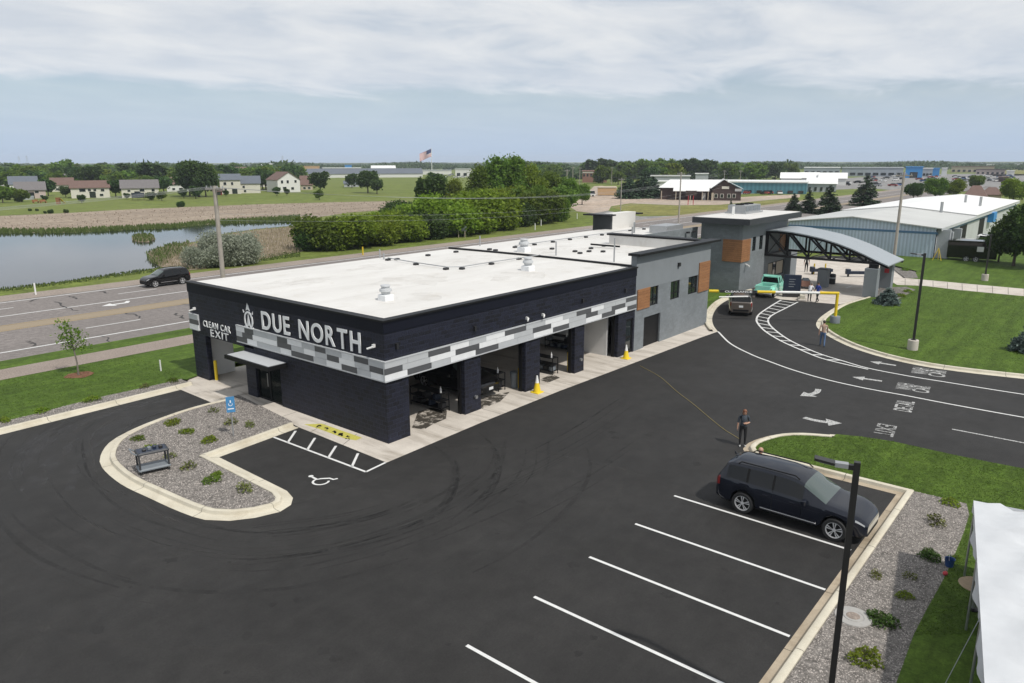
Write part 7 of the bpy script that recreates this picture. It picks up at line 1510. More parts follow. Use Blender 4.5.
house('small blue grey house among the field trees', 344, 359, 187, 183.2, 181, 'siding_grey', 'shingle_slate', 8, wins=std((0.8,), (0.3, 0.7)))
house('small dark red garden shed beside the pale yellow house', 213.8, 222.5, 195.2, 191, 189.2, 'barn_red', 'shingle_brown', 3, name='garden_shed', cat='shed', door=0.5)
for i, (u0, u1, vb, ve, vt, w_, r_, lab) in enumerate([(33, 43, 178, 172.5, 168.8, 'siding_white', 'shingle_grey', 'small white house far behind the white house with slate roof'), (47, 58, 177, 170.6, 167.8, 'siding_cream', 'shingle_brown', 'far cream house left of the tall far tree'), (64, 80, 176, 170, 167.5, 'siding_white', 'shingle_grey', 'far white house right of the tall far tree'), (84, 97, 181, 177, 173.6, 'siding_tan', 'shingle_brown', 'tan house peeking out above the cream two-storey house'), (137, 146, 176, 170.5, 168, 'siding_white', 'shingle_grey', 'far white house above the beige deck house'), (154, 164, 176.5, 171.6, 168, 'siding_cream', 'shingle_brown', 'far cream gable house left of the big dark tree'), (171, 186, 175.5, 170.6, 168.6, 'siding_cream', 'shingle_grey', 'far pale house just left of the big dark tree'), (115, 126, 179, 174.5, 172, 'siding_grey', 'shingle_slate', 'grey house among trees above the beige deck house'), (18, 24, 178, 172, 167, 'siding_white', 'shingle_grey', 'narrow white house far at the upper left'), (234, 246, 178, 172, 168.8, 'siding_tan', 'shingle_brown', 'tan house behind the pale yellow pair'), (263, 280, 174, 168, 165.4, 'siding_white', 'white_roof', 'long white building far left of the gable house')]):
    house(lab, u0 - 1, u1 + 1, vb, ve - 1.2, vt - 1.6, w_, r_, 9, wins=std((0.9,), (0.25, 0.7)))
for i, (u, v, wv, lab) in enumerate([(4, 186, 12, 'small far house at the left edge among trees'), (28, 184.5, 12, 'small far house above the slate blue roof'), (48, 187, 12, 'small house between the pinkish and cream houses'), (63, 183, 13, 'small far house above the small cream house'), (92, 185.5, 14, 'small house peeking over the cream two-storey roof'), (112, 188, 11, 'small house in the gap right of the cream two-storey house'), (132, 184, 13, 'small far house above the beige deck roof'), (150, 183, 12, 'second small far house above the beige deck roof'), (163, 187.5, 11, 'small house in the gap right of the beige deck house'), (179, 182.5, 12, 'small far house left of the big dark tree'), (214, 184, 12, 'small far house above the red shed'), (229, 182, 12, 'small far house above the pale yellow pair'), (256, 183.5, 13, 'small far house right of the pale yellow pair'), (268, 187, 11, 'small house left of the tall gable house')]):
    house(lab, u - wv / 2, u + wv / 2, v, v - 5.0, v - 9.0, ('siding_white', 'siding_cream', 'siding_tan', 'siding_grey')[i % 4], ('shingle_grey', 'shingle_brown', 'shingle_slate')[i % 3], 8, gable_front=(i % 3 == 1), turn=(-20, 15, 30, 0)[i % 4], wins=std((0.9, 3.0), (0.3, 0.7)), hip=(i % 4 == 2 and i % 3 != 1))
# garden things
q = G(60.5, 204, -0.12); t = thing('play_slide', 'yellow garden slide on the lawn behind the marsh', 'slide', (*q, -0.12), 0.6)
MB().obox((0.9, 0, 0.9), (2.4, 0.6, 0.08), 0, 0, R(38)).build('chute', 'safety_yellow', t); MB().box(-0.6, -0.5, 0, -0.5, 0.5, 1.9).box(-1.2, -0.5, 0, -1.1, 0.5, 1.9).build('tower_legs', 'wood', t); MB().box(-1.25, -0.55, 1.6, -0.4, 0.55, 1.7).build('platform', 'wood', t)
q = G(138.5, 200, -0.12); t = thing('trampoline', 'dark netted trampoline before the beige deck house', 'trampoline', (*q, -0.12)); MB().lathe([(0, 0.8), (1.9, 0.8), (2.0, 0.75)], n=18).build('mat', 'trim_black', t); MB().lathe([(1.95, 0.8), (1.95, 2.3)], n=18).build('net', 'shirt_slate', t)
for k in range(6): MB().cyl((1.98 * math.cos(k * 1.047), 1.98 * math.sin(k * 1.047), 0), (1.98 * math.cos(k * 1.047), 1.98 * math.sin(k * 1.047), 2.3), 0.03, n=6).build('leg', 'black_metal', t)
q = G(25, 199.6, -0.12); t = thing('garden_pool', 'round blue garden pool behind the pinkish house', 'pool', (*q, -0.12)); MB().lathe([(2.6, 0), (2.7, 1.1), (2.6, 1.15), (2.5, 1.1), (2.5, 0.95), (0, 0.95)], n=22).build('pool_wall', 'siding_grey', t); MB().lathe([(0, 0.96), (2.49, 0.96)], n=22).build('pool_water', 'dealer_blue', t)
for u, v, lab in ((36, 203, 'left dark garden bench on the lawn'), (43.5, 203, 'right dark garden bench on the lawn')):
    q = G(u, v, -0.12); t = thing('garden_bench', lab, 'bench', (*q, -0.12), 0.4); MB().box(-1, -0.3, 0.45, 1, 0.3, 0.52).build('seat', 'wood', t); MB().box(-1, 0.28, 0.5, 1, 0.34, 1.0).build('backrest', 'wood', t)
    for s in (-0.85, 0.85): MB().box(s - 0.06, -0.28, 0, s + 0.06, 0.3, 0.45).build('leg', 'wood', t)
for u, vb, vt, lab in ((51, 213.5, 208.5, 'dark bush on the lawn edge by the marsh, largest'), (30, 211, 208, 'dark bush on the lawn edge, leftmost'), (37, 211, 208.2, 'dark bush on the lawn edge right of the leftmost'), (45, 213.5, 210.5, 'small dark bush left of the largest lawn edge bush'), (66, 213, 208.5, 'dark bush on the lawn edge, rightmost'), (181, 207, 200, 'lone small green tree before the half hidden house')): pxtree('bush_c', lab, u, vb, vt, 0.8, 'small bushes on the lawn edge', 'bush', 'bush')
for u, vb, vt, k, lab in ((22, 202, 188, 'far_d', 'dense green tree at the left edge of the gardens'), (3, 203, 184, 'far_a', 'green tree cut by the left edge'), (10, 200, 186, 'far_d', 'green tree beside the pinkish house'), (82, 203.5, 194.5, 'far_b', 'low dark tree before the cream two-storey house'), (45, 202, 195.5, 'far_b', 'low dark shrub right of the blue pool'), (150, 200, 191.5, 'far_d', 'green tree at the right of the beige deck house'), (162, 201, 191, 'far_a', 'green bushy tree right of the deck house'), (199, 197, 157.2, 'dark_a', 'big dark round tree standing above all the houses'), (190, 196, 170, 'far_b', 'dark tree left of the big dark round tree'), (206, 197, 172, 'far_b', 'dark tree right of the big dark round tree'), (320.5, 193, 171.5, 'far_b', 'round dark tree right of the low brown house'), (352, 188, 173.5, 'far_b', 'small round tree above the blue grey house'), (368, 193, 168.5, 'dark_a', 'tall dark tree at the edge of the far field'), (377, 194, 179, 'far_b', 'lower dark tree beside the tall field tree'), (319.5, 200, 189, 'far_a', 'small lone tree on the far lawn'), (436, 193, 172.5, 'far_b', 'dark tree at the right of the far field'), (277, 196, 187, 'far_b', 'shrub before the tall white gable house'), (287, 195.5, 188.5, 'far_b', 'dark shrub beside the gable house corner')):
    pxtree(k, lab, u, vb, vt, 0.95, 'garden and field trees beyond the marsh')

for u, vb, vt, k, lab in ((48.5, 196, 179, 'far_b', 'dark tree in the gap right of the pinkish house'), (57, 189, 174, 'far_a', 'green tree behind the small cream house'), (66, 197.5, 186, 'far_b', 'dark shrubby tree left of the cream two-storey house'), (116, 197, 180, 'far_b', 'dark tree in the gap between the cream and beige houses'), (119, 190, 174.5, 'far_a', 'tall green tree behind the gap right of the cream house'), (100, 186, 172, 'far_d', 'broad tree above the cream two-storey roof'), (133, 187, 172.5, 'far_b', 'dark tree above the beige house roof, left'), (148, 187, 171, 'far_d', 'broad tree above the beige house roof, right'), (164, 193, 176, 'far_b', 'dark tree between the beige and white houses'), (176, 186, 170, 'far_a', 'tree above the half hidden white house'), (213, 190, 173, 'far_a', 'tree behind the red shed'), (250, 186, 171, 'far_d', 'broad tree above the pale yellow houses'), (266, 190, 172, 'far_b', 'dark tree left of the tall gable house'), (272, 189, 169.5, 'far_a', 'taller tree left of the tall gable house'), (291, 184, 167.5, 'far_b', 'dark tree behind the tall gable roof'), (8, 187, 172, 'far_b', 'dark tree above the pinkish house at the left'), (26, 184, 170, 'far_a', 'tree above the white house with slate roof'), (38, 186, 171.5, 'far_d', 'broad tree right of the slate roof'), (75, 184, 169, 'far_b', 'dark tree above the small cream house'), (152, 200.5, 192, 'far_b', 'shady bush hiding the deck of the beige house'), (127, 199.5, 193, 'far_b', 'shady bush under the beige house gable'), (196, 199, 186, 'far_b', 'dark low tree under the big round tree'), (184, 198.5, 189, 'far_b', 'dark hedge bush before the half hidden house'), (226, 196.5, 190, 'far_b', 'dark bush before the taller pale yellow house')): pxtree(k, lab, u, vb, vt - (3 if vb < 192 else 0), 1.0, 'garden trees between the houses')

# ================================================================== OTHER BUILDINGS
def block(label, u0, u1, vb, vt, wall, roof='white_roof', depth=20.0, bands=(), wins=None, turn=0.0, name='building', gable=None, cat='building', lip=0.4):
    um = (u0 + u1) / 2; xy, a = facing_frame(um, vb); Wd = (u1 - u0) * mpp(um, vb, xy); h = max(2.2, HT(vt, xy) + 0.12); w2 = Wd / 2
    t = thing(name, label, cat, (xy[0], xy[1], -0.12), a + R(turn)); MB().box(-w2, 0, 0, w2, depth, h).build('wall', wall, t)
    if gable: MB().add([(-w2 - 0.5, -0.5, h + 0.01), (w2 + 0.5, -0.5, h + 0.01), (w2 + 0.5, depth / 2, h + gable), (-w2 - 0.5, depth / 2, h + gable), (-w2 - 0.5, depth + 0.5, h + 0.01), (w2 + 0.5, depth + 0.5, h + 0.01)], [(0, 1, 2, 3), (3, 2, 5, 4), (0, 3, 4), (1, 5, 2)]).build('roof', roof, t)
    else: MB().box(-w2 - lip, -lip, h, w2 + lip, depth + lip, h + 0.45).build('roof', roof, t)
    for (z0, z1, x0, x1, m) in bands: MB().box(-w2 + Wd * x0, -0.12, h * z0, -w2 + Wd * x1, -0.004, h * z1).build('cladding_band', m, t)
    if wins:
        n, z0, z1, f_ = wins
        for k in range(n):
            x = -w2 + Wd * (k + 0.5) / n; ww = Wd / n * f_ / 2; wo_ = MB().box(x - ww, -0.16, h * z0, x + ww, -0.122, h * z1).build('window', 'window_glass', t)
    return t
# big metal building right of the canopy
mb = thing('metal_warehouse', 'long pale blue metal building with shallow white roof', 'building', (105, 18, 0), world=True)
X0, X1, Y0, Y1, HE, HR = 105.0, 184.0, 18.1, 36.6, 3.75, 4.75; YM = (Y0 + Y1) / 2 + 0.8
b = MB(); b.add([(X0, Y0, -0.1), (X0, Y1, -0.1), (X0, Y1, HE), (X0, YM, HR), (X0, Y0, HE)], [(0, 4, 3, 2, 1)]); gwall = b.build('gable_wall', 'ribbed_blue', mb)
MB().box(X0, Y0, -0.1, X1, Y0 + 0.1, HE).build('side_wall', 'ribbed_white', mb); MB().box(X0 + 0.01, Y1 - 0.1, -0.1, X1, Y1, HE).build('rear_wall', 'ribbed_white', mb); MB().box(X1 - 0.1, Y0 + 0.1, -0.1, X1, Y1 - 0.1, HE).build('end_wall', 'ribbed_white', mb)
for xa, xb, m, dz in ((X0 - 0.4, 131.0, 'metal_roof', 0.12), (131.0, X1 + 0.4, 'white_roof', 0.30)):
    MB().add([(xa, Y0 - 0.5, HE + dz), (xb, Y0 - 0.5, HE + dz), (xb, YM, HR + dz), (xa, YM, HR + dz), (xa, Y1 + 0.4, HE + dz), (xb, Y1 + 0.4, HE + dz), (xa, Y0 - 0.5, HE + dz - 0.12), (xa, YM, HR + dz - 0.12), (xa, Y1 + 0.4, HE + dz - 0.12), (xb, Y0 - 0.5, HE + dz - 0.12)], [(0, 1, 2, 3), (3, 2, 5, 4), (0, 3, 7, 6), (3, 4, 8, 7), (0, 6, 9, 1)]).build('roof', m, mb)
MB().box(X0 - 0.06, Y0, 3.05, X0 - 0.004, Y1, 3.32).build('blue_band', 'blue_trim', mb); MB().box(X0 - 0.4, Y0 - 0.56, HE - 0.25, X1, Y0 - 0.5, HE + 0.10).build('eave_trim', 'ribbed_white', mb); MB().box(X0, Y0 - 0.06, HE - 0.75, X1, Y0 - 0.004, HE - 0.45).build('eave_band', 'blue_trim', mb)
b = MB(); b.box(X0 + 0.4, Y0 - 1.4, -0.1, X0 + 1.0, Y0, HE - 0.1).build('buttress', 'siding_grey', mb)
for x in (108.5, 114.5): MB().box(x, Y0 - 1.2, -0.1, x + 0.6, Y0, HE - 0.6).build('buttress', 'siding_grey', mb)
for x0_, x1_, z1_ in ((110.2, 113.6, 2.9), (121.0, 126.5, 3.4), (138, 143, 3.2)): MB().box(x0_, Y0 - 0.05, -0.1, x1_, Y0 - 0.004, z1_).build('door_opening', 'trim_black', mb)
MB().box(146, Y0 - 0.9, 2.0, 149.5, Y0 - 0.06, 3.6).build('blue_sign_box', 'dealer_blue', mb)
for u, v in ((941, 212.5), (965, 204), (980, 206)):
    x, y = G(u, v, 4.3); MB().cyl((x, y, 3.8), (x, y, 5.9), 0.22, n=10).build('flue', 'galvanised', mb)
# trailer and truck before it
q = G(970, 262); t = thing('black_trailer', 'black box trailer with a white notice parked before the metal building', 'trailer', (q[0] + 1.0, q[1] + 0.1, 0), facing(q, R(90)))
MB().bev(-2.6, -1.1, 0.45, 2.6, 1.1, 2.55, 0.05).build('box_body', 'paint_black', t); MB().box(0.5, -1.13, 1.3, 1.2, -1.101, 1.9).build('notice', 'white_plastic', t)
for s in (-1, 1):
    for x in (-0.5, 0.5): thing_part_wheel(t, x, s * 1.0, 0.36, s, False)
q = G(981, 248.5); tk = thing('white_truck', 'white pickup truck behind the black trailer', 'truck', (q[0], q[1], 0), facing(q, R(80)))
MB().bev(-2.7, -0.98, 0.6, 2.8, 0.98, 1.25, 0.08).build('body', 'paint_white', tk, 40); MB().bev(-0.6, -0.9, 1.25, 1.3, 0.9, 2.0, 0.22).build('cab', 'paint_white', tk, 40); MB().box(-0.2, 0.905, 1.4, 0.9, 0.915, 1.85).box(-0.2, -0.915, 1.4, 0.9, -0.905, 1.85).build('window', 'car_glass', tk); MB().box(1.1, -0.75, 1.35, 1.32, 0.75, 1.85).build('windshield', 'car_glass', tk)
for s in (-1, 1):
    for x in (-1.8, 1.9): thing_part_wheel(tk, x, s * 0.88, 0.40, s, False)
tr_ = thing('survey_tripod', 'yellow surveying tripod at the corner of the metal building', 'tripod', (*G(937, 261), 0.1))
for k in range(3): MB().tube([(0, 0, 1.5), (0.55 * math.cos(k * 2.1), 0.55 * math.sin(k * 2.1), 0)], 0.035, 5).build('leg', 'safety_yellow', tr_)
# restaurant
xy, a = facing_frame(698, 200.5); d = math.hypot(dist(xy), 12)
rs_ = thing('restaurant', 'dark brown restaurant with bright white metal roof', 'building', (*xy, -0.12), a); k = mpp(698, 200, xy)
def rw(u): return (u - 698) * k
hE, hR = 3.9, 6.2
MB().box(rw(658), 4, 0, rw(722), 18, hE).build('wall', 'restaurant_brown', rs_); MB().add([(rw(656), 3, hE - 0.1), (rw(712), 3, hE - 0.1), (rw(728), 11, hR), (rw(667), 11, hR), (rw(667), 20, hE), (rw(728), 20, hE)], [(0, 1, 2, 3), (3, 2, 5, 4)]).build('roof', 'white_roof', rs_)
MB().add([(rw(672), 0.2, 3.0), (rw(709), 0.2, 3.0), (rw(709), 4, hE + 0.4), (rw(672), 4, hE + 0.4), (rw(672), 0.2, 2.8), (rw(709), 0.2, 2.8)], [(0, 1, 2, 3), (0, 4, 5, 1)]).build('porch_roof', 'white_roof', rs_)
b = MB(); g0, g1 = rw(712), rw(741); gm = (g0 + g1) / 2 - 1.0; b.add([(g0, 1, 0), (g1, 1, 0), (g1, 1, hE - 0.3), (gm, 1, hR + 0.1), (g0, 1, hE - 0.3), (g0, 14, 0), (g1, 14, 0), (g1, 14, hE - 0.3), (gm, 14, hR + 0.1), (g0, 14, hE - 0.3)], [(0, 1, 2, 3, 4), (1, 6, 7, 2), (0, 4, 9, 5)]); b.build('gable_front', 'restaurant_brown', rs_)
MB().add([(gm, 0.3, hR + 0.3), (g1 + 0.8, 0.3, hE - 0.4), (g1 + 0.8, 14, hE - 0.4), (gm, 14, hR + 0.3)], [(0, 1, 2, 3)]).add([(gm, 0.3, hR + 0.3), (g0 - 0.8, 0.3, hE - 0.4), (g0 - 0.8, 14, hE - 0.4), (gm, 14, hR + 0.3)], [(3, 2, 1, 0)]).build('gable_roof', 'white_roof', rs_)
for u, z, w_, h_, m in ((725, 3.6, 2.2, 0.8, 'siding_cream'), (738, 2.9, 2.0, 0.8, 'white_plastic')): MB().box(rw(u) - w_ / 2, 0.85, z, rw(u) + w_ / 2, 0.99, z + h_).build('sign_board', m, rs_)
for u in (716, 722, 729, 734): f_ = MB().box(rw(u) - 0.55, 0.9, 0.8, rw(u) + 0.55, 0.995, 2.1).build('window', 'siding_cream', rs_); MB().box(rw(u) - 0.42, 0.87, 0.9, rw(u) + 0.42, 0.899, 2.0).build('pane', 'window_glass', f_)
for u in (660, 675, 690, 702, 708): MB().box(rw(u) - 0.12, 0.4, 0, rw(u) + 0.12, 0.6, 2.9).build('porch_post', 'siding_tan', rs_)
MB().box(rw(704) - 0.5, 3.9, 0, rw(704) + 0.5, 3.99, 2.2).build('door', 'white_plastic', rs_); MB().box(rw(712.5) - 0.35, 0.6, 0, rw(712.5) + 0.35, 0.99, 2.4).build('stone_pier', 'siding_tan', rs_)
sgn = thing('roadside_sign', 'small dark signboard on red posts before the restaurant', 'sign', (*G(690.5, 205, -0.12), -0.12), a); MB().box(-1.5, -0.1, 2.6, 1.5, 0.1, 4.0).build('board', 'restaurant_brown', sgn)
for s in (-0.7, 0.7): MB().box(s - 0.1, -0.1, 0, s + 0.1, 0.1, 2.6).build('post', 'flag_red', sgn)
block('long teal metal building right of the restaurant', 712, 806, 193.6, 182.6, 'ribbed_teal', 'white_roof', 25, wins=(9, 0.05, 0.3, 0.5), turn=-4, name='teal_warehouse')
block('grey low shop right of the teal building', 806, 836, 192.2, 183.8, 'siding_grey', 'white_roof', 18, wins=(5, 0.15, 0.6, 0.4), gable=2.2)
for u0, u1, vb, vt, lab in ((780, 800, 186, 178.4, 'leftmost white gable roof behind the teal building'), (800, 818, 185, 178, 'middle white gable roof behind the teal building'), (818, 846, 185.5, 178.5, 'right white gable roof behind the teal building')): block(lab, u0, u1, vb, vt, 'siding_white', 'white_roof', 14, gable=2.8)
block('low grey sheds behind the restaurant', 650, 690, 186, 176.5, 'siding_grey', 'metal_roof', 14); block('small teal shed left of the restaurant', 657, 676, 192, 182, 'siding_white', 'white_roof', 8); block('pale flat shed behind the restaurant roof', 695, 708, 182, 174, 'siding_grey', 'white_roof', 8)
block('distant long grey dealership with flat roof', 803, 840, 174.5, 167.8, 'grey_clad', 'white_roof', 40, wins=(6, 0.2, 0.5, 0.6)); block('distant grey two-storey dealership with dark windows', 840, 903, 176.5, 168, 'grey_clad', 'siding_grey', 40, wins=(8, 0.15, 0.45, 0.7))
block('distant bright blue dealership with wide portal', 904.5, 922, 178, 167.2, 'dealer_blue', 'dealer_blue', 18, wins=(1, 0.0, 0.55, 0.45)); block('distant grey showroom between the blue fronts', 922, 932, 176.5, 168.6, 'grey_clad', 'white_roof', 18, wins=(3, 0.1, 0.4, 0.7)); block('distant narrow blue front right of the grey showroom', 932, 939, 176, 168.6, 'dealer_blue', 'dealer_blue', 16); block('distant white cube shop right of the blue front', 941, 946.5, 176, 168.4, 'siding_white', 'white_roof', 14)
block('distant tan store row on the right', 950, 994, 172.5, 166.8, 'siding_tan', 'shingle_brown', 30, wins=(8, 0.1, 0.5, 0.5)); block('distant brown store before the tan store row', 975, 1005, 174.4, 169.8, 'siding_pink', 'restaurant_brown', 20, wins=(6, 0.1, 0.5, 0.5)); block('distant low brown canopy at the far right', 998, 1008, 182, 177.4, 'restaurant_brown', 'shingle_brown', 10); block('distant white shop by the grain field', 1006, 1014, 176, 171, 'siding_white', 'white_roof', 10); block('far white warehouse on the right horizon', 986, 994, 168, 164.4, 'siding_white', 'white_roof', 20); block('farthest white warehouse near the right edge', 1014, 1024, 167.5, 164, 'siding_white', 'white_roof', 20)
house('house with brown hip roof beyond the metal building', 963, 986, 202, 196.5, 186.4, 'siding_tan', 'shingle_brown', 12, hip=True); house('lower brown hip roof right of the larger one', 980, 1001, 200.5, 194.2, 188, 'siding_tan', 'shingle_brown', 10, hip=True)
block('long low white building with grey roof beyond the far field', 305, 425, 177.6, 173.8, 'siding_white', 'shingle_slate', 30, gable=4.0, name='storage_building'); block('white arched hall on the horizon behind the storage building', 371, 396, 172.3, 168.2, 'siding_white', 'white_roof', 60, gable=3); block('orange tan store on the left horizon', 303, 320, 172.5, 166.6, 'orange_clad', 'orange_clad', 40); block('blue store front on the left horizon', 345, 352, 171, 165.4, 'dealer_blue', 'dealer_blue', 30); block('low white store row on the left horizon', 322, 362, 171.5, 168, 'siding_white', 'white_roof', 30); block('pale store row near the flagpole', 420, 452, 174.5, 170.6, 'siding_white', 'siding_grey', 30); block('white and grey store left of the feathery trees', 455, 482, 176.5, 169.4, 'siding_white', 'metal_roof', 20, wins=(4, 0.1, 0.5, 0.5))
block('distant tan store above the thicket', 542.5, 560, 172.2, 167, 'orange_clad', 'orange_clad', 30); block('distant brick building with dark windows at the end of the dirt road', 582, 607, 182.5, 171.4, 'brick_red', 'brick_red', 20, wins=(7, 0.55, 0.8, 0.45), bands=((0.85, 0.98, 0, 0.45, 'siding_cream'),))
# dirt piles and parked lorry on the dirt lot
q = G(607, 195.5, -0.12); t = thing('orange_container', 'orange tan covered container on the dirt lot', 'container', (*q, -0.12), facing(q, R(90))); MB().bev(-3.4, -1.3, 0.2, 3.4, 1.3, 2.7, 0.1).build('box_body', 'orange_clad', t); MB().bev(-3.5, -1.4, 2.7, 3.5, 1.4, 3.3, 0.3).build('tarp', 'siding_tan', t)
# ---------------------------------------------------------------- small distant vehicles
def small_car_mesh(paint, van=False):
    b = MB(); h = 1.95 if van else 1.45; b.bev(-2.2, -0.88, 0.35, 2.2, 0.88, 0.95, 0.12); b.cur = 0
    tz = [(-2.1 if van else -1.7, 0.95), (-1.9 if van else -1.2, h), (0.9 if van else 0.5, h), (1.5, 0.95)]
    vs = [(x, s * (0.82 if z < 1 else 0.70), z) for s in (-1, 1) for x, z in tz]; b.cur = 1; b.add(vs, [(0, 1, 2, 3), (7, 6, 5, 4), (2, 6, 7, 3), (0, 4, 5, 1)]); b.cur = 0; b.add([(x, y, z + 0.01) for x, y, z in vs], [(1, 5, 6, 2)]); b.cur = 2
    for x in (-1.35, 1.4):
        for s in (-1, 1): b.cyl((x, s * 0.70, 0.33), (x, s * 0.90, 0.33), 0.33, n=10)
    return b.mesh('small_car', [paint, 'car_glass', 'rubber'])
SC = [small_car_mesh(p) for p in ('paint_white', 'paint_silver', 'paint_black', 'paint_blue', 'paint_red')]; VAN = small_car_mesh('paint_white', True)
def small_car(k, u, v, lab, rz=None, group=None, me=None, name='distant_car', cat='car'):
    q = G(u, v, -0.1); o = mesh_obj(name, me or SC[k], None, None, label=lab, cat=cat, group=group); o.location = (q[0], q[1], -0.09); o.rotation_euler = (0, 0, facing(q, R(90)) if rz is None else rz)
small_car(0, 799, 190.5, 'white van parked before the teal building', None, None, VAN, 'parked_van', 'van'); small_car(1, 589, 196.5, 'silver van with dark windows on the dirt lot', 2.2, None, VAN, 'parked_van', 'van')
rs = random.Random(12)
for i in range(70):
    u = rs.choice((rs.uniform(845, 905), rs.uniform(925, 1015), rs.uniform(905, 1000))); v = rs.uniform(176.5, 186.5) if u < 960 else rs.uniform(175.5, 182)
    small_car(rs.choice((0, 0, 0, 1, 1, 2, 2, 3, 4)), u, v, 'distant parked car in the dealership car parks', rs.uniform(0, 3.1), 'cars in the distant dealership lots')
for i in range(14): small_car(rs.randrange(5), rs.uniform(742, 800), rs.uniform(192, 195), 'parked car in front of the teal building', rs.uniform(0, 3.1), 'cars before the teal building')
for i in range(18): small_car(rs.choice((0, 0, 1)), rs.uniform(425, 475), rs.uniform(174.5, 178.5), 'pale vehicle in the lot near the flagpole', rs.uniform(0, 3.1), 'vehicles near the flagpole')

# ================================================================== POLES, WIRES, SIGNS, FLAG
def upole(label, xy, h, r=0.16, arms=((0.35, 2.4),), mat='pole_wood', lean=(0, 0), dirn=math.pi / 2, z=0.0, group='wooden utility poles'):
    t = thing('utility_pole', label, 'pole', (xy[0], xy[1], z), group=group); MB().tube([(0, 0, -0.1), (lean[0] / 2, lean[1] / 2, h / 2), (lean[0], lean[1], h)], [r, r * 0.88, r * 0.72], 10).build('shaft', mat, t, 50)
    for dz, w_ in arms:
        ar = MB().obox((lean[0], lean[1], h - dz), (w_, 0.12, 0.14), dirn).build('crossarm', mat, t)
        for q in (-0.45, -0.15, 0.2, 0.45): MB().cyl((lean[0] + math.cos(dirn) * w_ * q, lean[1] + math.sin(dirn) * w_ * q, h - dz + 0.07), (lean[0] + math.cos(dirn) * w_ * q, lean[1] + math.sin(dirn) * w_ * q, h - dz + 0.25), 0.05, n=6).build('insulator', 'galvanised', ar)
    return t
pL = G(227, 318.5); hL = HT(187, pL); upole('tall weathered wooden pole rising behind the dark building end', pL, hL, 0.20, ((0.25, 2.6),), z=0.085)
pR = G(893.5, 262); hR_ = HT(173, pR) ; upole('tall wooden pole behind the canopy in front of the metal building', pR, hR_, 0.19, ((0.4, 1.8),), z=0.1)
POLES = []
for u, vb, vt, r, lab in ((566.5, 207, 169, 0.15, 'taller pale pole at the right end of the thicket'), (564.5, 201, 188, 0.12, 'short pole beside the taller pale pole'), (572.5, 193, 166.5, 0.14, 'pale pole behind the thicket end'), (620.5, 214, 177.5, 0.12, 'thin dark pole on the grass corner before the restaurant'), (611.5, 185, 167, 0.14, 'pole among trees above the dirt lot'), (678.5, 224, 171.5, 0.16, 'wooden pole standing before the restaurant roof'), (723.5, 190, 170, 0.14, 'pole right of the restaurant gable'), (739.5, 190, 170, 0.13, 'second pole right of the restaurant gable'), (579.5, 190, 167, 0.14, 'pole at the far end of the dirt road')):
    xy = G(u, vb, -0.1); upole(lab, xy, HT(vt, xy), r, ((0.4, 1.6),), z=-0.1); POLES.append((u, vb, vt))
def wire(p0, p1, sag, label, group='overhead wires', r=0.007):
    pts = []
    for i in range(17):
        t = i / 16; pts.append((p0[0] + (p1[0] - p0[0]) * t, p0[1] + (p1[1] - p0[1]) * t, p0[2] + (p1[2] - p0[2]) * t - sag * 4 * t * (1 - t)))
    MB().tube(pts, r, 4).build('overhead_wire', 'galvanised', label=label, cat='wire', group=group)
for k, dy in enumerate((-1.15, -0.4, 0.5, 1.15)):
    nm_ = ('nearest', 'second nearest', 'third nearest', 'farthest')[k]
    wire((pL[0], pL[1] + dy, hL - 0.02), (pL[0] - 75, pL[1] + dy, hL - 0.02), 1.5, nm_ + ' of the four wires running left from the weathered pole'); wire((pL[0], pL[1] + dy, hL - 0.02), (pL[0] + 95, pL[1] + dy + 2, hL - 0.3), 2.2, nm_ + ' of the four top wires running right from the weathered pole')
for dz, nm_ in ((2.0, 'upper'), (2.5, 'lower')): wire((pL[0], pL[1], hL - dz), (pL[0] + 95, pL[1] + 2, hL - dz - 0.2), 1.8, nm_ + ' one of two cables below the wires right of the pole')
wire((*pR, hR_ - 0.3), (*G(678.5, 224, -0.1), HT(172, G(678.5, 224, -0.1))), 1.5, 'wire from the pole behind the canopy to the restaurant pole'); wire((*G(678.5, 224, -0.1), HT(172.5, G(678.5, 224, -0.1))), (*G(566.5, 207, -0.1), HT(170, G(566.5, 207, -0.1))), 1.5, 'wire from the restaurant pole to the thicket end pole')
q = G(462, 237.5, -0.12); t = thing('roadside_signboard', 'small grey signboard on two posts before the thicket', 'sign', (*q, -0.12), facing(q)); MB().box(-0.06, -0.78, 1.05, 0.06, 0.78, 1.95).build('board', 'grey_plastic', t)
for s in (-0.55, 0.5): MB().box(-0.05, s - 0.05, 0, 0.05, s + 0.05, 1.05).build('post', 'siding_tan', t)
for u, v, lab in ((535, 230, 'thin white marker post left at the thicket foot'), (541, 226, 'thin white marker post right at the thicket foot'), (36, 296, 'thin pale marker post on the pond verge'), (577, 219, 'thin white marker post at the side road corner'), (363, 256, 'yellow marker post on the highway verge')): q = G(u, v, -0.12); MB().box(q[0] - 0.06, q[1] - 0.06, -0.12, q[0] + 0.06, q[1] + 0.06, 1.1).build('marker_post', 'safety_yellow' if u == 363 else 'white_plastic', label=lab, cat='post', group='roadside marker posts')
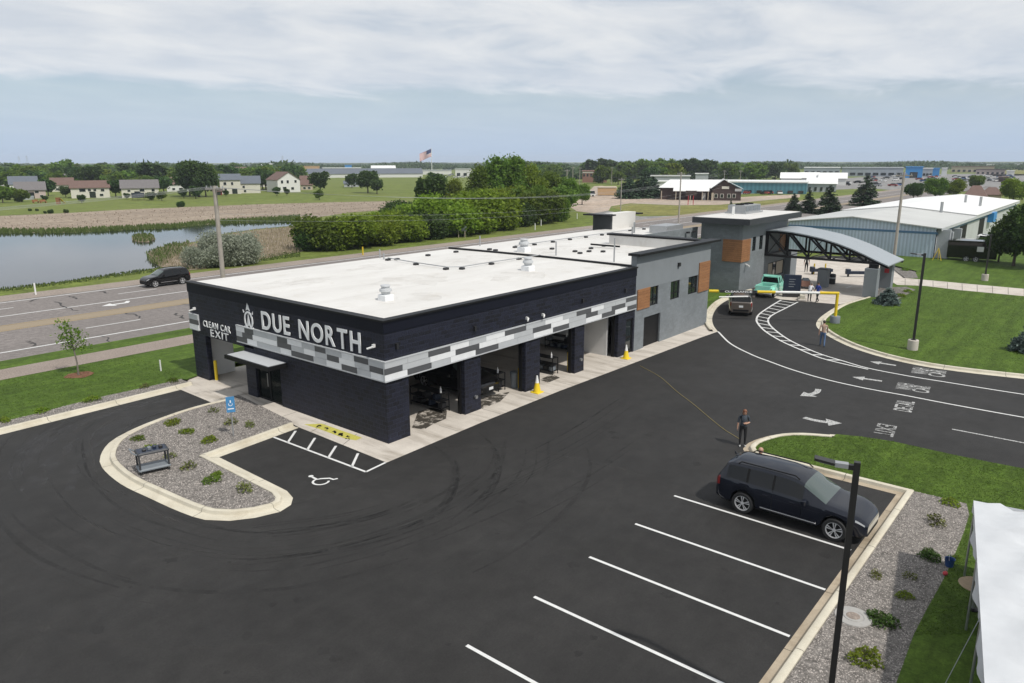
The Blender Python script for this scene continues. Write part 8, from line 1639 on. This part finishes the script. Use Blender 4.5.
# flag on a tall pole
fxy = G(432, 173.2, -0.1); hF = HT(148.5, fxy); t = thing('flagpole', 'very tall white flagpole flying a large striped flag', 'flagpole', (*fxy, -0.1)); MB().cyl((0, 0, 0), (0, 0, hF + 0.6), 0.40, 0.22, n=8).build('pole', 'white_plastic', t)
fs = math.hypot(dist(fxy), 12) / FPX; dxn, dyn = _rt.x, _rt.y
def fl(a, c): # a along the fly (0..1), c down the hoist
    s = -11.5 * fs * a; w_ = 1.2 * math.sin(a * 7); return (dxn * s + dyn * w_, dyn * s - dxn * w_, hF - (7.0 * c + 5.0 * a) * fs)
for k in range(13):
    b = MB(); n = 12; b.add([fl(i / n, (k + q) / 13) for i in range(n + 1) for q in (0, 1)], [(2 * i, 2 * i + 1, 2 * i + 3, 2 * i + 2) for i in range(n) if not (k < 7 and i < 5)]); b.build('stripe', 'flag_red' if k % 2 == 0 else 'letter_white', t)
b = MB(); b.add([fl(i / 12, q * 7 / 13) for i in range(6) for q in (0, 1)], [(2 * i, 2 * i + 1, 2 * i + 3, 2 * i + 2) for i in range(5)]); b.build('canton', 'flag_blue', t)

# ================================================================== DISTANT TREES
HR_ = [(14, 50, 199), (50, 78, 191.5), (70, 114, 198.5), (119, 163, 198), (165, 192, 191.5), (218, 263, 194.5), (274, 314, 192.5)]
rs = random.Random(31); cnt = 0
bands = [(-15, 300, 172.5, 176.5, 60), (-15, 300, 176.5, 183, 46), (-15, 270, 183, 191, 60), (500, 560, 175, 180, 12), (585, 790, 172, 179, 50), (600, 720, 178, 186, 12)]
for (ua, ub, va, vb_, n) in bands:
    for k in range(n):
        u, v = rs.uniform(ua, ub), rs.uniform(va, vb_)
        if any(a - 1 < u < b_ + 1 and v > vv - 9 for a, b_, vv in HR_) and v > 183: continue
        if 200 < u < 300 and v > 186: continue
        key = rs.choice(('far_a', 'far_b', 'far_d', 'far_a', 'far_b', 'far_c')); h = rs.uniform(7.0, 12.0) if ub < 400 else rs.uniform(7, 12.5)
        xy = G(u, v, -0.1); plant_tree(key, 'distant round tree in the belt beyond the houses' if ub < 400 else 'distant tree in the belt behind the commercial buildings', xy, h, None, 'distant trees beyond the houses' if ub < 400 else 'distant trees behind the commercial buildings', 'distant_tree', rs.uniform(0.9, 1.25))
for k in range(44):
    u = k * 7.0 + rs.uniform(-3, 3) - 2; v = rs.uniform(187.0, 189.6)
    xy = G(u, v, -0.1); plant_tree(rs.choice(('far_a', 'far_b', 'far_b', 'far_d')), 'garden tree in the row directly behind the nearest houses', xy, rs.uniform(5.5, 9.0), None, 'garden trees directly behind the nearest houses', 'garden_tree', rs.uniform(0.9, 1.2))
for u, vb, vt, k, w_, lab in ((592, 178, 159.5, 'far_b', 1.0, 'dark tree above the brick building, left'), (606, 178, 158.5, 'far_b', 1.1, 'dark tree above the brick building, right'), (627, 180, 160, 'far_d', 1.0, 'round tree between brick building and conifers'), (646, 180, 158.5, 'far_a', 1.1, 'wide green tree above the conifers'), (664, 179, 157, 'far_d', 1.1, 'wide tree above the left end of the restaurant roof'), (690, 181, 158.5, 'far_b', 1.1, 'dark tree above the restaurant roof'), (706, 181, 159.5, 'far_b', 1.0, 'second dark tree above the restaurant roof'), (728, 182, 161.5, 'far_a', 1.0, 'green tree above the restaurant gable'), (752, 182, 162, 'far_d', 1.1, 'broad tree above the teal building'), (775, 180, 163, 'far_b', 1.0, 'dark tree right of the broad tree above the teal building'), (65, 182, 158.8, 'far_a', 1.0, 'tall pale tree on the left skyline')):
    pxtree(k, lab, u, vb, vt, w_, 'taller trees on the skyline')
# far woods to the horizon (one mass)
rg = np.random.default_rng(5); n = 6000
ang = YAW + rg.uniform(R(-42), R(42), n); dd = 520 + 3300 * rg.uniform(0, 1, n) ** 1.6
uu = 512 + FPX / math.cos(PITCH) * np.tan(YAW - ang); dd = np.where((uu > 790) | ((uu > 296) & (uu < 490)), 1150 + (dd - 520) * 0.8, dd); uang = np.degrees(YAW - ang)
hgt = rg.uniform(6, 12, n) * (0.8 + 0.3 * np.sin(ang * 40)); wdt = rg.uniform(6, 16, n) * (1 + dd / 3000)
C = np.stack([dd * np.cos(ang), dd * np.sin(ang), hgt * 0.5], 1)
per = 16; Cp = np.repeat(C, per, 0); dirs = rg.normal(size=(n * per, 3)); dirs /= np.linalg.norm(dirs, axis=1)[:, None]
Cp = Cp + dirs * rg.uniform(0.3, 1, (n * per, 1)) ** 0.5 * np.stack([np.repeat(wdt, per) * 0.5, np.repeat(wdt, per) * 0.5, np.repeat(hgt, per) * 0.5], 1)
Cp = Cp[Cp[:, 2] > 0.2]
mesh_obj('far_woods', quads_mesh('far_woods', leaf_quads(Cp, 2.2), 'far_leaf'), kind='stuff', label='dark green woods running along the whole horizon', cat='woods')
for u, h_, lab in ((20, 5.5, 'faint lattice pylon, left one on the left skyline'), (28, 6, 'faint lattice pylon, right one on the left skyline'), (283, 6.5, 'faint lattice pylon above the gable house')):
    q = G(u, 165.5, -0.1); hp = h_ * math.hypot(dist(q), 12) / FPX + 8; t = thing('pylon', lab, 'pylon', (*q, -0.1), group='pylons on the skyline')
    for sx_ in (-1, 1):
        for sy_ in (-1, 1): MB().tube([(sx_ * 3.5, sy_ * 3.5, 0), (sx_ * 0.6, sy_ * 0.6, hp)], 0.22, 4).build('leg', 'galvanised', t)
    for z in (0.7, 0.82, 0.94): MB().tube([(-dxn * 6, -dyn * 6, hp * z), (dxn * 6, dyn * 6, hp * z)], 0.2, 4).build('arm', 'galvanised', t)
# ================================================================== AIR
hz = MB().box(-60, -60, -1.2, 4300, 4300, 45.0)
hz.v = [(x if x < 0 else x, y, z) for x, y, z in hz.v]
ho = hz.build('haze', nodes_of('haze_air')[0], kind='stuff', label='thin pale summer haze over the whole landscape', cat='haze')
_t = MATS['haze_air'].node_tree; _t.nodes.clear()
_v = _t.nodes.new('ShaderNodeVolumePrincipled'); _v.inputs['Color'].default_value = (0.80, 0.88, 1.0, 1); _v.inputs['Density'].default_value = 0.00015; _v.inputs['Anisotropy'].default_value = 0.0
_o = _t.nodes.new('ShaderNodeOutputMaterial'); _t.links.new(_v.outputs[0], _o.inputs['Volume'])
